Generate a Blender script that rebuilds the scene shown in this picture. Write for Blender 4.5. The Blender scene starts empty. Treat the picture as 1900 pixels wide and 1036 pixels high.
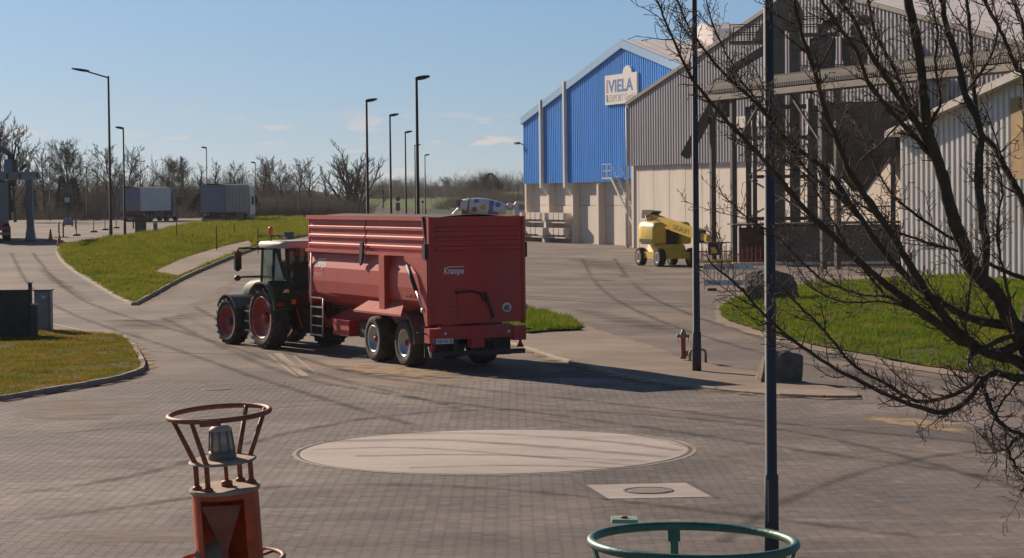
import bpy, bmesh, math, random
import numpy as np
from mathutils import Vector, Matrix, noise as mnoise
from mathutils.geometry import delaunay_2d_cdt

R = math.radians
SC = bpy.context.scene
COL = SC.collection
rnd = random.Random(7)

# ------------------------------------------------------------------ camera
F_PX, PW, PH = 4200.0, 1900.0, 1036.0
CAM_H = 4.4
HORIZON = 360.0
ROLL = R(0.6)
PITCH = math.atan((PH / 2 - HORIZON) / F_PX)
CAM_M = Matrix.Translation((0, 0, CAM_H)) @ Matrix.Rotation(R(90) - PITCH, 4, 'X') @ Matrix.Rotation(-ROLL, 4, 'Z')
cam_d = bpy.data.cameras.new('camera')
cam = bpy.data.objects.new('camera', cam_d)
COL.objects.link(cam)
cam.matrix_world = CAM_M
cam_d.sensor_width = 36
cam_d.lens = F_PX / PW * 36
cam_d.clip_end = 20000
cam_d.clip_start = 0.5
SC.camera = cam

# ------------------------------------------------------------------ sun, sky, exposure
SUN_AZ, SUN_EL = R(-36), R(24.6)
SUN_DIR = Vector((math.sin(SUN_AZ) * math.cos(SUN_EL), math.cos(SUN_AZ) * math.cos(SUN_EL), math.sin(SUN_EL)))
sl = bpy.data.lights.new('sun', 'SUN')
sl.energy = 5.0
sl.angle = R(0.53)
sl.color = (1.0, 0.83, 0.66)
so = bpy.data.objects.new('sun', sl)
COL.objects.link(so)
so.rotation_euler = SUN_DIR.to_track_quat('Z', 'Y').to_euler()

SKY_STRENGTH = 0.062
world = bpy.data.worlds.new('World')
SC.world = world
world.use_nodes = True
wn, wl = world.node_tree.nodes, world.node_tree.links
wn.clear()
w_out = wn.new('ShaderNodeOutputWorld')
w_bg = wn.new('ShaderNodeBackground')
w_bg.inputs['Strength'].default_value = SKY_STRENGTH
sky = wn.new('ShaderNodeTexSky')
sky.sky_type = 'NISHITA'
sky.sun_disc = False
sky.sun_elevation = SUN_EL
sky.sun_rotation = SUN_AZ
sky.altitude = 1500
sky.air_density = 1.0
sky.dust_density = 0.8
sky.ozone_density = 2.6
# the pale band of a hazy horizon lies lower than the model's
w_vm = wn.new('ShaderNodeVectorMath'); w_vm.operation = 'MULTIPLY_ADD'
w_vm.inputs[1].default_value = (1, 1, 1.15); w_vm.inputs[2].default_value = (0, 0, 0.060)
# small fair-weather clouds low over the horizon, everywhere round the compass
w_tc = wn.new('ShaderNodeTexCoord')
w_sep = wn.new('ShaderNodeSeparateXYZ')
wl.new(w_tc.outputs['Generated'], w_sep.inputs[0])
wl.new(w_tc.outputs['Generated'], w_vm.inputs[0]); wl.new(w_vm.outputs[0], sky.inputs[0])
w_at = wn.new('ShaderNodeMath'); w_at.operation = 'ARCTAN2'
wl.new(w_sep.outputs['X'], w_at.inputs[0]); wl.new(w_sep.outputs['Y'], w_at.inputs[1])
w_cmb = wn.new('ShaderNodeCombineXYZ')
w_m1 = wn.new('ShaderNodeMath'); w_m1.operation = 'MULTIPLY'; w_m1.inputs[1].default_value = 40.0
w_m2 = wn.new('ShaderNodeMath'); w_m2.operation = 'MULTIPLY'; w_m2.inputs[1].default_value = 190.0
wl.new(w_at.outputs[0], w_m1.inputs[0]); wl.new(w_sep.outputs['Z'], w_m2.inputs[0])
wl.new(w_m1.outputs[0], w_cmb.inputs['X']); wl.new(w_m2.outputs[0], w_cmb.inputs['Y'])
w_cmb.inputs['Z'].default_value = 4.4
w_no = wn.new('ShaderNodeTexNoise')
w_no.inputs['Scale'].default_value = 1.0
w_no.inputs['Detail'].default_value = 5
w_no.inputs['Roughness'].default_value = 0.52
wl.new(w_cmb.outputs[0], w_no.inputs['Vector'])
w_rp = wn.new('ShaderNodeValToRGB')
w_rp.color_ramp.elements[0].position = 0.60
w_rp.color_ramp.elements[1].position = 0.69
wl.new(w_no.outputs['Fac'], w_rp.inputs[0])
w_lo = wn.new('ShaderNodeMapRange')          # clouds thin out above about three degrees
w_lo.inputs['From Min'].default_value = 0.026; w_lo.inputs['From Max'].default_value = 0.040
w_lo.inputs['To Min'].default_value = 0.75; w_lo.inputs['To Max'].default_value = 0.0
wl.new(w_sep.outputs['Z'], w_lo.inputs['Value'])
w_mm = wn.new('ShaderNodeMath'); w_mm.operation = 'MULTIPLY'
wl.new(w_rp.outputs[0], w_mm.inputs[0]); wl.new(w_lo.outputs[0], w_mm.inputs[1])
w_hs = wn.new('ShaderNodeMix'); w_hs.data_type = 'RGBA'; w_hs.blend_type = 'MULTIPLY'
w_hs.inputs['Factor'].default_value = 1.0
w_tr = wn.new('ShaderNodeValToRGB')              # dusty warmth low in the sky, all round
w_tr.color_ramp.elements[0].position = 0.0; w_tr.color_ramp.elements[0].color = (0.93, 0.80, 0.76, 1)
w_tr.color_ramp.elements[1].position = 0.085; w_tr.color_ramp.elements[1].color = (0.93, 0.97, 0.97, 1)
wl.new(w_sep.outputs['Z'], w_tr.inputs[0]); wl.new(w_tr.outputs[0], w_hs.inputs['B'])
wl.new(sky.outputs[0], w_hs.inputs['A'])
w_mx = wn.new('ShaderNodeMix'); w_mx.data_type = 'RGBA'
w_mx.inputs['B'].default_value = (8.6, 7.5, 7.1, 1)
wl.new(w_mm.outputs[0], w_mx.inputs['Factor'])
wl.new(w_hs.outputs['Result'], w_mx.inputs['A'])
wl.new(w_mx.outputs['Result'], w_bg.inputs['Color'])
wl.new(w_bg.outputs[0], w_out.inputs['Surface'])

SC.view_settings.view_transform = 'Standard'
SC.view_settings.look = 'None'
SC.view_settings.exposure = 0.40
SC.view_settings.gamma = 1.0
SC.view_settings.use_curve_mapping = False
SC.cycles.max_bounces = 6
SC.cycles.transparent_max_bounces = 8

# ------------------------------------------------------------------ terrain
def sm(t):
    t = min(1.0, max(0.0, t))
    return t * t * (3 - 2 * t)

def H(x, y):
    """height of the ground: flat yard, a raised truck park left behind it, a bank and fields far off"""
    lat = sm((2.0 - x) / 14.0)
    h = 1.6 * sm((y - 92) / 62.0) * lat
    h += 0.08 * math.exp(-((x + 23) / 6.0) ** 2) * sm((y - 150) / 35) * (1 - sm((y - 222) / 25))
    if y > 280:
        h += 2.6 * sm((y - 318) / 22) * sm((-x - 26 - (y - 318) * 0.05) / 12) * (1 - sm((y - 520) / 200))
        h += (4.0 - 1.6 * lat) * sm((y - 330) / 330)
        h += 1.2 * sm((y - 345) / 60) * sm((x + 0.022 * y) / 6) * (1 - sm((y - 700) / 200))
        h -= 4.0 * sm((y - 720) / 300)
    return h

CR = CAM_M.to_3x3()
def ray(px, py):
    return CR @ Vector(((px - PW / 2) / F_PX, (PH / 2 - py) / F_PX, -1.0))

def GP(px, py):
    """point of the ground seen in direction (px, py)"""
    d = ray(px, py)
    d = d / d.y
    lo, hi = 6.0, None
    y = 6.0
    while y < 1500:
        y2 = y * 1.01 + 0.05
        if CAM_H + d.z * y2 < H(d.x * y2, y2):
            hi = y2
            break
        y = y2
    if hi is None:
        return Vector((d.x * 1500, 1500, H(d.x * 1500, 1500)))
    lo = y
    for _ in range(30):
        m = (lo + hi) / 2
        if CAM_H + d.z * m < H(d.x * m, m): hi = m
        else: lo = m
    return Vector((d.x * hi, hi, H(d.x * hi, hi)))

def AT(px, py, D):
    """point at forward distance D in direction (px, py)"""
    d = ray(px, py)
    return Vector((0, 0, CAM_H)) + d * (D / d.y)

# ------------------------------------------------------------------ materials
def lin(r, g, b):
    f = lambda c: ((c / 255 + 0.055) / 1.055) ** 2.4 if c > 10 else c / 255 / 12.92
    return (f(r), f(g), f(b))

MATS = {}
def mat(name, col, rough=0.6, metal=0.0, *, sheen=0.0, var=0.15, scale=3.0, bump=0.0, bscale=40.0, dirt=0.0, dirtcol=(0.22, 0.17, 0.12), trans=0.0, spec=0.5, stretch=None, emit=0.0):
    """plain procedural surface: base colour broken up by two noises, optional dirt blotches and fine relief"""
    if name in MATS: return MATS[name]
    m = bpy.data.materials.new(name)
    m.use_nodes = True
    n, l = m.node_tree.nodes, m.node_tree.links
    b = n['Principled BSDF']
    b.inputs['Roughness'].default_value = rough
    b.inputs['Metallic'].default_value = metal
    b.inputs['Specular IOR Level'].default_value = spec
    if sheen:
        b.inputs['Sheen Weight'].default_value = sheen; b.inputs['Sheen Roughness'].default_value = 0.55; b.inputs['Sheen Tint'].default_value = (1.0, 0.72, 0.66, 1)
    tc = n.new('ShaderNodeNewGeometry')
    vec = tc.outputs['Position']
    if stretch:
        mp = n.new('ShaderNodeMapping'); mp.inputs['Scale'].default_value = stretch
        l.new(vec, mp.inputs[0]); vec = mp.outputs[0]
    no = n.new('ShaderNodeTexNoise')
    no.inputs['Scale'].default_value = scale; no.inputs['Detail'].default_value = 6; no.inputs['Roughness'].default_value = 0.6
    l.new(vec, no.inputs['Vector'])
    rp = n.new('ShaderNodeMapRange')
    rp.inputs['From Min'].default_value = 0.3; rp.inputs['From Max'].default_value = 0.7
    l.new(no.outputs['Fac'], rp.inputs['Value'])
    mx = n.new('ShaderNodeMix'); mx.data_type = 'RGBA'
    mx.inputs['A'].default_value = (*[c * (1 - var) for c in col], 1)
    mx.inputs['B'].default_value = (*[min(1, c * (1 + var)) for c in col], 1)
    l.new(rp.outputs[0], mx.inputs['Factor'])
    out = mx.outputs['Result']
    if dirt > 0:
        n2 = n.new('ShaderNodeTexNoise'); n2.inputs['Scale'].default_value = scale * 0.6; n2.inputs['Detail'].default_value = 8
        n2.inputs['Roughness'].default_value = 0.7
        l.new(vec, n2.inputs['Vector'])
        r2 = n.new('ShaderNodeMapRange'); r2.inputs['From Min'].default_value = 0.38; r2.inputs['From Max'].default_value = 0.75
        r2.inputs['To Max'].default_value = dirt
        l.new(n2.outputs['Fac'], r2.inputs['Value'])
        m2 = n.new('ShaderNodeMix'); m2.data_type = 'RGBA'
        m2.inputs['B'].default_value = (*dirtcol, 1)
        l.new(r2.outputs[0], m2.inputs['Factor']); l.new(out, m2.inputs['A'])
        out = m2.outputs['Result']
    l.new(out, b.inputs['Base Color'])
    if bump > 0:
        n3 = n.new('ShaderNodeTexNoise'); n3.inputs['Scale'].default_value = bscale; n3.inputs['Detail'].default_value = 5
        l.new(vec, n3.inputs['Vector'])
        bp = n.new('ShaderNodeBump'); bp.inputs['Strength'].default_value = bump; bp.inputs['Distance'].default_value = 0.02
        l.new(n3.outputs['Fac'], bp.inputs['Height']); l.new(bp.outputs[0], b.inputs['Normal'])
    if trans > 0:
        ms = n.new('ShaderNodeMixShader'); ms.inputs[0].default_value = trans
        tr = n.new('ShaderNodeBsdfTranslucent'); l.new(out, tr.inputs['Color'])
        l.new(b.outputs[0], ms.inputs[1]); l.new(tr.outputs[0], ms.inputs[2])
        l.new(ms.outputs[0], n['Material Output'].inputs['Surface'])
    if emit > 0:
        l.new(out, b.inputs['Emission Color']); b.inputs['Emission Strength'].default_value = emit
    MATS[name] = m
    return m

def glass_mat(name, tint, alpha=0.35, rough=0.05):
    if name in MATS: return MATS[name]
    m = bpy.data.materials.new(name); m.use_nodes = True
    n, l = m.node_tree.nodes, m.node_tree.links
    b = n['Principled BSDF']
    b.inputs['Base Color'].default_value = (*tint, 1); b.inputs['Roughness'].default_value = rough
    tr = n.new('ShaderNodeBsdfTransparent'); tr.inputs['Color'].default_value = (*[0.5 + 0.5 * c for c in tint], 1)
    gl = n.new('ShaderNodeBsdfGlossy'); gl.inputs['Roughness'].default_value = rough
    fr = n.new('ShaderNodeFresnel'); fr.inputs['IOR'].default_value = 1.22
    ms = n.new('ShaderNodeMixShader'); ms.inputs[0].default_value = alpha
    l.new(tr.outputs[0], ms.inputs[1]); l.new(b.outputs[0], ms.inputs[2])
    m2 = n.new('ShaderNodeMixShader'); l.new(fr.outputs[0], m2.inputs[0]); l.new(ms.outputs[0], m2.inputs[1]); l.new(gl.outputs[0], m2.inputs[2])
    l.new(m2.outputs[0], n['Material Output'].inputs['Surface'])
    MATS[name] = m
    return m

# ------------------------------------------------------------------ mesh building
class MB:
    def __init__(s):
        s.v, s.f, s.s = [], [], []
    def add(s, vs, fs, smooth=False, M=None):
        o = len(s.v)
        if M is not None: vs = [M @ Vector(v) for v in vs]
        s.v.extend([tuple(v) for v in vs])
        for f in fs:
            s.f.append(tuple(i + o for i in f)); s.s.append(smooth)
        return s
    def box(s, x0, x1, y0, y1, z0, z1, M=None):
        vs = [(x0, y0, z0), (x1, y0, z0), (x1, y1, z0), (x0, y1, z0), (x0, y0, z1), (x1, y0, z1), (x1, y1, z1), (x0, y1, z1)]
        return s.add(vs, [(3, 2, 1, 0), (4, 5, 6, 7), (0, 1, 5, 4), (1, 2, 6, 5), (2, 3, 7, 6), (3, 0, 4, 7)], False, M)
    def cbox(s, cx, cy, cz, sx, sy, sz, M=None):
        return s.box(cx - sx / 2, cx + sx / 2, cy - sy / 2, cy + sy / 2, cz - sz / 2, cz + sz / 2, M)
    def bar(s, p0, p1, w, h=None, up=(0, 0, 1)):
        """rectangular bar between two points"""
        h = w if h is None else h
        p0, p1 = Vector(p0), Vector(p1)
        d = (p1 - p0).normalized()
        u = Vector(up)
        if abs(d.dot(u)) > 0.98: u = Vector((1, 0, 0))
        a = d.cross(u).normalized(); b = a.cross(d).normalized()
        vs = []
        for p in (p0, p1):
            for i, j in ((-1, -1), (1, -1), (1, 1), (-1, 1)):
                vs.append(p + a * i * w / 2 + b * j * h / 2)
        return s.add(vs, [(3, 2, 1, 0), (4, 5, 6, 7), (0, 1, 5, 4), (1, 2, 6, 5), (2, 3, 7, 6), (3, 0, 4, 7)])
    def tube(s, pts, r, n=8, cap=True, closed=False, smooth=True):
        pts = [Vector(p) for p in pts]
        k = len(pts)
        rs = r if isinstance(r, (list, tuple)) else [r] * k
        vs, fs = [], []
        prev = None
        for i, p in enumerate(pts):
            if closed: t = pts[(i + 1) % k] - pts[i - 1]
            else: t = pts[min(i + 1, k - 1)] - pts[max(i - 1, 0)]
            t = t.normalized() if t.length > 1e-9 else Vector((0, 0, 1))
            if prev is None:
                a = t.cross(Vector((0, 0, 1)))
                if a.length < 0.05: a = t.cross(Vector((1, 0, 0)))
            else:
                a = prev - t * prev.dot(t)
                if a.length < 1e-5: a = t.cross(Vector((1, 0, 0)))
            a.normalize(); prev = a
            b = t.cross(a)
            for j in range(n):
                q = 2 * math.pi * j / n
                vs.append(p + (a * math.cos(q) + b * math.sin(q)) * rs[i])
        m = k if closed else k - 1
        for i in range(m):
            i2 = (i + 1) % k
            for j in range(n):
                j2 = (j + 1) % n
                fs.append((i * n + j, i * n + j2, i2 * n + j2, i2 * n + j))
        if cap and not closed:
            fs.append(tuple(range(n - 1, -1, -1)))
            fs.append(tuple((k - 1) * n + j for j in range(n)))
        return s.add(vs, fs, smooth)
    def cyl(s, p0, p1, r0, r1=None, n=16, smooth=True, cap=True):
        return s.tube([p0, p1], [r0, r0 if r1 is None else r1], n, cap, False, smooth)
    def lathe(s, prof, n=24, M=None, smooth=True):
        """profile of (radius, height) turned round local z"""
        vs, fs = [], []
        for r, z in prof:
            for j in range(n):
                q = 2 * math.pi * j / n
                vs.append((r * math.cos(q), r * math.sin(q), z))
        for i in range(len(prof) - 1):
            for j in range(n):
                j2 = (j + 1) % n
                fs.append((i * n + j, i * n + j2, (i + 1) * n + j2, (i + 1) * n + j))
        if prof[0][0] > 1e-6: fs.append(tuple(range(n - 1, -1, -1)))
        if prof[-1][0] > 1e-6: fs.append(tuple((len(prof) - 1) * n + j for j in range(n)))
        return s.add(vs, fs, smooth, M)
    def prism(s, poly, d0, d1, axis='y', M=None, smooth=False):
        """2-D outline pushed from d0 to d1 along an axis; outline in the other two axes"""
        k = len(poly)
        def P(a, b, d):
            return {'x': (d, a, b), 'y': (a, d, b), 'z': (a, b, d)}[axis]
        vs = [P(a, b, d0) for a, b in poly] + [P(a, b, d1) for a, b in poly]
        fs = [tuple(range(k))[::-1], tuple(range(k, 2 * k))]
        for i in range(k):
            j = (i + 1) % k
            fs.append((i, j, k + j, k + i))
        return s.add(vs, fs, smooth, M)
    def sheet(s, rows, smooth=False):
        """grid of points: list of equal-length rows"""
        k = len(rows[0])
        vs = [p for r in rows for p in r]
        fs = [(i * k + j, i * k + j + 1, (i + 1) * k + j + 1, (i + 1) * k + j) for i in range(len(rows) - 1) for j in range(k - 1)]
        return s.add(vs, fs, smooth)
    def build(s, name, m, parent=None, fix=True):
        me = bpy.data.meshes.new(name)
        me.from_pydata(s.v, [], s.f)
        if fix:
            bm = bmesh.new(); bm.from_mesh(me)
            bmesh.ops.recalc_face_normals(bm, faces=bm.faces)
            bm.to_mesh(me); bm.free()
        me.polygons.foreach_set('use_smooth', s.s)
        me.materials.append(m)
        o = bpy.data.objects.new(name, me)
        COL.objects.link(o)
        if parent is not None: o.parent = parent
        return o

def link(name, me, parent=None, M=None):
    o = bpy.data.objects.new(name, me); COL.objects.link(o)
    if parent is not None: o.parent = parent
    if M is not None: o.matrix_local = M
    return o

def tag(o, label=None, cat=None, group=None, kind=None):
    if label: o['label'] = label
    if cat: o['category'] = cat
    if group: o['group'] = group
    if kind: o['kind'] = kind
    return o

def thing(name, label, cat, loc=(0, 0, 0), rz=0.0, group=None):
    o = bpy.data.objects.new(name, None); COL.objects.link(o)
    o.location = loc; o.rotation_euler = (0, 0, rz)
    o.empty_display_size = 0.2
    return tag(o, label, cat, group)

def copy_thing(root, loc, rz=0.0, label=None, scale=None):
    def rec(o, par):
        c = o.copy(); COL.objects.link(c); c.parent = par
        for ch in list(o.children): rec(ch, c)
        return c
    c = rec(root, None)
    c.location = loc; c.rotation_euler = (0, 0, rz)
    if scale is not None: c.scale = scale
    if label: c['label'] = label
    return c

def text_obj(txt, size, m, parent, M, name='lettering', bold=0.0, shear=0.0, ext=0.003, width=None, align='LEFT'):
    cu = bpy.data.curves.new('txt', 'FONT')
    cu.body = txt; cu.size = size; cu.offset = bold; cu.shear = shear; cu.extrude = ext; cu.align_x = align
    t = bpy.data.objects.new('txt', cu); COL.objects.link(t)
    bpy.context.view_layer.update()
    dg = bpy.context.evaluated_depsgraph_get()
    me = bpy.data.meshes.new_from_object(t.evaluated_get(dg))
    bpy.data.objects.remove(t); bpy.data.curves.remove(cu)
    if width:
        xs = [v.co.x for v in me.vertices]
        k = width / (max(xs) - min(xs))
        for v in me.vertices: v.co.x *= k
    me.materials.clear(); me.materials.append(m)
    o = bpy.data.objects.new(name, me); COL.objects.link(o); o.parent = parent
    o.matrix_local = M
    return o

def frame(origin, xaxis, yaxis):
    x = Vector(xaxis).normalized(); y = Vector(yaxis).normalized(); z = x.cross(y)
    M = Matrix((x, y, z)).transposed().to_4x4()
    M.translation = Vector(origin)
    return M
# ================================================================== setting: ground
def ground_mat(name, base, dust, dark, dust_lo=0.45, dust_hi=0.7, streak=0.5, bump=0.25, bscale=60, rough=0.85):
    m = bpy.data.materials.new(name); m.use_nodes = True
    n, l = m.node_tree.nodes, m.node_tree.links
    b = n['Principled BSDF']; b.inputs['Roughness'].default_value = rough; b.inputs['Specular IOR Level'].default_value = 0.3
    g = n.new('ShaderNodeNewGeometry')
    def nz(scale, detail=6, st=None, rot=0.0, r=0.6):
        v = g.outputs['Position']
        if st or rot:
            mp = n.new('ShaderNodeMapping'); mp.inputs['Scale'].default_value = st or (1, 1, 1); mp.inputs['Rotation'].default_value = (0, 0, rot)
            l.new(v, mp.inputs[0]); v = mp.outputs[0]
        t = n.new('ShaderNodeTexNoise'); t.inputs['Scale'].default_value = scale; t.inputs['Detail'].default_value = detail; t.inputs['Roughness'].default_value = r
        l.new(v, t.inputs['Vector']); return t.outputs['Fac']
    def rng(v, a, c, lo=0.0, hi=1.0):
        t = n.new('ShaderNodeMapRange'); t.inputs['From Min'].default_value = a; t.inputs['From Max'].default_value = c
        t.inputs['To Min'].default_value = lo; t.inputs['To Max'].default_value = hi; l.new(v, t.inputs['Value']); return t.outputs[0]
    def mix(f, a, c, mode='MIX'):
        t = n.new('ShaderNodeMix'); t.data_type = 'RGBA'; t.blend_type = mode
        if isinstance(f, float): t.inputs['Factor'].default_value = f
        else: l.new(f, t.inputs['Factor'])
        for k, s in (('A', a), ('B', c)):
            if isinstance(s, tuple): t.inputs[k].default_value = (*s, 1)
            else: l.new(s, t.inputs[k])
        return t.outputs['Result']
    c = mix(rng(nz(0.22, 7), 0.35, 0.65), base, dark)
    c = mix(rng(nz(0.16, 8, None, 0.7, 0.65), dust_lo, dust_hi, 0, 0.9), c, dust)
    # tyre sweeps and worn tracks, long across the way the trucks turn
    c = mix(rng(nz(1.0, 5, (0.08, 0.9, 1), 0.22), 0.50, 0.72, 0, streak), c, tuple(q * 0.62 for q in base))
    c = mix(rng(nz(1.0, 5, (0.10, 1.3, 1), -0.15), 0.55, 0.75, 0, streak * 0.8), c, tuple(q * 1.15 for q in dust))
    c = mix(rng(nz(9, 4), 0.3, 0.7, 0.0, 0.25), c, tuple(q * 0.55 for q in base))
    c = mix(rng(nz(55, 3), 0.62, 0.75, 0.0, 0.5), c, tuple(q * 1.7 for q in dust))
    l.new(c, b.inputs['Base Color'])
    bp = n.new('ShaderNodeBump'); bp.inputs['Strength'].default_value = bump; bp.inputs['Distance'].default_value = 0.015
    l.new(nz(bscale, 5), bp.inputs['Height']); l.new(bp.outputs[0], b.inputs['Normal'])
    return m, n, l, c, b

M_ASPH = ground_mat('worn_asphalt', (0.145, 0.114, 0.098), (0.31, 0.225, 0.170), (0.088, 0.073, 0.067), 0.44, 0.68)[0]
M_SAND = ground_mat('dusty_sand', (0.235, 0.178, 0.132), (0.36, 0.27, 0.195), (0.165, 0.128, 0.10), 0.4, 0.65, 0.45, 0.6, 30)[0]
M_CONC = ground_mat('pale_concrete', (0.45, 0.385, 0.345), (0.55, 0.47, 0.42), (0.35, 0.30, 0.275), 0.40, 0.65, 0.95, 0.15, 80)[0]

# pavers: as the asphalt, plus a tint of their own per stone
M_PAV, pn, pl, pc, pb = ground_mat('grey_pavers', (0.162, 0.134, 0.122), (0.29, 0.235, 0.200), (0.102, 0.086, 0.083), 0.46, 0.68, 0.75, 0.25, 90)
pa = pn.new('ShaderNodeAttribute'); pa.attribute_name = 'tint'
po = pn.new('ShaderNodeObjectInfo')
pm = pn.new('ShaderNodeMath'); pm.operation = 'ADD'
pl.new(pa.outputs['Fac'], pm.inputs[0]); pm.inputs[1].default_value = 0.0
pf = pn.new('ShaderNodeMath'); pf.operation = 'FRACT'; pl.new(pm.outputs[0], pf.inputs[0])
pr = pn.new('ShaderNodeMapRange'); pr.inputs['To Min'].default_value = 0.70; pr.inputs['To Max'].default_value = 1.30
pl.new(pf.outputs[0], pr.inputs['Value'])
px_ = pn.new('ShaderNodeMix'); px_.data_type = 'RGBA'; px_.blend_type = 'MULTIPLY'; px_.inputs['Factor'].default_value = 1.0
pl.new(pc, px_.inputs['A']); pl.new(pr.outputs[0], px_.inputs['B'])
pl.new(px_.outputs['Result'], pb.inputs['Base Color'])

def grass_mat(name, a, b_, c_, scale=0.35, trans=0.45):
    m = bpy.data.materials.new(name); m.use_nodes = True
    n, l = m.node_tree.nodes, m.node_tree.links
    g = n.new('ShaderNodeNewGeometry')
    t = n.new('ShaderNodeTexNoise'); t.inputs['Scale'].default_value = scale; t.inputs['Detail'].default_value = 7; t.inputs['Roughness'].default_value = 0.7
    l.new(g.outputs['Position'], t.inputs['Vector'])
    r = n.new('ShaderNodeValToRGB')
    r.color_ramp.elements[0].position = 0.36; r.color_ramp.elements[0].color = (*a, 1)
    r.color_ramp.elements[1].position = 0.66; r.color_ramp.elements[1].color = (*c_, 1)
    e = r.color_ramp.elements.new(0.5); e.color = (*b_, 1)
    l.new(t.outputs['Fac'], r.inputs[0])
    t2 = n.new('ShaderNodeTexNoise'); t2.inputs['Scale'].default_value = 12; t2.inputs['Detail'].default_value = 4
    l.new(g.outputs['Position'], t2.inputs['Vector'])
    mr = n.new('ShaderNodeMapRange'); mr.inputs['From Min'].default_value = 0.3; mr.inputs['From Max'].default_value = 0.7
    mr.inputs['To Min'].default_value = 0.6; mr.inputs['To Max'].default_value = 1.35
    l.new(t2.outputs['Fac'], mr.inputs['Value'])
    mx = n.new('ShaderNodeMix'); mx.data_type = 'RGBA'; mx.blend_type = 'MULTIPLY'; mx.inputs['Factor'].default_value = 1
    l.new(r.outputs[0], mx.inputs['A']); l.new(mr.outputs[0], mx.inputs['B'])
    b = n['Principled BSDF']; b.inputs['Roughness'].default_value = 0.85; b.inputs['Specular IOR Level'].default_value = 0.08
    l.new(mx.outputs['Result'], b.inputs['Base Color'])
    if trans:
        tr = n.new('ShaderNodeBsdfTranslucent'); l.new(mx.outputs['Result'], tr.inputs['Color'])
        ms = n.new('ShaderNodeMixShader'); ms.inputs[0].default_value = trans
        l.new(b.outputs[0], ms.inputs[1]); l.new(tr.outputs[0], ms.inputs[2]); l.new(ms.outputs[0], n['Material Output'].inputs['Surface'])
    return m

M_TURF = grass_mat('turf_soil', (0.045, 0.055, 0.014), (0.060, 0.070, 0.018), (0.085, 0.068, 0.035), 0.9, 0.0)
M_BLADE = grass_mat('grass_blades', (0.115, 0.155, 0.012), (0.18, 0.205, 0.016), (0.31, 0.235, 0.04), 0.9, 0.5)
M_BLADE_DRY = grass_mat('dry_grass_blades', (0.11, 0.155, 0.012), (0.21, 0.165, 0.022), (0.32, 0.20, 0.045), 0.8, 0.5)
M_BLADE_LUSH = grass_mat('lush_grass_blades', (0.085, 0.150, 0.010), (0.135, 0.195, 0.015), (0.27, 0.22, 0.04), 0.8, 0.5)
M_FIELD = grass_mat('field_ground', (0.075, 0.125, 0.028), (0.085, 0.135, 0.030), (0.10, 0.14, 0.038), 0.01, 0.0)
M_SCRUBLAND = grass_mat('scrubland', (0.075, 0.058, 0.036), (0.10, 0.075, 0.045), (0.13, 0.105, 0.05), 0.12, 0.0)

def grid_sheet(name, xs, ys, m, dz=0.0, kind='structure'):
    mb = MB()
    mb.sheet([[(x, y, H(x, y) + dz) for x in xs] for y in ys], True)
    return tag(mb.build(name, m, fix=False), kind=kind)

def lsp(a, b, n): return [a + (b - a) * i / (n - 1) for i in range(n)]
# one sheet to the horizon
gx = [-6000, -2500, -1000, -500, -300] + lsp(-200, -70, 24) + lsp(-66, 60, 64) + lsp(70, 200, 16) + [300, 500, 1000, 2500, 6000]
gy = [-300, -80] + lsp(-20, 280, 40) + lsp(284, 420, 45) + lsp(430, 800, 40) + [900, 1050, 1300, 1800, 3000, 6000, 12000]
ground = grid_sheet('ground', gx, gy, M_FIELD, -0.06)
# brown scrub on the bank behind the truck park and on the cutting beside the far road
bank = grid_sheet('bank', lsp(-140, -14, 64), lsp(306, 420, 40), M_SCRUBLAND, -0.02)
# the asphalt yard and truck park
yard = grid_sheet('yard', lsp(-75, 75, 76), lsp(-20, 300, 130), M_ASPH, 0.0)

def inside(p, poly):
    x, y = p; c = False
    j = len(poly) - 1
    for i in range(len(poly)):
        xi, yi = poly[i]; xj, yj = poly[j]
        if (yi > y) != (yj > y) and x < (xj - xi) * (y - yi) / (yj - yi) + xi: c = not c
        j = i
    return c

def poly_sheet(name, poly, m, dz, step, kind='structure', crown=0.0, rough=0.0, skirt=0.0, parent=None, zfun=None):
    """terrain-following sheet inside an outline; crown lifts the middle"""
    n = len(poly)
    edge = []
    for i in range(n):
        a, b = poly[i], poly[(i + 1) % n]
        d = math.hypot(b[0] - a[0], b[1] - a[1]); k = max(1, int(d / step))
        for j in range(k): edge.append((a[0] + (b[0] - a[0]) * j / k, a[1] + (b[1] - a[1]) * j / k))
    ne = len(edge)
    pts = [Vector(p) for p in edge]
    x0 = min(p[0] for p in poly); x1 = max(p[0] for p in poly); y0 = min(p[1] for p in poly); y1 = max(p[1] for p in poly)
    E = np.array(edge)
    def dist(x, y): return float(np.min(np.hypot(E[:, 0] - x, E[:, 1] - y)))
    y = y0 + step / 2
    r = random.Random(3)
    while y < y1:
        x = x0 + step / 2
        while x < x1:
            q = (x + r.uniform(-.2, .2) * step, y + r.uniform(-.2, .2) * step)
            if inside(q, poly) and dist(*q) > step * 0.5: pts.append(Vector(q))
            x += step
        y += step
    vo, eo, fo, *_ = delaunay_2d_cdt(pts, [], [list(range(ne))], 1, 1e-4)
    vs = []
    for v in vo:
        d = dist(v.x, v.y)
        z = (zfun or H)(v.x, v.y) + dz
        if crown: z += crown * (1 - math.exp(-d / 3.5))
        if rough and d > 0.05: z += rough * mnoise.noise((v.x * 0.9, v.y * 0.9, 1.3))
        vs.append((v.x, v.y, z))
    fs = [tuple(f) for f in fo]
    if skirt:
        o = len(vs)
        vs += [(p[0], p[1], H(*p) - skirt) for p in edge]
        # outline vertices come first in the triangulation's output
        for i in range(ne):
            fs.append((i, (i + 1) % ne, o + (i + 1) % ne, o + i))
    mb = MB(); mb.add(vs, fs, True)
    ob = tag(mb.build(name, m, parent, fix=False), kind=kind)
    return ob

def G2(pts): return [tuple(GP(*p)[:2]) for p in pts]

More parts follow.
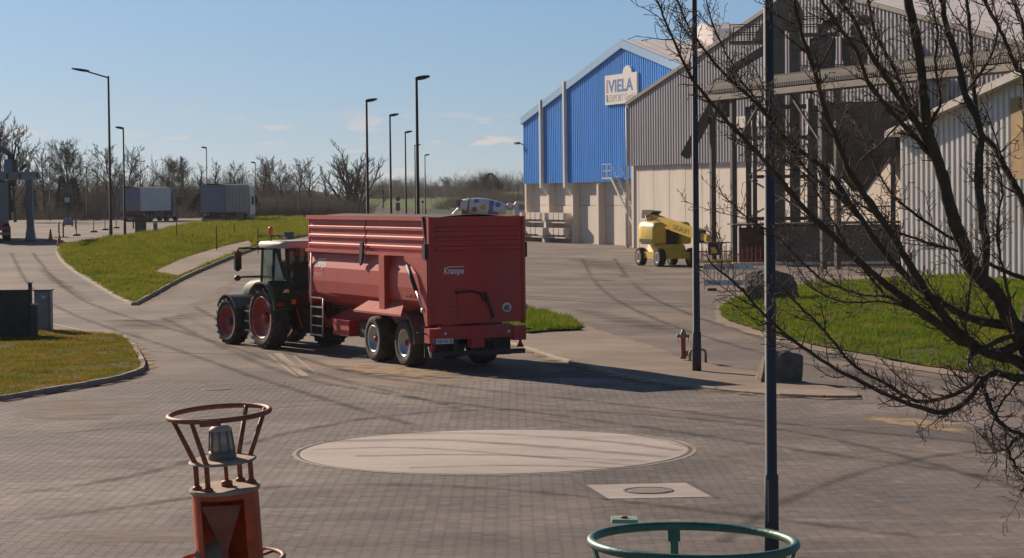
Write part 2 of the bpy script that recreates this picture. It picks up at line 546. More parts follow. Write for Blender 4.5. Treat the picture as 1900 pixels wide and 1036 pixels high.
def grass_on(name, ob, m, density, hmin, hmax, label, blades=5, width=0.012, seed=1, keep=None, far=None):
    """blades of grass spread over a sheet; one object nobody could count"""
    me = ob.data
    r = np.random.default_rng(seed)
    V = np.array([v.co[:] for v in me.vertices])
    vs_all = []
    tri = []
    for p in me.polygons:
        if len(p.vertices) == 3 and abs(p.normal.z) > 0.3: tri.append(p.vertices[:])
    T = np.array(tri)
    A, B, C = V[T[:, 0]], V[T[:, 1]], V[T[:, 2]]
    area = 0.5 * np.linalg.norm(np.cross(B - A, C - A), axis=1)
    dens = np.full(len(T), density, float)
    if far:                                       # thinner and coarser with distance from the yard
        yc = (A[:, 1] + B[:, 1] + C[:, 1]) / 3
        dens *= np.clip((far / yc) ** 2, 0.12, 1)
    cnt = r.poisson(area * dens)
    idx = np.repeat(np.arange(len(T)), cnt)
    u = r.random(len(idx)); w = r.random(len(idx)); sw = u + w > 1
    u[sw], w[sw] = 1 - u[sw], 1 - w[sw]
    P = A[idx] + (B - A)[idx] * u[:, None] + (C - A)[idx] * w[:, None]
    bare = np.array([mnoise.noise((p[0] * 0.55, p[1] * 0.40, 21)) + 0.55 * mnoise.noise((p[0] * 1.9, p[1] * 1.6, 4)) for p in P])
    P = P[(bare < 0.42) | (r.random(len(P)) < 0.25)]          # thin, worn patches
    if keep is not None:
        k = np.array([keep(p[0], p[1]) for p in P]); P = P[k]
    n = len(P)
    sz = np.ones(n) if not far else np.clip(P[:, 1] / far, 1, 2.2)
    clump = np.array([0.35 + 0.75 * max(0, mnoise.noise((p[0] * 0.7, p[1] * 0.7, 5)) + 0.4) + 0.9 * max(0, mnoise.noise((p[0] * 2.6, p[1] * 2.6, 8)) - 0.05) for p in P])
    out = []
    for b in range(blades):
        ang = r.random(n) * 2 * np.pi
        h = (hmin + (hmax - hmin) * r.random(n) ** 1.5) * clump * sz
        lean = h * (0.25 + 0.6 * r.random(n))
        wd = width * (0.7 + 0.6 * r.random(n)) * sz
        off = r.normal(0, 0.035, (n, 2)) * sz[:, None]
        ca, sa = np.cos(ang), np.sin(ang)
        base = P.copy(); base[:, 0] += off[:, 0]; base[:, 1] += off[:, 1]; base[:, 2] -= 0.01
        v0 = base + np.stack([-sa * wd, ca * wd, 0 * wd], 1)
        v1 = base - np.stack([-sa * wd, ca * wd, 0 * wd], 1)
        v2 = base + np.stack([ca * lean, sa * lean, h + 0.01], 1)
        out.append(np.stack([v0, v1, v2], 1).reshape(-1, 3))
    Vv = np.concatenate(out)
    nt = len(Vv) // 3
    g = bpy.data.meshes.new(name)
    g.vertices.add(len(Vv)); g.vertices.foreach_set('co', Vv.ravel())
    g.loops.add(nt * 3); g.loops.foreach_set('vertex_index', np.arange(nt * 3, dtype=np.int32))
    g.polygons.add(nt); g.polygons.foreach_set('loop_start', np.arange(0, nt * 3, 3, dtype=np.int32))
    g.update(calc_edges=True)
    g.materials.append(m)
    return tag(link(name, g), label, 'grass', None, 'stuff')

M_KERB = mat('kerb_concrete', (0.33, 0.275, 0.23), 0.9, var=0.25, scale=2.5, bump=0.3, dirt=0.5, dirtcol=(0.20, 0.16, 0.12))
KERB_ME = {}
def kerb_line(name, pts, label=None, w=0.13, h=0.13, step=1.0, gap=0.018, closed=False, side=1, base=-0.12):
    """row of kerb stones laid end to end along a line; each stone is its own part"""
    root = bpy.data.objects.new(name, None); COL.objects.link(root); tag(root, kind='structure')
    P = [Vector(p) for p in pts]
    seg = []
    acc = 0.0
    cur = P[0].copy()
    i = 1
    path = [cur.copy()]
    # resample by arc length
    while i < len(P):
        d = (P[i] - cur).length
        if acc + d >= step:
            cur = cur + (P[i] - cur).normalized() * (step - acc)
            path.append(cur.copy()); acc = 0.0
        else:
            acc += d; cur = P[i].copy(); i += 1
    if acc > 0.25: path.append(P[-1].copy())
    for a, b in zip(path, path[1:]):
        L = (b - a).length - gap
        key = (round(L, 2), w, h)
        if key not in KERB_ME:
            mb = MB()
            c = 0.018
            mb.prism([(-w / 2, base), (w / 2, base), (w / 2, h - c), (w / 2 - c, h), (-w / 2 + c, h), (-w / 2, h - c)], -key[0] / 2, key[0] / 2, 'x')
            o = mb.build('kerb_stone', M_KERB); KERB_ME[key] = o.data; bpy.data.objects.remove(o)
        m2 = (a + b) / 2
        za, zb = H(a.x, a.y), H(b.x, b.y)
        d3 = Vector((b.x - a.x, b.y - a.y, zb - za)).normalized()
        M = frame((m2.x, m2.y, (za + zb) / 2 + rnd.uniform(-.012, .012)), d3, Vector((-d3.y, d3.x, rnd.uniform(-.015, .015))))
        link('kerb_stone', KERB_ME[key], root, M)
    return root

def ragged(pts, amp=0.12, step=0.5, seed=0.0):
    out = []
    for a, b in zip(pts, pts[1:]):
        d = math.hypot(b[0] - a[0], b[1] - a[1]); k = max(1, int(d / step))
        for j in range(k):
            x, y = a[0] + (b[0] - a[0]) * j / k, a[1] + (b[1] - a[1]) * j / k
            out.append((x + amp * mnoise.noise((x * 0.8, y * 0.8, seed)), y + 2.2 * amp * mnoise.noise((x * 0.8, y * 0.8, seed + 9))))
    out.append(pts[-1]); return out

def smooth_line(pts, k=2):
    """corner-cutting"""
    for _ in range(k):
        q = [pts[0]]
        for a, b in zip(pts, pts[1:]):
            q.append((a[0] * .75 + b[0] * .25, a[1] * .75 + b[1] * .25)); q.append((a[0] * .25 + b[0] * .75, a[1] * .25 + b[1] * .75))
        q.append(pts[-1]); pts = q
    return pts

# ---- lawn in the left foreground
lawn_front = smooth_line(G2([(-260, 778), (-60, 754), (40, 738), (130, 723), (215, 709), (260, 695), (268, 684), (258, 662), (243, 640), (230, 630)]), 2)
lawn_poly = lawn_front + G2([(150, 621), (90, 617), (-60, 612), (-260, 618)])
lawn = poly_sheet('lawn_left', lawn_poly, M_TURF, 0.105, 0.5, rough=0.03)
kerb_line('kerb_lawn_left', lawn_front)
grass_on('lawn_left_grass', lawn, M_BLADE_DRY, 190, 0.03, 0.12, 'short patchy grass on the left foreground lawn', 5, 0.007, 2)

# ---- grass wedge between the two roads
med_left = smooth_line(G2([(118, 457), (108, 463), (108, 472), (120, 490), (145, 509), (180, 530), (222, 555), (250, 567)]), 2)
med_right = smooth_line(G2([(250, 567), (275, 553), (330, 521), (400, 491), (445, 473), (490, 457), (540, 444), (600, 433)]), 2)
med_far = G2([(600, 412), (560, 408), (500, 408), (450, 409), (400, 413), (370, 417), (330, 424), (295, 432), (240, 441), (180, 449), (140, 454)])
med_poly = med_left + med_right[1:] + med_far
median = poly_sheet('grass_wedge', med_poly, M_TURF, 0.10, 1.6, rough=0.04, crown=0.12)
path_poly = G2([(283, 512), (300, 513), (330, 517), (398, 488), (440, 471), (470, 460), (462, 452), (440, 457), (390, 470), (340, 486)])
kerb_line('kerb_wedge_right', med_right, step=1.0, h=0.14)
kerb_line('kerb_wedge_left', med_left, step=1.0, w=0.30, h=0.115)
grass_on('grass_wedge_grass', median, M_BLADE, 95, 0.06, 0.24, 'rough green grass on the wedge between the two roads', 5, 0.013, 3, far=110, keep=lambda x, y: not inside((x, y), path_poly))
MEDE = np.array([p for a, b in zip(med_poly, med_poly[1:] + med_poly[:1]) for p in [(a[0] + (b[0] - a[0]) * t / 6, a[1] + (b[1] - a[1]) * t / 6) for t in range(6)]])
def wedge_z(x, y): return H(x, y) + 0.10 + 0.12 * (1 - math.exp(-float(np.min(np.hypot(MEDE[:, 0] - x, MEDE[:, 1] - y))) / 3.5))
poly_sheet('footpath', path_poly, M_SAND, 0.045, 1.0, zfun=wedge_z)

# ---- sandy corner with the hydrant, right of the trailer
isl_front = smooth_line(G2([(700, 560), (800, 588), (880, 615), (940, 636), (985, 651), (1050, 673), (1130, 695), (1200, 709), (1290, 722), (1400, 733), (1480, 739), (1560, 741), (1592, 740)]), 2)
isl_back = G2([(1590, 733), (1530, 722), (1480, 712), (1413, 697), (1325, 683), (1256, 663), (1199, 643), (1140, 626), (1104, 613), (1085, 605), (1060, 596), (1010, 582), (975, 574), (900, 562), (800, 548)])
isl_back = isl_back[:1] + ragged(isl_back[1:-1], 0.22, 0.6, 2.0) + isl_back[-1:]
corner = poly_sheet('sandy_corner', isl_front + isl_back, M_SAND, 0.065, 0.8, rough=0.02)
kerb_line('kerb_sandy_corner', isl_front, h=0.085)
tri_poly = G2([(860, 600), (930, 621), (985, 623), (1040, 619), (1072, 617), (1080, 610), (1060, 599), (1010, 585), (970, 576), (860, 560)])
tri_poly = ragged(tri_poly + tri_poly[:1], 0.25, 0.4, 5.0)[:-1]
tri = poly_sheet('grass_corner', tri_poly, M_TURF, 0.125, 0.7, crown=0.12)
grass_on('grass_corner_grass', tri, M_BLADE_LUSH, 130, 0.06, 0.26, 'tufty green grass behind the red trailer', 5, 0.010, 4)

# ---- grass island under the bare tree
is2 = smooth_line(G2([(2080, 722), (1900, 705), (1750, 688), (1650, 669), (1560, 652), (1480, 637), (1400, 613), (1350, 597), (1336, 583), (1345, 566), (1395, 545), (1480, 538)]), 2)
is2 = ragged(is2, 0.16, 0.4, 1.0)
isl2_poly = is2 + G2([(1560, 531), (1640, 527), (1760, 522), (1900, 520), (2080, 518)])
dirt2 = smooth_line(G2([(2080, 736), (1900, 715), (1750, 697), (1650, 678), (1560, 661), (1480, 646), (1400, 622), (1345, 606), (1322, 588), (1335, 562), (1390, 541), (1480, 534)]), 2)
dirt2 = ragged(dirt2, 0.22, 0.5, 3.0) + G2([(1640, 523), (1900, 515), (2080, 512)])
poly_sheet('dirt_edge', dirt2, M_SAND, 0.02, 1.2, rough=0.05)
island = poly_sheet('grass_island', isl2_poly, M_TURF, 0.06, 0.9, rough=0.06, crown=0.55)
grass_on('grass_island_grass', island, M_BLADE_LUSH, 115, 0.05, 0.22, 'lush green grass on the island under the bare tree', 5, 0.010, 5)

# ---- round concrete plate and manhole slab let into the paving
ell_c = GP(918, 838)
PLATE_C = Vector((ell_c.x, ell_c.y)); PLATE_R = 361.0 / F_PX * ell_c.y
slab_px = [(1084, 903), (1277, 899), (1322, 925), (1124, 929)]
slab_poly = G2(slab_px)

# ---- interlocking pavers over the near yard
def paver_outline(g=0.0024):
    w, n_, a = 0.1 - g, 0.065 - g, 0.1 - g
    pts = [(-w, -a), (w, -a), (w, -0.0675), (n_, -0.0325), (n_, 0.0325), (w, 0.0675), (w, a), (-w, a), (-w, 0.0675), (-n_, 0.0325), (-n_, -0.0325), (-w, -0.0675)]
    return pts
pav_zone = G2([(-160, 748), (40, 748), (140, 732), (232, 716), (290, 704), (420, 706), (560, 714), (720, 722), (870, 712), (960, 700), (1060, 688), (1130, 702), (1200, 714), (1290, 727), (1400, 738), (1480, 744), (1600, 747), (1720, 760), (1920, 790), (2100, 810)])
pav_zone = pav_zone + [(9.0, 22.5), (-9.0, 22.5)]
slab_big = [(p[0] + (p[0] - sum(q[0] for q in slab_poly) / 4) * 0.06, p[1] + (p[1] - sum(q[1] for q in slab_poly) / 4) * 0.06) for p in slab_poly]
PAV_TOP = 0.022
centres = []
for i in range(-75, 76):
    x = i * 0.165
    for j in range(0, 155):
        y = 22.6 + j * 0.2 + (0.1 if i % 2 else 0.0)
        if abs(x) > 0.245 * y + 0.5 and y < 40: continue
        if abs(x) > 0.235 * y + 0.4: continue
        if math.hypot(x - PLATE_C.x, y - PLATE_C.y) < PLATE_R + 0.13: continue
        if not inside((x, y), pav_zone): continue
        if inside((x, y), slab_big): continue
        centres.append((x, y))
out = np.array(paver_outline())
k = len(out)
cx = np.array(centres)
# the 300 that show largest: nearest ones inside the picture
def in_view(x, y):
    d = CR.transposed() @ Vector((x, y, -CAM_H))
    u, v = d.x / -d.z * F_PX + PW / 2, PH / 2 - d.y / -d.z * F_PX
    return 0 < u < PW and 0 < v < PH
order = [i for i in np.argsort(cx[:, 1]) if in_view(*centres[i])][:300]
near = set(order)
rest = np.array([c for i, c in enumerate(centres) if i not in near])
nr = len(rest)
rg = np.random.default_rng(11)
zt = PAV_TOP + rg.normal(0, 0.0006, nr)
inner = out * 0.995
top = np.concatenate([rest[:, None, :] + inner[None], np.broadcast_to(zt[:, None, None], (nr, k, 1))], 2)
mid = np.concatenate([rest[:, None, :] + out[None], np.broadcast_to(zt[:, None, None] - 0.0006, (nr, k, 1))], 2)
bot = np.concatenate([rest[:, None, :] + out[None], np.full((nr, k, 1), 0.0)], 2)
V = np.concatenate([top, mid, bot], 1).reshape(-1, 3)
paving = bpy.data.objects.new('paving', None); COL.objects.link(paving); tag(paving, kind='structure')
def paver_faces():
    f = [tuple(range(k))]
    for r0 in (0, k):
        for i in range(k):
            j = (i + 1) % k
            f.append((r0 + k + i, r0 + k + j, r0 + j, r0 + i))
    return f
pf_ = paver_faces()
loops = np.concatenate([np.array(f) for f in pf_]); lens = np.array([len(f) for f in pf_])
me = bpy.data.meshes.new('paver_field')
me.vertices.add(len(V)); me.vertices.foreach_set('co', V.ravel())
L = (loops[None, :] + (np.arange(nr) * 3 * k)[:, None]).ravel().astype(np.int32)
me.loops.add(len(L)); me.loops.foreach_set('vertex_index', L)
ls = np.tile(lens, nr); st = np.concatenate([[0], np.cumsum(ls)[:-1]]).astype(np.int32)
me.polygons.add(len(ls)); me.polygons.foreach_set('loop_start', st)
me.polygons.foreach_set('use_smooth', [False] * len(ls))
me.update(calc_edges=True)
at_ = me.attributes.new('tint', 'FLOAT', 'POINT')
cell = np.floor(rest[:, 0] / 1.155).astype(int) * 7919 + np.floor((rest[:, 1] + 0.4 * np.floor(rest[:, 0] / 1.155)) / 1.8).astype(int) * 104729
patch = (np.sin(cell * 12.9898) * 43758.5453) % 1.0
patch = np.where(patch > 0.80, -0.28, np.where(patch < 0.14, 0.22, 0.0))      # relaid and worn areas
tint = 0.5 + patch + rg.normal(0, 0.13, nr) + np.where(rg.random(nr) < 0.02, rg.choice([-0.35, 0.35], nr), 0)
at_.data.foreach_set('value', np.repeat(np.clip(tint, 0.02, 0.98), 3 * k).astype(np.float32))
me.materials.append(M_PAV)
tag(link('paver_field', me, paving), kind='stuff')
one = bpy.data.meshes.new('paver')
vo = [(x, y, 0.0) for x, y in inner] + [(x, y, -0.0006) for x, y in out] + [(x, y, -PAV_TOP) for x, y in out]
one.from_pydata(vo, [], pf_); one.materials.append(M_PAV)
one.attributes.new('tint', 'FLOAT', 'POINT').data.foreach_set('value', [0.5] * len(vo))
for i in order:
    link('paver', one, paving, Matrix.Translation((cx[i][0], cx[i][1], PAV_TOP + rnd.gauss(0, 0.0006))))
# jointing grit the stones sit in
bed = poly_sheet('paving_bed', pav_zone, mat('joint_grit', (0.075, 0.062, 0.054), 0.95, var=0.3, scale=6), 0.0198, 2.0, parent=paving)

mb = MB()
mb.lathe([(0.0, 0.034), (PLATE_R * 0.5, 0.032), (PLATE_R - 0.02, 0.028), (PLATE_R, 0.02), (PLATE_R, 0.0)], 96, Matrix.Translation((PLATE_C.x, PLATE_C.y, 0)), False)
plate = tag(mb.build('concrete_plate', M_CONC), kind='structure')
mb = MB()
ring_pts = []
for q in range(96):
    t = 2 * math.pi * q / 96
    ring_pts.append(t)
rows = [[(PLATE_C.x + r * math.cos(t), PLATE_C.y + r * math.sin(t), z) for t in ring_pts + [ring_pts[0]]] for r, z in ((PLATE_R + 0.06, 0.0), (PLATE_R + 0.062, 0.026), (PLATE_R + 0.13, 0.026), (PLATE_R + 0.14, 0.0))]
mb.sheet(rows)
mb.build('edge_ring', M_KERB, plate)
mb = MB(); mb.prism(slab_poly, 0.0, 0.026, 'z')
slab = tag(mb.build('manhole_slab', M_CONC), kind='structure')
sc_ = GP(1203, 914)
mb = MB(); mb.lathe([(0.0, 0.035), (0.30, 0.035), (0.31, 0.030), (0.31, 0.026)], 40, Matrix.Translation((sc_.x, sc_.y, 0)), False)
mb.build('manhole_cover', mat('cover_iron', (0.21, 0.155, 0.125), 0.8, var=0.3, scale=20, bump=0.4), slab)
mb = MB()
rows = [[(sc_.x + r * math.cos(t), sc_.y + r * math.sin(t), z) for t in ring_pts + [ring_pts[0]]] for r, z in ((0.325, 0.026), (0.33, 0.037), (0.37, 0.037), (0.375, 0.026))]
mb.sheet(rows)
mb.build('cover_frame', mat('frame_iron', (0.10, 0.08, 0.07), 0.8, var=0.3), slab)

# ---- small fittings let into the yard: drain covers, channels, painted line
M_IRON = mat('drain_iron', (0.06, 0.055, 0.05), 0.7, var=0.3, scale=15, bump=0.3)
def strip(name, a, b, w, z, m, parent=None, n=8, kind='structure'):
    a, b = Vector(GP(*a)[:2]), Vector(GP(*b)[:2]); d = (b - a).normalized(); p = Vector((-d.y, d.x)) * w / 2
    mb = MB()
    rows = []
    for i in range(n + 1):
        q = a + (b - a) * i / n
        rows.append([(q.x + p.x, q.y + p.y, H(q.x, q.y) + z), (q.x - p.x, q.y - p.y, H(q.x, q.y) + z)])
    mb.sheet(rows)
    o = mb.build(name, m, parent)
    return tag(o, kind=kind) if parent is None else o
strip('drain_channel', (925, 551), (1345, 573), 0.42, 0.006, M_IRON)
strip('yard_seam', (270, 652), (486, 661), 0.07, 0.006, M_IRON)
strip('yard_seam', (985, 537), (1290, 541), 0.22, 0.006, mat('tar_seam', (0.07, 0.062, 0.056), 0.7, var=0.3, scale=4))
strip('yard_seam', (545, 701), (800, 698), 0.07, 0.028, M_IRON)
M_PAINT = mat('worn_road_paint', (0.36, 0.285, 0.205), 0.85, var=0.4, scale=5, dirt=1.0, dirtcol=(0.17, 0.138, 0.118))
strip('painted_line', (498, 658), (552, 700), 0.10, 0.005, M_PAINT)
strip('painted_line', (515, 656), (566, 698), 0.20, 0.005, M_PAINT)
strip('painted_line', (545, 660), (588, 695), 0.08, 0.005, M_PAINT)
strip('painted_line', (92, 600), (170, 617), 0.16, 0.005, M_PAINT)
for (u, v, s_) in ((402, 724, 0.33), (960, 780, 0.0)):
    if not s_: continue
    c = GP(u, v); mb = MB()
    mb.lathe([(0.0, 0.032), (s_, 0.032), (s_ + .01, 0.026), (s_ + 0.01, 0.0)], 32, Matrix.Translation((c.x, c.y, 0)), False)
    tag(mb.build('drain_cover', M_IRON), kind='structure')

# ---- drifts of grain dust and sweepings lying on the yard; ragged edged
def dust_mat(name, col, scale, lo, hi, most=0.85, st=(1, 1, 1), rot=0.0):
    m = bpy.data.materials.new(name); m.use_nodes = True
    n, l = m.node_tree.nodes, m.node_tree.links
    b = n['Principled BSDF']; b.inputs['Roughness'].default_value = 0.95; b.inputs['Specular IOR Level'].default_value = 0.1
    b.inputs['Base Color'].default_value = (*col, 1)
    g = n.new('ShaderNodeNewGeometry'); mp = n.new('ShaderNodeMapping'); mp.inputs['Scale'].default_value = st; mp.inputs['Rotation'].default_value = (0, 0, rot)
    l.new(g.outputs['Position'], mp.inputs[0])
    t = n.new('ShaderNodeTexNoise'); t.inputs['Scale'].default_value = scale; t.inputs['Detail'].default_value = 9; t.inputs['Roughness'].default_value = 0.68
    l.new(mp.outputs[0], t.inputs['Vector'])
    a = n.new('ShaderNodeAttribute'); a.attribute_name = 'cover'
    ad = n.new('ShaderNodeMath'); ad.operation = 'MULTIPLY_ADD'; ad.inputs[1].default_value = 0.55
    l.new(a.outputs['Fac'], ad.inputs[0]); l.new(t.outputs['Fac'], ad.inputs[2])
    r = n.new('ShaderNodeMapRange'); r.inputs['From Min'].default_value = lo + 0.42; r.inputs['From Max'].default_value = hi + 0.42; r.inputs['To Max'].default_value = most
    l.new(ad.outputs[0], r.inputs['Value'])
    tr = n.new('ShaderNodeBsdfTransparent'); ms = n.new('ShaderNodeMixShader')
    l.new(r.outputs[0], ms.inputs[0]); l.new(tr.outputs[0], ms.inputs[1]); l.new(b.outputs[0], ms.inputs[2])
    l.new(ms.outputs[0], n['Material Output'].inputs['Surface'])
    return m
M_GRAIN = dust_mat('grain_dust', (0.42, 0.30, 0.19), 1.6, 0.44, 0.66)
M_TYREMARK = dust_mat('tyre_rubber', (0.070, 0.058, 0.054), 0.9, 0.47, 0.80, 0.55, (0.22, 1.0, 1), 0.2)
M_PLATEMARK = dust_mat('plate_rubber', (0.13, 0.108, 0.098), 0.8, 0.42, 0.85, 0.45, (0.18, 1.0, 1), 0.15)
M_PALED = dust_mat('pale_dust', (0.34, 0.275, 0.225), 0.8, 0.46, 0.72, 0.75, (0.5, 1.0, 1), -0.2)
def drift(name, poly, m, z):
    """thin film with ragged, fading edges"""
    c = (sum(p[0] for p in poly) / len(poly), sum(p[1] for p in poly) / len(poly))
    rings = [1.0, 0.8, 0.55, 0.3]
    mb = MB(); vs = []; fs = []; cov = []
    k = len(poly)
    for q, cv in zip(rings, (0.0, 0.45, 0.8, 1.0)):
        for p in poly:
            x, y = c[0] + (p[0] - c[0]) * q, c[1] + (p[1] - c[1]) * q
            vs.append((x, y, H(x, y) + z)); cov.append(cv)
    vs.append((c[0], c[1], H(*c) + z)); cov.append(1.0)
    for r in range(len(rings) - 1):
        for i in range(k):
            j = (i + 1) % k
            fs.append((r * k + i, r * k + j, (r + 1) * k + j, (r + 1) * k + i))
    o = (len(rings) - 1) * k
    for i in range(k): fs.append((o + i, o + (i + 1) % k, len(vs) - 1))
    mb.add(vs, fs, True)
    ob = mb.build(name, m, fix=False)
    a = ob.data.attributes.new('cover', 'FLOAT', 'POINT'); a.data.foreach_set('value', cov)
    return tag(ob, kind='structure')
def ribbon(name, line, w0, w1, m, z):
    """film along a line: full cover beside it, fading outwards by w0 on one side and w1 on the other"""
    vs, fs, cov = [], [], []
    n = len(line)
    for i, p in enumerate(line):
        a, b = line[max(0, i - 1)], line[min(n - 1, i + 1)]
        d = Vector((b[0] - a[0], b[1] - a[1])).normalized(); nn = Vector((d.y, -d.x))
        for q, cv in ((-w0, 0.0), (-w0 * 0.4, 0.7), (0, 1.0), (w1 * 0.4, 0.7), (w1, 0.0)):
            x, y = p[0] + nn.x * q, p[1] + nn.y * q
            vs.append((x, y, H(x, y) + z)); cov.append(cv)
    for i in range(n - 1):
        for j in range(4): fs.append((i * 5 + j, i * 5 + j + 1, i * 5 + 6 + j, i * 5 + 5 + j))
    mb = MB(); mb.add(vs, fs, True); ob = mb.build(name, m, fix=False)
    a = ob.data.attributes.new('cover', 'FLOAT', 'POINT'); a.data.foreach_set('value', cov)
    return tag(ob, kind='structure')
ribbon('kerb_dust', isl_front, 0.1, 0.9, M_GRAIN, 0.029)
ribbon('kerb_dust', lawn_front, 0.1, 0.8, M_GRAIN, 0.029)
ribbon('kerb_dust', med_left, 1.6, 0.2, M_GRAIN, 0.008)
ribbon('kerb_dust', med_right, 0.1, 1.2, M_GRAIN, 0.008)
for i, (pts, m, z) in enumerate((
    ([(520, 672), (700, 668), (860, 690), (980, 705), (900, 720), (720, 706), (560, 690)], M_GRAIN, 0.030),
    ([(1500, 765), (1700, 770), (1900, 795), (1900, 830), (1700, 800), (1550, 782)], M_GRAIN, 0.030),
    ([(1100, 745), (1400, 760), (1600, 780), (1300, 790), (1120, 770)], M_PALED, 0.031),
    ([(-40, 745), (250, 722), (430, 740), (300, 790), (60, 800), (-40, 790)], M_PALED, 0.031),
    ([(-40, 990), (300, 965), (640, 960), (800, 985), (400, 1025), (-40, 1036)], M_PALED, 0.031),
    ([(40, 470), (90, 500), (200, 560), (250, 590), (150, 560), (60, 510)], M_TYREMARK, 0.010),
    ([(120, 590), (260, 600), (440, 560), (470, 575), (320, 630), (180, 640)], M_TYREMARK, 0.010),
    ([(290, 585), (420, 520), (470, 490), (460, 530), (380, 580)], M_PALED, 0.010),
    ([(1000, 470), (1150, 480), (1300, 510), (1250, 525), (1080, 505)], M_TYREMARK, 0.010),
    ([(1000, 560), (1150, 575), (1330, 620), (1420, 655), (1250, 630), (1060, 590)], M_TYREMARK, 0.010),
    ([(1020, 500), (1280, 515), (1320, 540), (1100, 535)], M_PALED, 0.0115),
    ([(1420, 660), (1600, 680), (1850, 730), (1750, 745), (1550, 715)], M_TYREMARK, 0.010))):
    drift('dust_patch' if m is not M_TYREMARK else 'tyre_marks', smooth_line(G2(pts + pts[:1]), 2)[:-1], m, z)
# tracks of turning wheels
M_TRACK = dust_mat('tyre_track', (0.075, 0.062, 0.057), 1.3, 0.40, 0.80, 0.60)
M_TRACKP = dust_mat('pale_track', (0.36, 0.285, 0.23), 1.3, 0.42, 0.82, 0.60)
for k_i, (pts, w, m, z) in enumerate((
    ([(1960, 838), (1500, 795), (1150, 752), (850, 722), (620, 690), (470, 630), (360, 570)], 0.34, M_TRACK, 0.0335),
    ([(1960, 905), (1480, 838), (1080, 778), (760, 742), (540, 702), (400, 640), (300, 590)], 0.34, M_TRACK, 0.0335),
    ([(1960, 868), (1490, 815), (1110, 764), (800, 731), (580, 697), (440, 635), (330, 580)], 0.40, M_TRACKP, 0.0325),
    ([(-60, 930), (260, 890), (480, 815), (760, 764), (1100, 762), (1500, 800), (1960, 930)], 0.30, M_TRACK, 0.0345),
    ([(-60, 985), (300, 935), (540, 900), (900, 905), (1300, 950), (1700, 1000)], 0.34, M_TRACK, 0.0345),
    ([(-60, 820), (240, 795), (520, 755), (760, 748), (1100, 790), (1400, 860), (1700, 960)], 0.30, M_TRACKP, 0.0355),
    ([(1340, 1010), (1450, 930), (1650, 860), (1960, 820)], 0.30, M_TRACK, 0.0355),
    ([(60, 470), (100, 520), (200, 580), (380, 628), (560, 690), (850, 760)], 0.30, M_TRACK, 0.0365),
    ([(20, 470), (50, 530), (140, 590), (330, 650), (500, 712), (760, 790)], 0.30, M_TRACK, 0.0365),
    ([(1960, 752), (1650, 710), (1420, 660), (1220, 598), (1110, 540), (1080, 480)], 0.34, M_TRACK, 0.011),
    ([(1960, 735), (1700, 700), (1480, 650), (1290, 590), (1180, 540), (1140, 480)], 0.34, M_TRACK, 0.011),
    ([(990, 480), (1100, 500), (1250, 540), (1400, 640)], 0.30, M_TRACKP, 0.012))):
    ribbon('tyre_track', smooth_line(G2(pts), 3), w, w, m, z)
# sweeps of tyres over the plate, and the dark joints beside the slab
M_PLATEMARK = dust_mat('plate_rubber', (0.15, 0.122, 0.110), 2.2, 0.36, 0.86, 0.55, (0.3, 1.0, 1), 0.1)
for pts, w in (([(600, 822), (820, 818), (1050, 836), (1240, 852)], 0.35), ([(660, 850), (900, 846), (1200, 860)], 0.25), ([(700, 808), (900, 806), (1150, 824), (1262, 840)], 0.3), ([(760, 872), (950, 866), (1150, 872)], 0.2), ([(580, 838), (760, 832), (1000, 852), (1180, 868)], 0.22)):
    ribbon('tyre_track', smooth_line(G2(pts), 3), w, w, M_PLATEMARK, 0.0375)
for a, b in (((1064, 892), (1126, 931)), ((1275, 898), (1330, 927))):
    strip('slab_joint', a, b, 0.09, 0.0285, mat('joint_dark', (0.06, 0.05, 0.045), 0.9), n=3)
# ================================================================== buildings
S_ANG = math.atan2(-0.9426, 0.336)          # the halls' gable fronts all run this way
M_BLUE = mat('blue_cladding', (0.060, 0.335, 0.82), 0.40, var=0.16, scale=1.5, stretch=(1, 1, 0.1))
M_BLUETRIM = mat('pale_blue_trim', (0.28, 0.47, 0.70), 0.45, var=0.08)
M_GREYCLAD = mat('grey_cladding', (0.36, 0.345, 0.38), 0.45, var=0.14, scale=1.6, dirt=0.35, dirtcol=(0.20, 0.18, 0.17), stretch=(1, 1, 0.12))
M_SHEDCLAD = mat('pale_cladding', (0.62, 0.58, 0.55), 0.42, var=0.10, scale=0.4, dirt=0.2, dirtcol=(0.30, 0.25, 0.20))
M_CONW = mat('wall_concrete', (0.74, 0.645, 0.55), 0.8, var=0.10, scale=0.8, bump=0.1, dirt=0.5, dirtcol=(0.50, 0.42, 0.34), stretch=(1, 1, 0.22))
M_ROOF = mat('fibre_cement_roof', (0.84, 0.75, 0.70), 0.7, var=0.10, scale=0.7, dirt=0.3, dirtcol=(0.55, 0.47, 0.42))
M_WHITE = mat('white_paint', (0.72, 0.68, 0.63), 0.5, var=0.06)
M_STEEL = mat('galvanised_steel', (0.42, 0.41, 0.40), 0.5, 0.4, var=0.15, scale=3)
M_DKSTEEL = mat('dark_steel', (0.075, 0.066, 0.060), 0.6, 0.2, var=0.25, scale=2)
M_GLASSDK = mat('dark_glazing', (0.03, 0.05, 0.08), 0.15, var=0.2)

def corrugated(name, m, parent, s0, s1, zb, zt, y, pitch=0.45, depth=0.125, crest=0.42):
    """ribbed metal sheet; zb and zt give its lower and upper edge at s"""
    prof = []
    s = s0
    fl = 0.05
    while s < s1 - 1e-6:
        a = crest * pitch; b = (1 - crest - 2 * fl) * pitch
        for ds, dy in ((0, -depth), (a, -depth), (a + fl * pitch, 0), (a + fl * pitch + b, 0)):
            if s + ds <= s1: prof.append((s + ds, y + dy))
        s += pitch
    prof.append((s1, y))
    mb = MB()
    mb.sheet([[(q, yy, zb(q)) for q, yy in prof], [(q, yy, zt(q)) for q, yy in prof]])
    return mb.build(name, m, parent, fix=False)

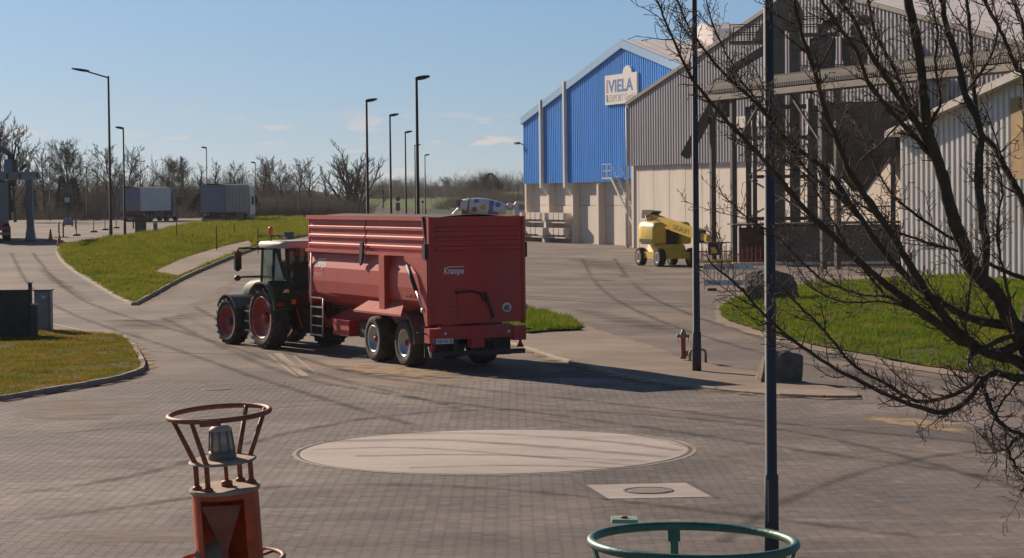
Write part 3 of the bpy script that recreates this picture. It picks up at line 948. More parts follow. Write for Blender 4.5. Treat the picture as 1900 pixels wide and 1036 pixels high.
def slope_roof(name, m, parent, sA, zA, sB, zB, y0, y1, pitch=1.1, t=0.12):
    """one roof slope with shallow corrugation running down the slope"""
    mb = MB()
    n = int((y1 - y0) / (pitch / 2))
    rows = []
    for i in range(n + 1):
        y = y0 + (y1 - y0) * i / n
        dz = 0.05 if i % 2 else 0.0
        rows.append([(sA, y, zA + dz), (sB, y, zB + dz)])
    mb.sheet(rows)
    mb.prism([(sA, zA - t), (sB, zB - t), (sB, zB - t - 0.05), (sA, zA - t - 0.05)], y0 + 0.02, y1, 'y')
    return mb.build(name, m, parent, fix=False)

def gable(s0, s1, sr, ze, zr):
    return lambda s: ze + (zr - ze) * ((s - s0) / (sr - s0) if s < sr else (s1 - s) / (s1 - sr))

def flat_pt(px, D):
    x = (px - 950) / F_PX * D
    return (x, D, H(x, D))
# ---------------- blue hall
bh = thing('warehouse', 'blue ribbed metal gable hall on concrete bays with a white name sign', 'warehouse', (1.74, 209, 0), S_ANG)
B0, B1, BR = -1.35, 47.4, 23.0
bz = gable(B0, B1, BR, 11.35, 16.9)
corrugated('cladding', M_BLUE, bh, B0, B1, lambda s: 5.32, lambda s: bz(s) - 0.02, 0.0)
mb = MB(); mb.box(B0, B1, 0.02, 0.62, 5.36, 5.46); mb.build('soffit', M_BLUETRIM, bh)
cols = [-1.2 + 5.98 * i for i in range(5)]
for c in cols:
    mb = MB(); mb.box(c - 0.21, c + 0.21, 0.0, 0.9, 0, 5.35); mb.build('column', M_CONW, bh)
for a, b in zip(cols, cols[1:] + [29.0]):
    for z0, z1 in ((0.0, 3.32), (3.35, 5.34)):
        mb = MB(); mb.box(a + 0.212, b - 0.212, 0.60, 0.85, z0, z1); mb.build('wall_panel', M_CONW, bh)
for nm, (sA, sB) in (('verge_trim', (B0 - 0.15, BR)), ('verge_trim', (BR, B1 + 0.15))):
    za, zb_ = bz(max(B0, sA)), bz(min(B1, sB))
    mb = MB(); mb.prism([(sA, za - 0.55), (sB, zb_ - 0.55), (sB, zb_ + 0.12), (sA, za + 0.12)], -0.32, -0.12, 'y'); mb.build(nm, M_BLUETRIM, bh)
slope_roof('roof_slope', M_ROOF, bh, BR, 16.98, B1 + 0.6, bz(B1) - 0.05, -0.28, 62)
slope_roof('roof_slope', M_ROOF, bh, BR, 16.98, B0 - 0.5, bz(B0) - 0.05, -0.28, 62)
mb = MB(); mb.box(B0, B0 + 0.3, 0.95, 61, 0, 11.2); mb.build('side_wall', M_CONW, bh)
mb = MB(); mb.box(B1 - 0.3, B1, 0.95, 61, 0, 11.2); mb.build('side_wall', M_CONW, bh)
mon = MB(); mon.prism([(BR - 2.2, 16.2), (BR + 2.2, 16.2), (BR + 2.2, 17.9), (BR, 18.5), (BR - 2.2, 17.9)], 7, 58, 'y')
ro = mon.build('ridge_monitor', M_ROOF, bh)
mb = MB(); mb.box(BR + 2.21, BR + 2.26, 9, 57, 17.0, 17.75); mb.build('glazing_strip', M_GLASSDK, ro)
for s in (3.85, 9.85):
    mb = MB(); mb.box(s - 0.19, s + 0.19, -0.42, -0.10, 4.9, bz(s) + 0.35)
    mb.prism([(-0.42, 4.9), (-0.10, 4.9), (0.55, 4.2), (0.25, 4.2)], s - 0.17, s + 0.17, 'x')
    mb.build('downpipe', M_WHITE, bh)
wl_ = MB(); wl_.tube([(B0, 0.0, 8.9), (B0 - 0.5, -0.3, 9.1)], 0.05, 6); wl_.cbox(B0 - 0.8, -0.45, 9.1, 0.7, 0.35, 0.2)
wl_.build('wall_lamp', M_DKSTEEL, bh)
# outside stair and landing
M_RAIL = mat('rail_paint', (0.50, 0.48, 0.45), 0.5, 0.2, var=0.1)
st = MB(); st.box(20.2, 22.4, -1.0, -0.1, 5.55, 5.68); lnd = st.build('stair_landing', M_RAIL, bh)
for s in (20.25, 21.3, 22.35):
    mb = MB(); mb.box(s - 0.03, s + 0.03, -1.0, -0.94, 5.68, 6.75); mb.build('rail_post', M_RAIL, lnd)
for z in (6.2, 6.75):
    mb = MB(); mb.box(20.22, 22.38, -1.01, -0.93, z, z + 0.06); mb.build('rail_bar', M_RAIL, lnd)
for y in (-1.0, -0.3):
    mb = MB(); mb.bar((22.4, y, 5.6), (27.6, y, 1.2), 0.08, 0.26); mb.build('stair_stringer', M_RAIL, bh)
    mb = MB(); mb.bar((22.4, y, 6.7), (27.6, y, 2.3), 0.05, 0.05); mb.build('stair_rail', M_RAIL, bh)
for i in range(14):
    q = (i + 0.5) / 14
    mb = MB(); mb.cbox(22.4 + 5.2 * q, -0.65, 5.62 - 4.4 * q, 0.28, 0.66, 0.04); mb.build('stair_tread', M_RAIL, bh)
# name sign
sg = MB()
Z0, Z1, SX0, SX1 = 11.75, 14.2, 19.4, 26.3
dome = [(SX0, Z0), (SX1, Z0), (SX1, Z1)] + [(24.25 + 0.95 * math.cos(R(a)), Z1 + 0.62 * math.sin(R(a))) for a in range(0, 181, 15)] + [(SX0, Z1)]
sg.prism(dome, -0.30, -0.14, 'y')
sign = sg.build('name_sign', mat('sign_white', (0.78, 0.72, 0.68), 0.5, var=0.04), bh)
M_TBLUE = mat('sign_blue', (0.045, 0.15, 0.40), 0.5, var=0.05)
M_TGREY = mat('sign_grey', (0.33, 0.31, 0.32), 0.5, var=0.05)
FS = lambda x, z, y=-0.305: frame((x, y, z), (1, 0, 0), (0, 0, 1))
text_obj('VIELA', 1.42, M_TBLUE, sign, FS(20.25, 12.78), bold=0.045, width=5.4)
text_obj('EXPORT GmbH', 0.84, M_TGREY, sign, FS(20.35, 11.98), width=5.5)
mb = MB(); mb.prism([(19.75, 12.75), (20.15, 12.75), (20.0, 13.85), (19.75, 13.85)], -0.312, -0.300, 'y'); mb.build('red_emblem', mat('sign_red', (0.50, 0.24, 0.24), 0.5), sign)
mb = MB(); mb.prism([(19.75, 12.0), (20.2, 12.0), (20.0, 12.6), (19.75, 12.6)], -0.312, -0.300, 'y'); mb.build('blue_emblem', M_TBLUE, sign)

# concrete block racks in the first two bays
M_BLOCK = mat('precast_concrete', (0.62, 0.56, 0.49), 0.9, var=0.1, scale=2, bump=0.15)
DIRS = Vector((0.336, -0.9426, 0)); DIRN = Vector((0.9426, 0.336, 0))
def hall_pt(o, s, y, z=0): return Vector(o) + DIRS * s + DIRN * y + Vector((0, 0, z))
for i, lab in enumerate(('tiered rack of pale concrete blocks in the leftmost bay of the blue hall', 'tiered rack of pale concrete blocks in the second bay of the blue hall')):
    rk = thing('block_rack', lab, 'rack', hall_pt((1.74, 209, 0), cols[i] + 0.4, -0.75), S_ANG, 'concrete block racks')
    for t, z in enumerate((0.0, 1.35)):
        mb = MB(); mb.box(0.0, 0.55, 0.0 + 0.15 * t, 0.95, z, z + 0.62); mb.build('end_block', M_BLOCK, rk)
        mb = MB(); mb.box(-0.35 + 0.5 * t, 0.75, -0.25 + 0.2 * t, 0.85, z + 0.63, z + 1.32); mb.build('corner_block', M_BLOCK, rk)
        mb = MB(); mb.box(0.6, 5.1, 0.25, 1.2, z + 0.42, z + 0.56); mb.build('shelf', M_BLOCK, rk)
        for j in range(3):
            x = 1.35 + j * 1.28
            mb = MB(); mb.box(x, x + 1.08, 0.12, 1.0, z + 0.72, z + 1.32); bl = mb.build('block', M_BLOCK, rk)
            for ox in (0.05, 0.8):
                mb = MB(); mb.box(x + ox, x + ox + 0.2, 0.3, 0.9, z + 0.57, z + 0.72); mb.build('nib', M_BLOCK, bl)

# ---------------- grey hall
G_O = (9.56, 180.0, 0.0)
gh = thing('warehouse', 'large grey ribbed metal gable hall on a tall plain concrete base', 'warehouse', G_O, S_ANG)
G1, GR = 61.5, 30.6
gz = gable(0, G1, GR, 11.45, 18.1)
corrugated('cladding', M_GREYCLAD, gh, 0, G1, lambda s: 6.5, lambda s: gz(s) - 0.02, -0.10, 0.48, 0.17, 0.44)
i = 0
s = 0.0
while s < G1:
    e = min(G1, s + 1.5)
    mb = MB(); mb.box(s + 0.008, e - 0.008, 0.0 + 0.012 * (i % 2), 0.3, 0, 6.6); mb.build('wall_panel', M_CONW, gh)
    s += 1.5; i += 1
for sA, sB in ((-0.1, GR), (GR, G1 + 0.2)):
    za, zb_ = gz(max(0, sA)), gz(min(G1, sB))
    mb = MB(); mb.prism([(sA, za - 0.16), (sB, zb_ - 0.16), (sB, zb_ + 0.12), (sA, za + 0.12)], -0.42, -0.29, 'y'); mb.build('verge_trim', mat('brown_trim', (0.16, 0.13, 0.11), 0.6), gh)
slope_roof('roof_slope', M_ROOF, gh, GR, 18.2, G1 + 0.9, gz(G1) - 0.1, -0.3, 55)
slope_roof('roof_slope', M_ROOF, gh, GR, 18.2, -0.35, 11.38, -0.3, 55)
mb = MB(); mb.box(G1 - 0.3, G1 - 0.02, 0.32, 54, 0, 11.2); mb.build('side_wall', M_CONW, gh)
mb = MB(); mb.box(0.02, 0.3, 0.32, 54, 0, 11.2); mb.build('side_wall', M_CONW, gh)
mb = MB(); mb.tube([(-0.15, -0.3, 11.2), (-0.15, -0.25, 0.0)], 0.09, 8); mb.build('downpipe', M_WHITE, gh)
M_LIGHTP = mat('rooflight_panel', (0.66, 0.58, 0.54), 0.5, var=0.1)
for a, b, z0, z1 in ((19.5, 24.5, 8.9, 9.7), (19.0, 24.6, 11.4, 12.3), (40, 46, 8.9, 9.7)):
    n = int((b - a) / 1.1)
    for j in range(n):
        mb = MB(); mb.box(a + j * 1.1, a + j * 1.1 + 1.02, -0.34, -0.29, z0, z1); mb.build('light_panel', M_LIGHTP, gh)

# ---------------- pale shed on the right
S_O = (18.45, 107.0, 0.0)
sh = thing('shed', 'pale ribbed metal shed with grey verge behind the bare tree', 'shed', S_O, S_ANG)
SH1, SHR = 34.0, 17.0
sz_ = gable(0, SH1, SHR, 7.15, 10.5)
corrugated('cladding', M_SHEDCLAD, sh, 0, SH1, lambda s: 0.15, lambda s: sz_(s) - 0.02, 0.0, 0.46, 0.06, 0.42)
mb = MB(); mb.box(0, SH1, 0.0, 0.2, -0.1, 0.3); mb.build('plinth', M_CONW, sh)
for sA, sB in ((-0.5, SHR), (SHR, SH1 + 0.5)):
    za, zb_ = sz_(0) - 0.1 if sA < 0 else sz_(sA), sz_(sB) if sB < SH1 else sz_(SH1) - 0.1
    mb = MB(); mb.prism([(sA, za - 0.20), (sB, zb_ - 0.20), (sB, zb_ + 0.14), (sA, za + 0.14)], -0.62, -0.48, 'y'); mb.build('verge_trim', mat('verge_grey', (0.52, 0.46, 0.42), 0.6), sh)
slope_roof('roof_slope', M_ROOF, sh, SHR, 10.6, -0.5, 7.08, -0.6, 30)
slope_roof('roof_slope', M_ROOF, sh, SHR, 10.6, SH1 + 0.5, 7.08, -0.6, 30)
mb = MB(); mb.box(0.02, 0.2, 0.22, 29, 0, 7.0); mb.build('side_wall', M_SHEDCLAD, sh)
mb = MB(); mb.box(9.6, 11.8, -0.075, -0.062, 4.8, 8.3); mb.build('rust_patch', mat('rusty_sheet', (0.42, 0.27, 0.12), 0.8, var=0.3, scale=1.5), sh)

# ---------------- conveyor gallery
cv = thing('conveyor', 'long level covered conveyor with ribbed round hood on steel posts before the grey hall', 'conveyor', (12.8, 141, 0), S_ANG)
M_HOOD = mat('conveyor_hood', (0.085, 0.072, 0.060), 0.8, 0.0, var=0.2, scale=1.5)
M_BEAM = mat('conveyor_beam', (0.22, 0.188, 0.158), 0.8, var=0.15, scale=1)
rows = []
CL = 46.0
nn = int(CL / 0.11)
for i in range(nn + 1):
    x = -0.4 + CL * i / nn
    r = 0.66 + (0.028 if i % 2 else 0.0)
    if i == 0: r = 0.5
    rows.append([(x, -r * math.cos(R(a)), 10.55 + r * math.sin(R(a))) for a in range(-10, 191, 20)])
mb = MB(); mb.sheet(rows)
e = [(-0.4, -0.5 * math.cos(R(a)), 10.55 + 0.5 * math.sin(R(a))) for a in range(-10, 191, 20)]
mb.add(e, [tuple(range(len(e)))])
mb.build('hood', M_HOOD, cv)
mb = MB(); mb.box(-0.3, CL, -0.72, -0.58, 10.02, 10.36); mb.build('side_beam', M_BEAM, cv)
mb = MB(); mb.box(-0.3, CL, 0.58, 0.72, 10.02, 10.36); mb.build('side_beam', M_BEAM, cv)
mb = MB(); mb.box(-0.3, CL, -0.56, 0.56, 10.06, 10.20); mb.build('deck', M_DKSTEEL, cv)
for x, y in ((0.3, -0.4), (3.3, -0.4), (15.0, -0.4), (15.0, 0.5), (28.0, -0.4)):
    mb = MB(); mb.box(x - 0.15, x + 0.15, y - 0.15, y + 0.15, 0, 10.02); mb.build('post', M_DKSTEEL, cv)
mb = MB(); mb.bar((0.5, -0.3, 9.95), (-1.2, -1.6, 6.6), 0.5, 0.5); mb.build('discharge_spout', M_HOOD, cv)
mb = MB(); mb.prism([(-0.3, 10.0), (1.3, 10.0), (0.9, 9.0), (0.1, 9.0)], -0.6, 0.5, 'y'); mb.build('discharge_hopper', M_HOOD, cv)
for a, b in ((3.4, 15.0),):
    mb = MB(); mb.bar((3.35, -0.4, 7.0), (7.5, -0.4, 9.95), 0.12); mb.build('brace', M_DKSTEEL, cv)
    mb = MB(); mb.bar((14.9, -0.4, 7.0), (11.0, -0.4, 9.95), 0.12); mb.build('brace', M_DKSTEEL, cv)

# ---------------- bucket elevator with platforms
el = thing('bucket_elevator', 'tall dark bucket elevator with railed platforms and slanting spouts', 'elevator', (17.1, 141.5, 0), R(-12))
M_ELEV = mat('elevator_steel', (0.125, 0.105, 0.088), 0.65, 0.2, var=0.25, scale=1.2)
mb = MB(); mb.box(-0.75, 0.0, -0.4, 0.4, 0, 14.4); mb.build('leg_casing', M_ELEV, el)
mb = MB(); mb.box(0.35, 0.95, -0.4, 0.4, 0, 14.4); mb.build('leg_casing', M_ELEV, el)
mb = MB(); mb.prism([(-0.95, 14.4), (1.1, 14.4), (1.2, 15.5), (0.8, 16.4), (-0.2, 16.5), (-0.9, 15.6)], -0.55, 0.55, 'y'); mb.build('head', M_ELEV, el)
for x0, x1, z in ((-3.3, -0.8, 13.6), (1.0, 3.4, 14.0), (1.0, 4.4, 11.0)):
    mb = MB(); mb.box(x0, x1, -1.0, 1.0, z, z + 0.14); pf = mb.build('platform', M_ELEV, el)
    for x in lsp(x0 + 0.05, x1 - 0.05, 3):
        for y in (-0.97, 0.97):
            mb = MB(); mb.cbox(x, y, z + 0.64, 0.06, 0.06, 1.0); mb.build('rail_post', M_DKSTEEL, pf)
    for y in (-0.97, 0.97):
        for dz in (0.62, 1.12):
            mb = MB(); mb.box(x0, x1, y - 0.03, y + 0.03, z + dz, z + dz + 0.06); mb.build('rail_bar', M_DKSTEEL, pf)
mb = MB(); mb.prism([(-1.9, 13.75), (-0.8, 13.75), (-0.8, 15.2), (-1.5, 14.6)], -0.5, 0.5, 'y'); mb.build('drive_housing', M_BEAM, el)
mb = MB(); mb.bar((-0.7, -0.1, 13.5), (-3.2, -0.7, 12.0), 0.55, 0.55); mb.bar((-3.2, -0.7, 12.1), (-3.15, -0.8, 11.2), 0.6, 0.6); mb.build('spout', M_ELEV, el)
mb = MB(); mb.bar((0.9, -0.1, 13.6), (4.0, -0.3, 11.1), 0.5, 0.5); mb.build('spout', M_ELEV, el)

for x in (1.25, 1.75):
    mb = MB(); mb.cyl((x, -0.55, 0.2), (x, -0.55, 11.0), 0.03, n=6); mb.build('ladder_rail', M_DKSTEEL, el)
for i in range(26):
    mb = MB(); mb.cbox(1.5, -0.55, 0.5 + i * 0.4, 0.48, 0.04, 0.04); mb.build('ladder_rung', M_DKSTEEL, el)
# dust cyclones on the upper platform
for i, (x, lab) in enumerate(((19.4, 'dark dust cyclone nearer the bucket elevator head'), (21.3, 'dark dust cyclone farther from the bucket elevator'))):
    cy = thing('dust_cyclone', lab, 'cyclone', (x, 140.6 - i * 0.5, 10.9), 0.0, 'dust cyclones above the conveyor')
    mb = MB(); mb.lathe([(0.12, 0.25), (0.22, 0.4), (0.80, 1.6), (0.82, 2.9), (0.5, 3.0), (0.0, 3.0)], 20); mb.build('shell', M_ELEV, cy)
    mb = MB(); mb.tube([(0, 0, 2.95), (0, 0, 3.5), (0.15, 0, 3.8), (0.5, 0, 3.95), (1.1, 0, 3.95)], 0.28, 12); mb.build('outlet_bend', M_ELEV, cy)
    for a in (45, 135, 225, 315):
        mb = MB(); mb.bar((0.85 * math.cos(R(a)), 0.85 * math.sin(R(a)), 1.9), (0.85 * math.cos(R(a)), 0.85 * math.sin(R(a)), -0.1), 0.08); mb.build('leg', M_DKSTEEL, cy)
# ducts standing before the grey hall
for i, (px, D, z1, r_, lab) in enumerate(((1505, 138.2, 10.0, 0.20, 'thin upright dust duct left of the hopper bin'), (1532, 139.0, 9.9, 0.32, 'thick upright dust duct in front of the hopper bin'), (1402, 138.5, 9.8, 0.14, 'slim upright pipe inside the braced steel frame'))):
    p = flat_pt(px, D)
    du = thing('dust_duct', lab, 'duct', p, 0.0, 'upright ducts under the conveyor')
    mb = MB(); mb.cyl((0, 0, 0), (0, 0, z1), r_, n=14); mb.build('pipe', M_ELEV, du)
    for z in (2.5, 5.0, 7.5):
        mb = MB(); mb.lathe([(r_ + 0.01, z), (r_ + 0.06, z + 0.01), (r_ + 0.06, z + 0.09), (r_ + 0.01, z + 0.1)], 14); mb.build('flange', M_DKSTEEL, du)

# ---------------- lattice support tower
lt = thing('lattice_tower', 'dark braced steel frame standing under the conveyor beside the bucket elevator', 'steel frame', (14.6, 139.5, 0), R(-8))
LX, LY, LZ = 4.1, 2.2, 9.6
for x in (0, LX):
    for y in (0, LY):
        mb = MB(); mb.cbox(x, y, LZ / 2, 0.26, 0.26, LZ); mb.build('post', M_DKSTEEL, lt)
for z in (2.6, 5.2, 7.6, 9.5):
    for y in (0, LY):
        mb = MB(); mb.box(0.135, LX - 0.135, y - 0.09, y + 0.09, z, z + 0.2); mb.build('cross_beam', M_DKSTEEL, lt)
for z0, z1 in ((0.1, 2.55), (2.8, 5.15), (5.4, 7.55)):
    for a, b in ((0.05, LX - 0.05), (LX - 0.05, 0.05)):
        for y in (-0.12, LY + 0.12):
            mb = MB(); mb.bar((a, y + 0.02 * (a > 1), z0), (b, y + 0.02 * (a > 1), z1), 0.09); mb.build('brace', M_STEEL, lt)

# ---------------- hopper bin on legs
hb = thing('hopper_bin', 'dark square hopper bin on tall steel legs under the conveyor', 'hopper', (18.9, 138.8, 0), R(-14))
mb = MB(); mb.box(0, 4.6, 0, 3.6, 6.9, 9.8); mb.build('bin', M_ELEV, hb)
mb = MB()
t_ = [(0, 0, 6.9), (4.6, 0, 6.9), (4.6, 3.6, 6.9), (0, 3.6, 6.9)]; u_ = [(1.9, 1.4, 4.3), (2.7, 1.4, 4.3), (2.7, 2.2, 4.3), (1.9, 2.2, 4.3)]
mb.add(t_ + u_, [(0, 1, 5, 4), (1, 2, 6, 5), (2, 3, 7, 6), (3, 0, 4, 7), (7, 6, 5, 4)]); mb.build('cone', M_ELEV, hb)
for x in (0.15, 4.45):
    for y in (0.15, 3.45):
        mb = MB(); mb.cbox(x, y, 3.45, 0.28, 0.28, 6.9); mb.build('leg', M_DKSTEEL, hb)
for a, b in (((0.15, 0.15, 0.4), (4.45, 0.15, 6.6)), ((4.45, 0.1, 0.4), (0.15, 0.1, 6.6)), ((0.15, 0.15, 3.4), (4.45, 0.15, 3.4))):
    mb = MB(); mb.bar(a, b, 0.1); mb.build('brace', M_STEEL, hb)
for x in lsp(0.6, 4.0, 5):
    mb = MB(); mb.box(x - 0.05, x + 0.05, -0.08, -0.002, 6.95, 9.75); mb.build('stiffener', M_ELEV, hb)

# ---------------- low store under the plant
ls_ = thing('low_store', 'low dark ribbed metal store with a sagging flat roof under the plant', 'store', (13.7, 135.8, 0), R(-2))
M_STORE = mat('store_sheet', (0.15, 0.14, 0.135), 0.65, 0.2, var=0.25, scale=1.2, dirt=0.3)
corrugated('front_wall', M_STORE, ls_, 1.9, 9.7, lambda s: 0.05, lambda s: 2.3, 0.0, 0.28, 0.04, 0.4)
mb = MB(); mb.box(1.9, 9.7, 0.02, 4.0, 0, 2.3); mb.build('body', M_STORE, ls_)
mb = MB(); mb.box(0.1, 1.88, 2.6, 2.8, 0, 2.2); mb.build('back_wall', mat('rusty_brown', (0.13, 0.075, 0.05), 0.8, var=0.25), ls_)
mb = MB(); mb.prism([(-0.5, 2.34), (9.9, 2.42), (9.9, 2.52), (-0.5, 2.44)], -0.7, 4.2, 'y'); mb.build('roof', M_DKSTEEL, ls_)
for x in (0.0, 1.75):
    mb = MB(); mb.cbox(x, -0.4, 1.17, 0.12, 0.12, 2.34); mb.build('post', M_DKSTEEL, ls_)
mb = MB(); mb.cbox(5.0, -0.55, 0.08, 11.0, 0.5, 0.16); mb.build('plinth', M_CONW, ls_)
for i, x in enumerate((0.4, 1.2)):
    rf = thing('red_barrier', ('red slatted barrier leaning in the open bay of the low store, nearer its left post', 'red slatted barrier in the open bay of the low store, nearer the ribbed wall')[i], 'barrier', (13.7 + x, 135.4, 0), R(-2), 'red barriers in the store bay')
    M_REDP = mat('barrier_red', (0.30, 0.05, 0.04), 0.6, var=0.2)
    for dx in (-0.28, 0.0, 0.28):
        mb = MB(); mb.cbox(dx, 0, 0.55, 0.07, 0.05, 1.1); mb.build('slat', M_REDP, rf)
    for z in (0.3, 0.85):
        mb = MB(); mb.cbox(0, 0.05, z, 0.62, 0.04, 0.08); mb.build('rail', M_REDP, rf)

# ---------------- far house on the rise
def far_house(label, px, D, ridge_py, w, rz, wallm, roofm, zdrop):
    p = AT(px, ridge_py, D)
    top = p.z
    zb = top - 6.2
    h = thing('house', label, 'house', (p.x, D, zb), rz)
    mb = MB(); mb.box(-w / 2, w / 2, -4.2, 4.2, -1.5, 3.0); wll = mb.build('wall', wallm, h)
    mb = MB(); mb.prism([(-4.2, 2.98), (4.2, 2.98), (0, 5.95)], -w / 2, -w / 2 + 0.25, 'x'); mb.build('gable', wallm, h)
    mb = MB(); mb.prism([(-4.2, 2.98), (4.2, 2.98), (0, 5.95)], w / 2 - 0.25, w / 2, 'x'); mb.build('gable', wallm, h)
    mb = MB(); mb.prism([(-4.7, 2.75), (0, 6.05), (0, 6.3), (-4.8, 2.95)], -w / 2 - 0.4, w / 2 + 0.4, 'x'); rf = mb.build('roof', roofm, h)
    mb = MB(); mb.prism([(4.7, 2.75), (0, 6.05), (0, 6.3), (4.8, 2.95)], -w / 2 - 0.4, w / 2 + 0.4, 'x'); mb.build('roof', roofm, h)
    mb = MB(); mb.box(w * 0.2, w * 0.2 + 0.7, 0.4, 1.1, 5.2, 6.9); mb.build('chimney', wallm, rf)
    for x in (-w * 0.28, w * 0.1):
        mb = MB(); mb.box(x, x + 1.1, -4.24, -4.2, 1.0, 2.2); wd = mb.build('window', M_GLASSDK, h)
    return h
M_SLATE = mat('dark_slate', (0.055, 0.055, 0.062), 0.7, var=0.2, scale=1)
M_REDROOF = mat('red_tile', (0.13, 0.07, 0.055), 0.8, var=0.2, scale=1)
far_house('far house with dark slate roof on the rise beyond the green field', 803, 880, 346.5, 6.6, R(8), mat('house_brick', (0.22, 0.15, 0.12), 0.9), M_SLATE, 0)
far_house('far reddish roofed house half hidden by bare trees beside the mixer', 848, 850, 352, 8.0, R(-35), mat('house_render', (0.35, 0.30, 0.27), 0.9), M_REDROOF, 0)
# ================================================================== vehicles
M_TYRE = mat('dusty_tyre', (0.040, 0.036, 0.033), 0.9, var=0.3, scale=6, bump=0.3, dirt=0.6, dirtcol=(0.15, 0.12, 0.095))
M_TYREDK = mat('black_tyre', (0.022, 0.021, 0.020), 0.9, var=0.3, scale=6, dirt=0.3, dirtcol=(0.08, 0.07, 0.055))
M_RED = mat('trailer_red', (0.52, 0.026, 0.020), 0.54, sheen=0.08, var=0.16, scale=1.2, dirt=0.6, dirtcol=(0.42, 0.095, 0.07), stretch=(1, 1, 0.45))
M_RIMRED = mat('rim_red', (0.42, 0.022, 0.016), 0.35, var=0.12, scale=3, dirt=0.2, dirtcol=(0.22, 0.10, 0.07))
M_RIMSILVER = mat('rim_silver', (0.45, 0.44, 0.44), 0.35, 0.7, var=0.15)
M_GREEN = mat('tractor_green', (0.016, 0.050, 0.022), 0.6, spec=0.15, var=0.15, scale=3, dirt=0.25, dirtcol=(0.10, 0.09, 0.06))
M_BLACK = mat('black_plastic', (0.022, 0.021, 0.021), 0.6, var=0.25, scale=4, dirt=0.25, dirtcol=(0.08, 0.068, 0.055))
M_GREYPL = mat('grey_plastic', (0.12, 0.115, 0.11), 0.55, var=0.15, dirt=0.3, dirtcol=(0.22, 0.18, 0.14))
M_ROOFW = mat('cab_roof', (0.46, 0.41, 0.33), 0.6, var=0.1, dirt=0.3, dirtcol=(0.45, 0.36, 0.26))
M_GLASS = glass_mat('cab_glass', (0.04, 0.12, 0.12), 0.45)
M_ORANGE = mat('orange_lens', (0.75, 0.16, 0.02), 0.3, var=0.05)
M_REDLENS = mat('red_lens', (0.42, 0.02, 0.015), 0.3, var=0.05)
M_WHITEL = mat('white_lens', (0.70, 0.70, 0.68), 0.3, var=0.05)
M_ALU = mat('bright_steel', (0.60, 0.57, 0.53), 0.4, 0.6, var=0.12)
M_DECAL = mat('decal_white', (0.78, 0.72, 0.70), 0.5, var=0.04)
M_DECALBLK = mat('decal_black', (0.02, 0.02, 0.02), 0.5, var=0.04)

def wheel(parent, x, y, r, w, tyre_m, rim_m, side=1, lugs=0, rim_r=None, hub=None, steer=0.0, n=40, dish=0.08):
    """tyre turned round the axle with lugs, rim dish and hub; side +1 shows its face to +y"""
    rim_r = rim_r or r * 0.62
    h = w / 2
    M0 = Matrix.Rotation(R(-90), 4, 'X')                # local z of the profile runs along +y of the wheel
    prof = [(rim_r, -h * 0.80), (rim_r + 0.03, -h * 0.94), (r * 0.86, -h), (r * 0.96, -h * 0.86), (r * 0.985, -h * 0.45), (r * 0.99, 0), (r * 0.985, h * 0.45), (r * 0.96, h * 0.86), (r * 0.86, h), (rim_r + 0.03, h * 0.94), (rim_r, h * 0.80)]
    mb = MB()
    k = len(prof)
    mb.lathe(prof, n, M0)
    mb.f = [f for f in mb.f if len(f) == 4]; mb.s = [True] * len(mb.f)
    mb.add([(rim_r * math.cos(2 * math.pi * j / n), z, rim_r * math.sin(2 * math.pi * j / n)) for z in (-h * 0.8, h * 0.8) for j in range(n)], [(j, (j + 1) % n, n + (j + 1) % n, n + j) for j in range(n)], True)
    if lugs:
        for i in range(lugs):
            for s in (-1, 1):
                a0 = 2 * math.pi * (i + (0.5 if s > 0 else 0)) / lugs
                vs = []
                for (t, yy, rr) in ((0.0, 0.04, 1.0), (0.24, 1.0, 0.955)):
                    for da in (-0.032, 0.032):
                        a = a0 + t + da
                        for rad in (rr * r * 0.955, rr * r + 0.018):
                            vs.append((rad * math.cos(a), s * yy * h, rad * math.sin(a)))
                mb.add(vs, [(0, 1, 3, 2), (4, 6, 7, 5), (0, 4, 5, 1), (2, 3, 7, 6), (1, 5, 7, 3), (0, 2, 6, 4)])
    t = mb.build('wheel', tyre_m, parent)
    t.location = (x, y, r); t.rotation_euler = (0, 0, steer)
    mb = MB()
    d = side
    rp = [(rim_r + 0.004, -d * h * 0.80), (rim_r + 0.02, d * h * 0.93), (rim_r * 0.97, d * h * 0.90), (rim_r * 0.90, d * (h * 0.9 - dish)), (rim_r * 0.55, d * (h * 0.9 - dish * 2.6)), (rim_r * 0.32, d * (h * 0.9 - dish * 2.8)), (0.0, d * (h * 0.9 - dish * 2.8))]
    mb.lathe(rp, n, M0)
    rim = mb.build('rim', rim_m, t)
    mb = MB()
    zc = h * 0.9 - dish * 2.8
    mb.lathe([(rim_r * 0.26, d * zc), (rim_r * 0.24, d * (zc + 0.10)), (rim_r * 0.12, d * (zc + 0.14)), (0.0, d * (zc + 0.14))], 20, M0)
    mb.build('hub', hub or rim_m, t)
    return t

def arc_strip(rad, y0, y1, a0, a1, t=0.03, n=14, cx=0.0, cz=0.0):
    mb = MB()
    outer = [(cx + rad * math.cos(R(a)), cz + rad * math.sin(R(a))) for a in lsp(a0, a1, n)]
    inner = [(cx + (rad - t) * math.cos(R(a)), cz + (rad - t) * math.sin(R(a))) for a in lsp(a0, a1, n)]
    rows = [[(x, y0, z) for x, z in outer], [(x, y1, z) for x, z in outer], [(x, y1, z) for x, z in inner], [(x, y0, z) for x, z in inner], [(x, y0, z) for x, z in outer]]
    mb.sheet(rows)
    return mb

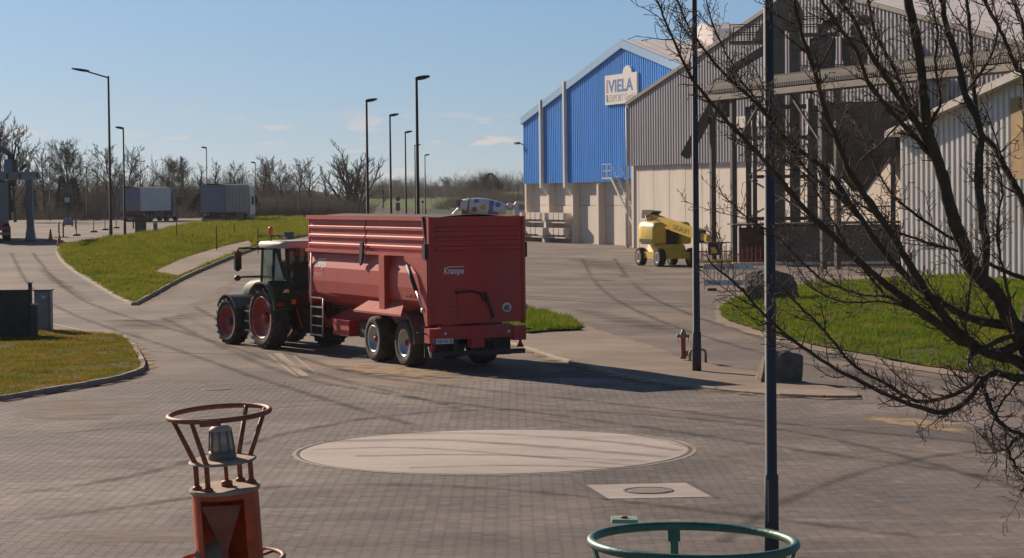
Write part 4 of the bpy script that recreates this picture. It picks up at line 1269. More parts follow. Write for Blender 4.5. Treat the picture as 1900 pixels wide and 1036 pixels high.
# ---------------- red tipping trailer
TR_A = R(90 + 26)
tr = thing('trailer', 'dusty red tipping farm trailer with ribbed top boards behind the tractor', 'trailer', (-0.894, 56.82, 0), TR_A)
TL = 8.5
half = [(1.17, 2.86), (1.295, 2.42), (1.30, 2.05), (1.265, 1.73), (0.93, 1.46), (0.5, 1.31)]
sec = half + [(-y, z) for y, z in reversed(half)]
mb = MB(); mb.prism(sec, 0.12, TL - 0.1, 'x'); mb.build('hull', M_RED, tr)
def board_profile(y):
    p = [(y - 0.055, 2.93), (y, 2.93)]
    for zc in (3.07, 3.31, 3.55):
        p += [(y, zc - 0.06), (y + 0.038, zc - 0.05), (y + 0.038, zc + 0.01), (y, zc + 0.035)]
    p += [(y, 3.74), (y - 0.055, 3.74)]
    return p
for s in (1, -1):
    for x0, x1 in ((0.42, 4.20), (4.28, TL - 0.08)):
        mb = MB(); mb.prism([(s * a, b) for a, b in board_profile(1.235)], x0, x1, 'x'); mb.build('top_board', M_RED, tr)
    mb = MB(); mb.box(0.10, TL, min(s * 1.20, s * 1.345), max(s * 1.20, s * 1.345), 2.845, 2.925); mb.build('middle_rail', M_RED, tr)
    mb = MB(); mb.box(0.30, TL, min(s * 1.17, s * 1.31), max(s * 1.17, s * 1.31), 3.75, 3.86); mb.build('top_rail', M_RED, tr)
    mb = MB(); mb.prism([(4.17, 3.16), (4.30, 3.20), (4.40, 3.05), (4.44, 2.66), (4.38, 2.54), (4.28, 2.60), (4.20, 2.9)], min(s * 1.315, s * 1.37), max(s * 1.315, s * 1.37), 'y'); mb.build('tarp_bracket', M_BLACK, tr)
    # slanting rear stanchion of the boards
    mb = MB(); mb.prism([(0.12, 3.85), (0.40, 3.85), (0.28, 2.93), (0.05, 2.93)], min(s * 1.17, s * 1.28), max(s * 1.17, s * 1.28), 'y'); mb.build('rear_stanchion', M_RED, tr)
    mb = MB(); mb.bar((0.34, s * 1.31, 3.84), (0.08, s * 1.31, 2.95), 0.05, 0.07); mb.build('black_seal', M_BLACK, tr)
    # middle strut and splash plate over the wheels
    mb = MB(); mb.box(2.62, 2.98, min(s * 1.15, s * 1.41), max(s * 1.15, s * 1.41), 1.36, 2.845); mb.build('side_strut', M_RED, tr)
    mb = MB()
    t_ = [(2.05, s * 1.06, 1.76), (3.95, s * 1.06, 1.76), (4.55, s * 1.50, 1.36), (1.35, s * 1.50, 1.36)]
    b_ = [(x, y, z - 0.05) for x, y, z in t_]
    mb.add(t_ + b_, [(0, 1, 2, 3), (7, 6, 5, 4), (0, 4, 5, 1), (1, 5, 6, 2), (2, 6, 7, 3), (3, 7, 4, 0)]); mb.build('splash_plate', mat('dusty_glare_red', (0.48, 0.16, 0.13), 0.85, spec=0.2, var=0.15, scale=2), tr)  # dusty matt red, paled so its colour carries the sun's glare
    # rear corner gusset with door cylinder
    mb = MB(); mb.prism([(1.42, 2.845), (1.42, 2.75), (0.98, 2.62), (0.62, 2.40), (0.42, 2.0), (0.30, 1.55), (0.12, 1.12), (0.0, 1.12), (0.0, 2.845)], min(s * 1.29, s * 1.36), max(s * 1.29, s * 1.36), 'y'); mb.build('corner_gusset', M_RED, tr)
    mb = MB(); mb.cyl((1.05, s * 1.43, 2.62), (0.52, s * 1.43, 2.02), 0.055, n=12); cy = mb.build('ram', M_BLACK, tr)
    mb = MB(); mb.cyl((0.52, s * 1.43, 2.02), (0.10, s * 1.43, 1.54), 0.032, n=10); mb.build('ram_rod', M_ALU, cy)
    mb = MB(); mb.cyl((0.10, s * 1.39, 1.52), (0.10, s * 1.47, 1.52), 0.06, n=16); mb.build('ram_pivot', M_ALU, cy)
# tarp across the top
mb = MB()
mb.sheet([[(x, y, 3.80 + 0.10 * math.cos(y / 1.2 * 1.5) - 0.04 * math.sin(x * 1.9) ** 2) for y in lsp(-1.17, 1.17, 9)] for x in lsp(0.2, TL - 0.05, 18)], True); mb.build('tarpaulin', mat('dark_tarp', (0.06, 0.05, 0.05), 0.7, var=0.2), tr)
mb = MB(); mb.box(TL - 0.09, TL, -1.25, 1.25, 1.4, 3.86); mb.build('front_wall', M_RED, tr)
# tailgate
mb = MB(); mb.box(-0.045, 0.04, -1.335, 1.335, 1.17, 3.84); tg = mb.build('tailgate', M_RED, tr)
for z in (3.07, 3.31, 3.55):
    mb = MB(); mb.prism([(-0.045, z - 0.075), (-0.085, z - 0.05), (-0.085, z + 0.015), (-0.045, z + 0.055)], -1.15, 1.15, 'y'); mb.build('tailgate_rib', M_RED, tg)
mb = MB(); mb.box(-0.075, -0.045, -1.335, 1.335, 2.84, 2.92); mb.build('tailgate_rail', M_RED, tg)
for y0, y1 in ((1.26, 1.335), (-1.335, -1.26)):
    mb = MB(); mb.box(-0.08, -0.046, y0, y1, 1.17, 3.84); mb.build('tailgate_edge', M_RED, tg)
mb = MB(); mb.box(-0.075, -0.045, -0.35, 0.55, 1.30, 2.05); mb.build('hatch', M_RED, tg)
mb = MB(); mb.tube([(-0.09, 0.62, 1.95), (-0.13, 0.2, 1.98), (-0.13, -0.05, 1.92), (-0.12, -0.2, 1.72)], 0.028, 8); mb.build('hatch_lever', mat('lever_maroon', (0.06, 0.018, 0.016), 0.6), tg)
mb = MB(); mb.bar((-0.10, -0.18, 1.95), (-0.10, -0.42, 1.30), 0.08, 0.06); mb.build('hatch_slide', mat('lever_maroon', (0, 0, 0)), tg)
for s in (1, -1):
    mb = MB(); mb.prism([(3.2, 0.06), (3.25, 0.14), (2.75, 0.16), (2.7, 0.06)], 0, 0.1, 'x') if False else mb.box(-0.02, 0.16, min(s * 1.34, s * 1.42), max(s * 1.34, s * 1.42), 2.80, 3.18); mb.build('hinge_arm', M_BLACK, tg)
FR = lambda y, z, x=-0.082: frame((x, y, z), (0, -1, 0), (0, 0, 1))
text_obj('Krampe', 0.23, M_DECAL, tg, FR(0.93, 2.42, -0.05), bold=0.006, shear=0.2, width=0.56)
mb = MB(); mb.box(-0.052, -0.047, 0.36, 0.82, 2.585, 2.605); mb.build('logo_bar', M_DECAL, tg)
text_obj('40', 0.19, M_DECALBLK, tg, FR(-0.735, 1.465, -0.058), bold=0.006, width=0.15)
mb = MB(); mb.lathe([(0.125, 0.0), (0.125, 0.008), (0.0, 0.008)], 28, frame((-0.046, -0.82, 1.535), (0, -1, 0), (0, 0, 1))); mb.build('speed_sticker', M_DECAL, tg)
text_obj('MADE IN GERMANY', 0.06, mat('decal_orange', (0.55, 0.22, 0.10), 0.5), tg, FR(0.88, 1.52, -0.05), width=0.5)
FSd = lambda x, z, y=1.293: frame((x, y, z), (-1, 0, 0), (0, -0.262, 0.965))
text_obj('Krampe', 0.27, M_DECAL, tr, FSd(7.95, 2.43), bold=0.008, shear=0.2, width=0.88)
mb = MB(); mb.bar((7.12, 1.240, 2.645), (7.72, 1.240, 2.645), 0.012, 0.028); mb.build('logo_bar', M_DECAL, tr)
text_obj('PROFIS', 0.12, M_DECAL, tr, frame((7.9, 1.296, 2.18), (-1, 0, 0), (0, 0.028, 1)), width=0.55)
text_obj('BANDIT 750', 0.12, mat('decal_pale', (0.55, 0.35, 0.30), 0.5), tr, frame((1.55, 1.284, 1.83), (-1, 0, 0), (0, 0.109, 0.994)), width=0.62)
# chassis
for s in (1, -1):
    mb = MB(); mb.prism([(0.3, 0.98), (7.2, 0.98), (9.2, 0.62), (9.2, 0.82), (7.4, 1.24), (0.3, 1.24)], s * 0.42 - 0.07, s * 0.42 + 0.07, 'y'); mb.build('chassis_rail', M_RED, tr)
mb = MB(); mb.prism([(5.0, 1.3), (7.6, 1.5), (7.9, 1.0), (5.2, 0.8)], -0.36, 0.36, 'y'); mb.build('front_subframe', M_RED, tr)
mb = MB(); mb.box(6.0, 7.2, 0.55, 1.05, 0.55, 0.98); mb.build('tool_box', M_RED, tr)
mb = MB(); mb.cyl((9.1, 0, 0.70), (9.9, 0, 0.70), 0.09, n=12); mb.build('drawbar_eye', M_BLACK, tr)
mb = MB(); mb.box(5.0, 5.6, -0.9, 0.9, 0.55, 0.95); mb.build('air_tank_frame', M_BLACK, tr)
for x in (1.82, 3.86):
    mb = MB(); mb.cyl((x, -0.95, 0.61), (x, 0.95, 0.61), 0.09, n=12); mb.build('axle', M_BLACK, tr)
    for s in (1, -1):
        wheel(tr, x, s * 0.99, 0.61, 0.52, M_TYRE, M_RIMSILVER, s, 0, 0.34, M_RIMRED, n=44, dish=0.06)
    mb = MB(); mb.bar((x - 0.6, 0.55, 0.88), (x + 0.6, 0.55, 0.88), 0.1, 0.14); mb.build('spring', M_BLACK, tr)
    mb = MB(); mb.bar((x - 0.6, -0.55, 0.88), (x + 0.6, -0.55, 0.88), 0.1, 0.14); mb.build('spring', M_BLACK, tr)
for s in (1, -1):
    arc_strip(0.78, min(s * 0.70, s * 1.27), max(s * 0.70, s * 1.27), 92, 182, 0.04, 12, 1.82, 0.64).build('mudguard', M_GREYPL, tr)
    mb = MB(); mb.box(0.55, 0.59, min(s * 0.72, s * 1.2), max(s * 0.72, s * 1.2), 0.30, 1.1); mb.build('mudflap', M_BLACK, tr)
# rear beam, lights, plate
mb = MB(); mb.box(-0.02, 0.22, -1.0, 1.0, 0.78, 1.10); rb = mb.build('rear_beam', M_RED, tr)
for s in (1, -1):
    mb = MB(); mb.box(-0.08, 0.24, min(s * 1.0, s * 1.34), max(s * 1.0, s * 1.34), 0.70, 1.06); lb = mb.build('lamp_box', M_RED, tr)
    mb = MB(); mb.box(-0.095, -0.081, min(s * 1.06, s * 1.22), max(s * 1.06, s * 1.22), 0.84, 0.90); mb.build('lamp_lens', M_REDLENS, lb)
    mb = MB(); mb.lathe([(0.04, 0), (0.04, 0.012), (0, 0.012)], 12, frame((-0.021, s * 0.88, 0.93), (0, -1, 0), (0, 0, 1))); mb.build('reflector', M_WHITEL, rb)
    mb = MB(); mb.lathe([(0.10, 0.0), (0.035, 0.13), (0.03, 0.2), (0.0, 0.2)], 12, Matrix.Translation((0.02, s * 1.22, 0.52))); mb.build('marker_lamp', M_REDLENS, lb)
    mb = MB(); mb.tube([(0.1, s * 1.34, 0.92), (0.1, s * 1.46, 0.96), (0.1, s * 1.6, 0.96)], 0.02, 6); mb.build('feeler', M_BLACK, lb)
mb = MB(); mb.box(-0.05, 0.18, -0.18, 0.18, 0.55, 0.79); mb.build('tow_block', M_RED, tr)
mb = MB(); mb.box(-0.10, -0.085, 0.70, 1.24, 0.68, 0.81); pl_ = mb.build('number_plate', M_DECAL, tr)
mb = MB(); mb.box(-0.104, -0.1005, 1.18, 1.238, 0.682, 0.808); mb.build('plate_band', mat('plate_blue', (0.03, 0.09, 0.35), 0.5), pl_)
text_obj('GW HV 20', 0.13, M_DECALBLK, pl_, FR(1.16, 0.70, -0.104), width=0.43)
mb = MB(); mb.box(-0.06, 0.06, -1.32, 1.28, 0.36, 0.48); mb.build('underrun_bar', M_BLACK, tr)
for s in (1, -1):
    mb = MB(); mb.box(0.062, 0.16, s * 0.55 - 0.05, s * 0.55 + 0.05, 0.36, 0.98); mb.build('underrun_hanger', M_BLACK, tr)
mb = MB(); mb.bar((0.3, 1.2, 0.60), (0.15, 1.2, 0.34), 0.05, 0.04); mb.build('guide_hook', M_ALU, tr)
mb = MB(); mb.box(0.8, 5.2, -0.30, 0.30, 1.1, 1.34); mb.build('under_spine', M_RED, tr)
# boarding ladder at the front corner
lad = MB(); lad.cyl((8.25, 1.30, 0.46), (8.12, 1.30, 2.83), 0.026, n=8); lad = lad.build('ladder_rail', M_ALU, tr)
mb = MB(); mb.cyl((7.35, 1.30, 0.46), (7.25, 1.30, 1.55), 0.026, n=8); mb.build('ladder_rail', M_ALU, tr)
for i in range(5):
    z = 0.50 + i * 0.26
    mb = MB(); mb.box(7.35, 8.23, 1.28, 1.32, z, z + 0.035); mb.build('ladder_rung', M_ALU, tr)

# ---------------- green tractor
TT_A = R(90 + 31)
tt = thing('tractor', 'green tractor with red wheel rims and pale cab roof towing the red trailer', 'tractor', (-6.20, 65.85, 0), TT_A)
for s in (1, -1):
    wheel(tt, 0.0, s * 0.97, 0.90, 0.56, M_TYRE, M_RIMRED, s, 22, 0.60, M_RIMRED, n=48, dish=0.07)
    wheel(tt, 2.55, s * 0.97, 0.70, 0.48, M_TYRE, M_RIMRED, s, 20, 0.44, M_GREYPL, steer=R(4), n=44, dish=0.055)
    a = arc_strip(1.04, min(s * 0.66, s * 1.26), max(s * 0.66, s * 1.26), 40, 165, 0.04, 18, 0.02, 0.90); a.build('rear_fender', M_GREYPL, tt)
    # tail panel of the fender
    mb = MB(); mb.prism([(-0.62, 1.62), (-0.98, 1.20), (-1.02, 1.20), (-1.02, 1.46), (-0.86, 1.80), (-0.55, 1.98)], min(s * 0.55, s * 1.25), max(s * 0.55, s * 1.25), 'y'); tp = mb.build('fender_tail', M_GREEN, tt)
    mb = MB(); mb.box(-1.05, -1.022, min(s * 1.0, s * 1.2), max(s * 1.0, s * 1.2), 1.26, 1.36); mb.build('tail_lamp', M_REDLENS, tp)
    mb = MB(); mb.box(-1.05, -1.022, min(s * 0.60, s * 0.74), max(s * 0.60, s * 0.74), 1.32, 1.45); mb.build('indicator', M_ORANGE, tp)
    arc_strip(0.80, min(s * 0.72, s * 1.20), max(s * 0.72, s * 1.20), 35, 150, 0.035, 14, 2.55, 0.70).build('front_fender', M_GREYPL, tt)
    mb = MB(); mb.bar((2.55, s * 0.70, 1.46), (2.3, s * 0.55, 0.9), 0.08); mb.build('fender_stay', M_BLACK, tt)
    mb = MB(); mb.box(0.95, 2.0, min(s * 0.50, s * 0.92), max(s * 0.50, s * 0.92), 0.45, 1.18); mb.build('fuel_tank', M_BLACK, tt)
    for i in range(3):
        mb = MB(); mb.box(1.0, 1.4, min(s * 0.9, s * 1.12), max(s * 0.9, s * 1.12), 0.46 + 0.28 * i, 0.50 + 0.28 * i); mb.build('step', M_GREYPL, tt)
mb = MB(); mb.cyl((0, -0.75, 0.90), (0, 0.75, 0.90), 0.16, n=14); mb.build('rear_axle', M_BLACK, tt)
mb = MB(); mb.cyl((2.55, -0.8, 0.70), (2.55, 0.8, 0.70), 0.10, n=12); mb.build('front_axle', M_BLACK, tt)
mb = MB(); mb.prism([(-0.5, 0.65), (1.0, 0.55), (3.2, 0.65), (3.2, 1.3), (-0.5, 1.3)], -0.30, 0.30, 'y'); mb.build('engine_block', M_BLACK, tt)
hood_sec = [(-0.44, 1.20), (0.44, 1.20), (0.46, 1.55), (0.40, 1.86), (0.24, 1.97), (-0.24, 1.97), (-0.40, 1.86), (-0.46, 1.55)]
mb = MB()
rows = []
for x, k, dz in ((1.05, 1.0, 0.02), (2.0, 1.0, 0.0), (2.9, 0.95, -0.06), (3.25, 0.86, -0.14), (3.38, 0.7, -0.24)):
    rows.append([(x, y * k, 1.2 + (z - 1.2) * k + dz * (z > 1.3)) for y, z in hood_sec + hood_sec[:1]])
mb.sheet(rows, True); mb.add([rows[-1][i] for i in range(8)], [tuple(range(8))]); mb.build('hood', M_GREEN, tt)
mb = MB(); mb.box(3.25, 3.9, -0.5, 0.5, 0.5, 0.95); mb.build('front_linkage', M_BLACK, tt)
# rear hitch mass
mb = MB(); mb.box(-0.9, -0.45, -0.35, 0.35, 0.45, 1.15); mb.build('rear_linkage', M_BLACK, tt)
for s in (1, -1):
    mb = MB(); mb.bar((-0.4, s * 0.36, 0.65), (-1.15, s * 0.42, 0.60), 0.08, 0.1); mb.build('lift_arm', M_BLACK, tt)
    mb = MB(); mb.cyl((-0.55, s * 0.38, 1.3), (-1.0, s * 0.42, 0.66), 0.04, n=8); mb.build('lift_rod', M_REDLENS, tt)
# cab
CB = [(-0.55, 0.62), (0.15, 0.80), (1.12, 0.74)]      # (x, half width) at floor
mb = MB(); mb.prism([(-0.56, -0.60), (-0.56, 0.60), (0.15, 0.78), (1.1, 0.72), (1.1, -0.72), (0.15, -0.78)], 1.22, 1.66, 'z'); mb.build('cab_floor', M_BLACK, tt)
top = [(-0.62, 0.66), (0.1, 0.72), (0.98, 0.70)]
for s in (1, -1):
    mb = MB(); mb.bar((-0.55, s * 0.60, 1.60), (-0.60, s * 0.66, 2.92), 0.09, 0.09); mb.build('rear_pillar', M_GREEN, tt)
    mb = MB(); mb.bar((0.15, s * 0.79, 1.55), (0.10, s * 0.73, 2.92), 0.07, 0.07); mb.build('middle_pillar', M_GREEN, tt)
    mb = MB(); mb.bar((1.10, s * 0.71, 1.55), (0.98, s * 0.69, 2.92), 0.06, 0.06); mb.build('front_pillar', M_GREEN, tt)
    mb = MB(); mb.add([(0.19, s * 0.785, 1.6), (1.06, s * 0.715, 1.6), (0.96, s * 0.695, 2.90), (0.14, s * 0.73, 2.90)], [(0, 1, 2, 3)]); mb.build('door_glass', M_GLASS, tt)
    mb = MB(); mb.add([(-0.50, s * 0.62, 1.66), (0.11, s * 0.785, 1.66), (0.07, s * 0.725, 2.90), (-0.55, s * 0.67, 2.90)], [(0, 1, 2, 3)]); mb.build('quarter_glass', M_GLASS, tt)
    mb = MB(); mb.bar((0.12, s * 0.80, 2.05), (0.12, s * 0.80, 2.4), 0.04, 0.05); mb.build('door_handle', M_BLACK, tt)
mb = MB(); mb.add([(1.11, -0.68, 1.75), (1.11, 0.68, 1.75), (1.0, 0.66, 2.90), (1.0, -0.66, 2.90)], [(0, 1, 2, 3)]); mb.build('windscreen', M_GLASS, tt)
mb = MB(); mb.add([(-0.58, -0.56, 1.75), (-0.58, 0.56, 1.75), (-0.63, 0.62, 2.90), (-0.63, -0.62, 2.90)], [(0, 1, 2, 3)]); mb.build('rear_window', M_GLASS, tt)
mb = MB()
rp = [(-0.80, -0.74), (-0.80, 0.74), (-0.5, 0.86), (0.95, 0.84), (1.22, 0.6), (1.22, -0.6), (0.95, -0.84), (-0.5, -0.86)]
rows = [[(x * k, y * k, z) for x, y in rp + rp[:1]] for k, z in ((0.97, 2.90), (1.0, 2.95), (1.0, 3.02), (0.94, 3.09), (0.6, 3.12))]
mb.sheet(rows, True); mb.add(rows[-1][:8], [tuple(range(8))]); mb.add(rows[0][:8], [tuple(range(8))[::-1]]); rf_ = mb.build('cab_roof', M_ROOFW, tt)
for y in (0.45, 0.62, -0.45, -0.62):
    mb = MB(); mb.cbox(-0.83, y, 2.86, 0.08, 0.13, 0.1); mb.build('work_lamp', M_BLACK, rf_)
mb = MB(); mb.cyl((0.35, 0.72, 3.05), (0.35, 0.72, 3.32), 0.018, n=8); be = mb.build('beacon_stalk', M_BLACK, tt)
mb = MB(); mb.lathe([(0.075, 3.32), (0.08, 3.36), (0.07, 3.48), (0.04, 3.52), (0, 3.525)], 16, Matrix.Translation((0.35, 0.72, 0))); mb.build('beacon', M_ORANGE, be)
# mirror on its arm, lamps
for s in (1, -1):
    mb = MB(); mb.tube([(0.95, s * 0.72, 2.86), (1.05, s * 1.15, 2.90), (1.02, s * 1.45, 2.90), (1.02, s * 1.47, 2.78)], 0.03, 8); ma = mb.build('mirror_arm', M_BLACK, tt)
    mb = MB(); mb.box(0.98, 1.08, s * 1.47 - 0.10, s * 1.47 + 0.10, 2.28, 2.80); mh = mb.build('mirror_housing', M_BLACK, ma)
    mb = MB(); mb.box(0.972, 0.979, s * 1.47 - 0.085, s * 1.47 + 0.085, 2.31, 2.77); mb.build('mirror_glass', mat('mirror', (0.02, 0.06, 0.025), 0.1, 0.0), ma)  # dark green reflection painted into the glass colour
    mb = MB(); mb.tube([(1.1, s * 0.72, 2.05), (1.25, s * 1.0, 2.05), (1.28, s * 1.32, 2.05)], 0.03, 8); la = mb.build('lamp_arm', M_BLACK, tt)
    mb = MB(); mb.lathe([(0.0, -0.08), (0.07, -0.08), (0.09, 0.0), (0.08, 0.09), (0, 0.10)], 14, frame((1.3, s * 1.36, 2.02), (0, 1, 0), (0, 0, 1))); mb.build('lamp', M_BLACK, la)
    mb = MB(); mb.lathe([(0.0, -0.06), (0.06, -0.06), (0.07, 0.0), (0.06, 0.06), (0, 0.07)], 12, frame((1.3, s * 1.36, 2.28), (0, 1, 0), (0, 0, 1))); mb.build('lamp', M_BLACK, la)
mb = MB(); mb.lathe([(0.10, 0), (0.10, 0.01), (0, 0.01)], 20, frame((-0.93, 0.86, 1.66), (0, -1, 0), (-0.47, 0, 0.88))); mb.build('speed_sticker', M_DECAL, tt)
text_obj('40', 0.12, M_DECALBLK, tt, frame((-0.945, 0.92, 1.615), (0, -1, 0), (0.47, 0, 0.88)), width=0.11)
# seat and wheel inside
mb = MB(); mb.box(-0.15, 0.3, -0.26, 0.26, 1.68, 1.85); mb.box(-0.28, -0.14, -0.26, 0.26, 1.8, 2.5); mb.build('seat', M_BLACK, tt)
mb = MB(); mb.tube([(0.72 + 0.06 * math.sin(a), 0.19 * math.cos(a), 2.12 + 0.17 * math.sin(a)) for a in lsp(0, 2 * math.pi, 17)[:-1]], 0.016, 6, closed=True); mb.cyl((0.74, 0, 2.1), (0.95, 0, 1.7), 0.03, n=8); mb.build('steering_wheel', M_BLACK, tt)

# ---------------- driver
def skin_body(name, verts, edges, radii, m, parent, root=0, sub=1):
    me = bpy.data.meshes.new(name)
    me.from_pydata(verts, edges, [])
    me.materials.append(m)
    o = bpy.data.objects.new(name, me); COL.objects.link(o); o.parent = parent
    mod = o.modifiers.new('skin', 'SKIN')
    for i, r in enumerate(radii):
        sv = me.skin_vertices[0].data[i]; sv.radius = (r, r) if not isinstance(r, tuple) else r
        sv.use_root = (i == root)
    mod.use_smooth_shade = True
    sd = o.modifiers.new('sub', 'SUBSURF'); sd.levels = sub; sd.render_levels = sub
    return o
M_SKIN = mat('skin', (0.42, 0.24, 0.17), 0.6, var=0.08)
M_SHIRT = mat('pale_shirt', (0.55, 0.48, 0.42), 0.85, var=0.12)
M_TROUS = mat('dark_trousers', (0.04, 0.045, 0.06), 0.9, var=0.15)
pd = tt.matrix_basis if False else Matrix.Rotation(TT_A, 4, 'Z'); pd.translation = Vector((-6.20, 65.85, 0))
dr = thing('person', 'driver in a pale shirt and red cap sitting in the tractor cab', 'person', pd @ Vector((0.08, 0.0, 1.87)), TT_A)
bv = [(0, 0, 0.06), (0.0, 0, 0.30), (0.0, 0, 0.50), (0.02, 0, 0.62), (0.04, 0, 0.74), (0.05, 0, 0.84),
      (0.0, 0.19, 0.50), (0.10, 0.26, 0.28), (0.36, 0.20, 0.26), (0.52, 0.15, 0.30), (0.60, 0.12, 0.31),
      (0.0, -0.19, 0.50), (0.10, -0.26, 0.28), (0.36, -0.20, 0.26), (0.52, -0.15, 0.30), (0.60, -0.12, 0.31),
      (0.06, 0.11, 0.05), (0.46, 0.14, 0.08), (0.58, 0.14, -0.16), (0.70, 0.14, -0.19),
      (0.06, -0.11, 0.05), (0.46, -0.14, 0.08), (0.58, -0.14, -0.16), (0.70, -0.14, -0.19)]
be_ = [(0, 1), (1, 2), (2, 3), (3, 4), (4, 5), (2, 6), (6, 7), (7, 8), (8, 9), (9, 10), (2, 11), (11, 12), (12, 13), (13, 14), (14, 15), (0, 16), (16, 17), (17, 18), (18, 19), (0, 20), (20, 21), (21, 22), (22, 23)]
br_ = [0.14, 0.14, 0.13, 0.055, 0.095, 0.085, 0.065, 0.048, 0.038, 0.03, 0.028, 0.065, 0.048, 0.038, 0.03, 0.028, 0.085, 0.065, 0.05, 0.045, 0.085, 0.065, 0.05, 0.045]
skin_body('body', bv, be_, br_, M_SKIN, dr)
skin_body('shirt', bv[:3] + [bv[6], bv[7], bv[8], bv[11], bv[12], bv[13]], [(0, 1), (1, 2), (2, 3), (3, 4), (4, 5), (2, 6), (6, 7), (7, 8)], [0.165, 0.175, 0.155, 0.088, 0.07, 0.055, 0.088, 0.07, 0.055], M_SHIRT, dr)
skin_body('trousers', [bv[0], bv[16], bv[17], bv[18], bv[20], bv[21], bv[22]], [(0, 1), (1, 2), (2, 3), (0, 4), (4, 5), (5, 6)], [0.155, 0.10, 0.085, 0.065, 0.10, 0.085, 0.065], M_TROUS, dr)
mb = MB(); mb.lathe([(0.105, 0.0), (0.112, 0.05), (0.085, 0.10), (0.0, 0.125)], 16, Matrix.Translation((0.045, 0, 0.80))); mb.box(0.12, 0.24, -0.07, 0.07, 0.80, 0.815); mb.build('cap', mat('cap_red', (0.22, 0.03, 0.03), 0.85), dr)

# ---------------- tipper lorries on the truck park
M_LORRYBLUE = mat('lorry_blue_grey', (0.17, 0.21, 0.30), 0.5, var=0.08, dirt=0.2)
M_LORRYPANEL = mat('lorry_panel', (0.40, 0.48, 0.56), 0.4, 0.2, var=0.08)
M_LORRYGREY = mat('lorry_grey', (0.17, 0.18, 0.19), 0.5, var=0.08)
M_CABRED = mat('cab_maroon', (0.10, 0.03, 0.04), 0.4, var=0.1)
M_CABWHITE = mat('cab_white', (0.50, 0.48, 0.47), 0.4, var=0.08)
M_ORPLATE = mat('orange_plate', (0.48, 0.17, 0.05), 0.6, var=0.1)
def lorry(label, loc, rz, rear_m, side_m, cab_m, L=10.2, H0=1.25, H1=3.95, plates=True, doors=2):
    t = thing('tipper_lorry', label, 'lorry', loc, rz, 'lorries on the truck park')
    mb = MB(); mb.box(0.05, L, -1.27, 1.27, H0, H1); bd = mb.build('load_body', side_m, t)
    mb = MB(); mb.box(-0.03, 0.045, -1.27, 1.27, H0, H1); rd = mb.build('rear_door', rear_m, t)
    for y in lsp(-1.2, 1.2, doors + 1):
        mb = MB(); mb.box(-0.075, -0.031, y - 0.06, y + 0.06, H0 + 0.05, H1 - 0.05); mb.build('door_post', M_LORRYGREY if rear_m is not M_LORRYGREY else M_BLACK, rd)
    for z in (H0 + 0.06, H1 - 0.1):
        mb = MB(); mb.box(-0.07, -0.031, -1.13, 1.13, z - 0.06, z + 0.06); mb.build('door_rail', M_LORRYGREY, rd)
    for s in (1, -1):
        for x in lsp(0.5, L - 0.3, 8):
            mb = MB(); mb.box(x - 0.05, x + 0.05, min(s * 1.271, s * 1.30), max(s * 1.271, s * 1.30), H0, H1 - 0.1); mb.build('side_post', side_m, bd)
        if plates:
            mb = MB(); mb.box(-0.09, -0.076, min(s * 0.72, s * 1.18), max(s * 0.72, s * 1.18), H0 + 0.12, H0 + 0.75); mb.build('warning_plate', M_ORPLATE, rd)
    mb = MB(); mb.sheet([[(x, y, H1 + 0.02 + 0.10 * math.cos(y * 1.2)) for y in lsp(-1.28, 1.28, 7)] for x in lsp(-0.05, L + 0.05, 6)], True); mb.build('tarpaulin', M_BLACK, t)
    mb = MB(); mb.box(0.3, L + 1.0, -0.45, 0.45, 0.75, H0 - 0.02); mb.build('chassis', M_BLACK, t)
    mb = MB(); mb.box(0.0, 0.12, -1.2, 1.2, 0.45, 0.62); mb.build('underrun_bar', M_LORRYGREY, t)
    for s in (1, -1):
        mb = MB(); mb.box(-0.02, 0.10, min(s * 0.72, s * 1.2), max(s * 0.72, s * 1.2), 0.80, 1.0); mb.build('tail_lamp', M_REDLENS, t)
        mb = MB(); mb.box(4.6, L - 2.0, min(s * 0.9, s * 1.2), max(s * 0.9, s * 1.2), 0.55, 1.15); mb.build('side_locker', M_BLACK, t)
        for x in (1.2, 2.5, 3.8, L - 0.9, L + 2.2):
            wheel(t, x, s * 1.0, 0.52, 0.5, M_TYREDK, M_LORRYGREY, s, 0, 0.30, n=20)
    mb = MB(); mb.prism([(L + 0.7, 0.6), (L + 2.9, 0.6), (L + 2.95, 1.9), (L + 2.75, 3.1), (L + 2.3, 3.55), (L + 0.7, 3.75)], -1.22, 1.22, 'y'); cb = mb.build('cab', cab_m, t)
    for s in (1, -1):
        mb = MB(); mb.box(L + 1.3, L + 2.4, min(s * 1.222, s * 1.235), max(s * 1.222, s * 1.235), 1.95, 2.8); mb.build('side_window', M_GLASSDK, cb)
        mb = MB(); mb.box(L + 2.6, L + 2.75, min(s * 1.3, s * 1.55), max(s * 1.3, s * 1.55), 1.9, 2.8); mb.build('mirror', M_BLACK, cb)
        mb = MB(); mb.box(L + 0.8, L + 1.6, min(s * 0.9, s * 1.24), max(s * 0.9, s * 1.24), 0.5, 0.95); mb.build('fuel_tank', M_LORRYGREY, t)
    return t
def on_ground(px, py):
    p = GP(px, py); return (p.x, p.y, p.z)
def lorry_at(px, D):
    x = (px - 950) / 4200 * D
    return (x, D, H(x, D))
lorry('lorry with blue grey rear doors, orange plates and a shiny side panel', lorry_at(243, 262), R(90 - 11.5), M_LORRYBLUE, M_LORRYPANEL, M_CABRED)
lorry('lorry with plain blue grey tailgate nearest the grass wedge', lorry_at(397, 224), R(90 - 6.5), M_LORRYBLUE, M_LORRYGREY, M_CABWHITE, plates=False, doors=1)
lorry('dark lorry cut by the left picture edge under the sampling gantry', (-34.45, 150, H(-34.45, 150)), R(90 + 13), M_LORRYGREY, M_BLACK, M_CABWHITE, plates=False, doors=1, H0=1.4)

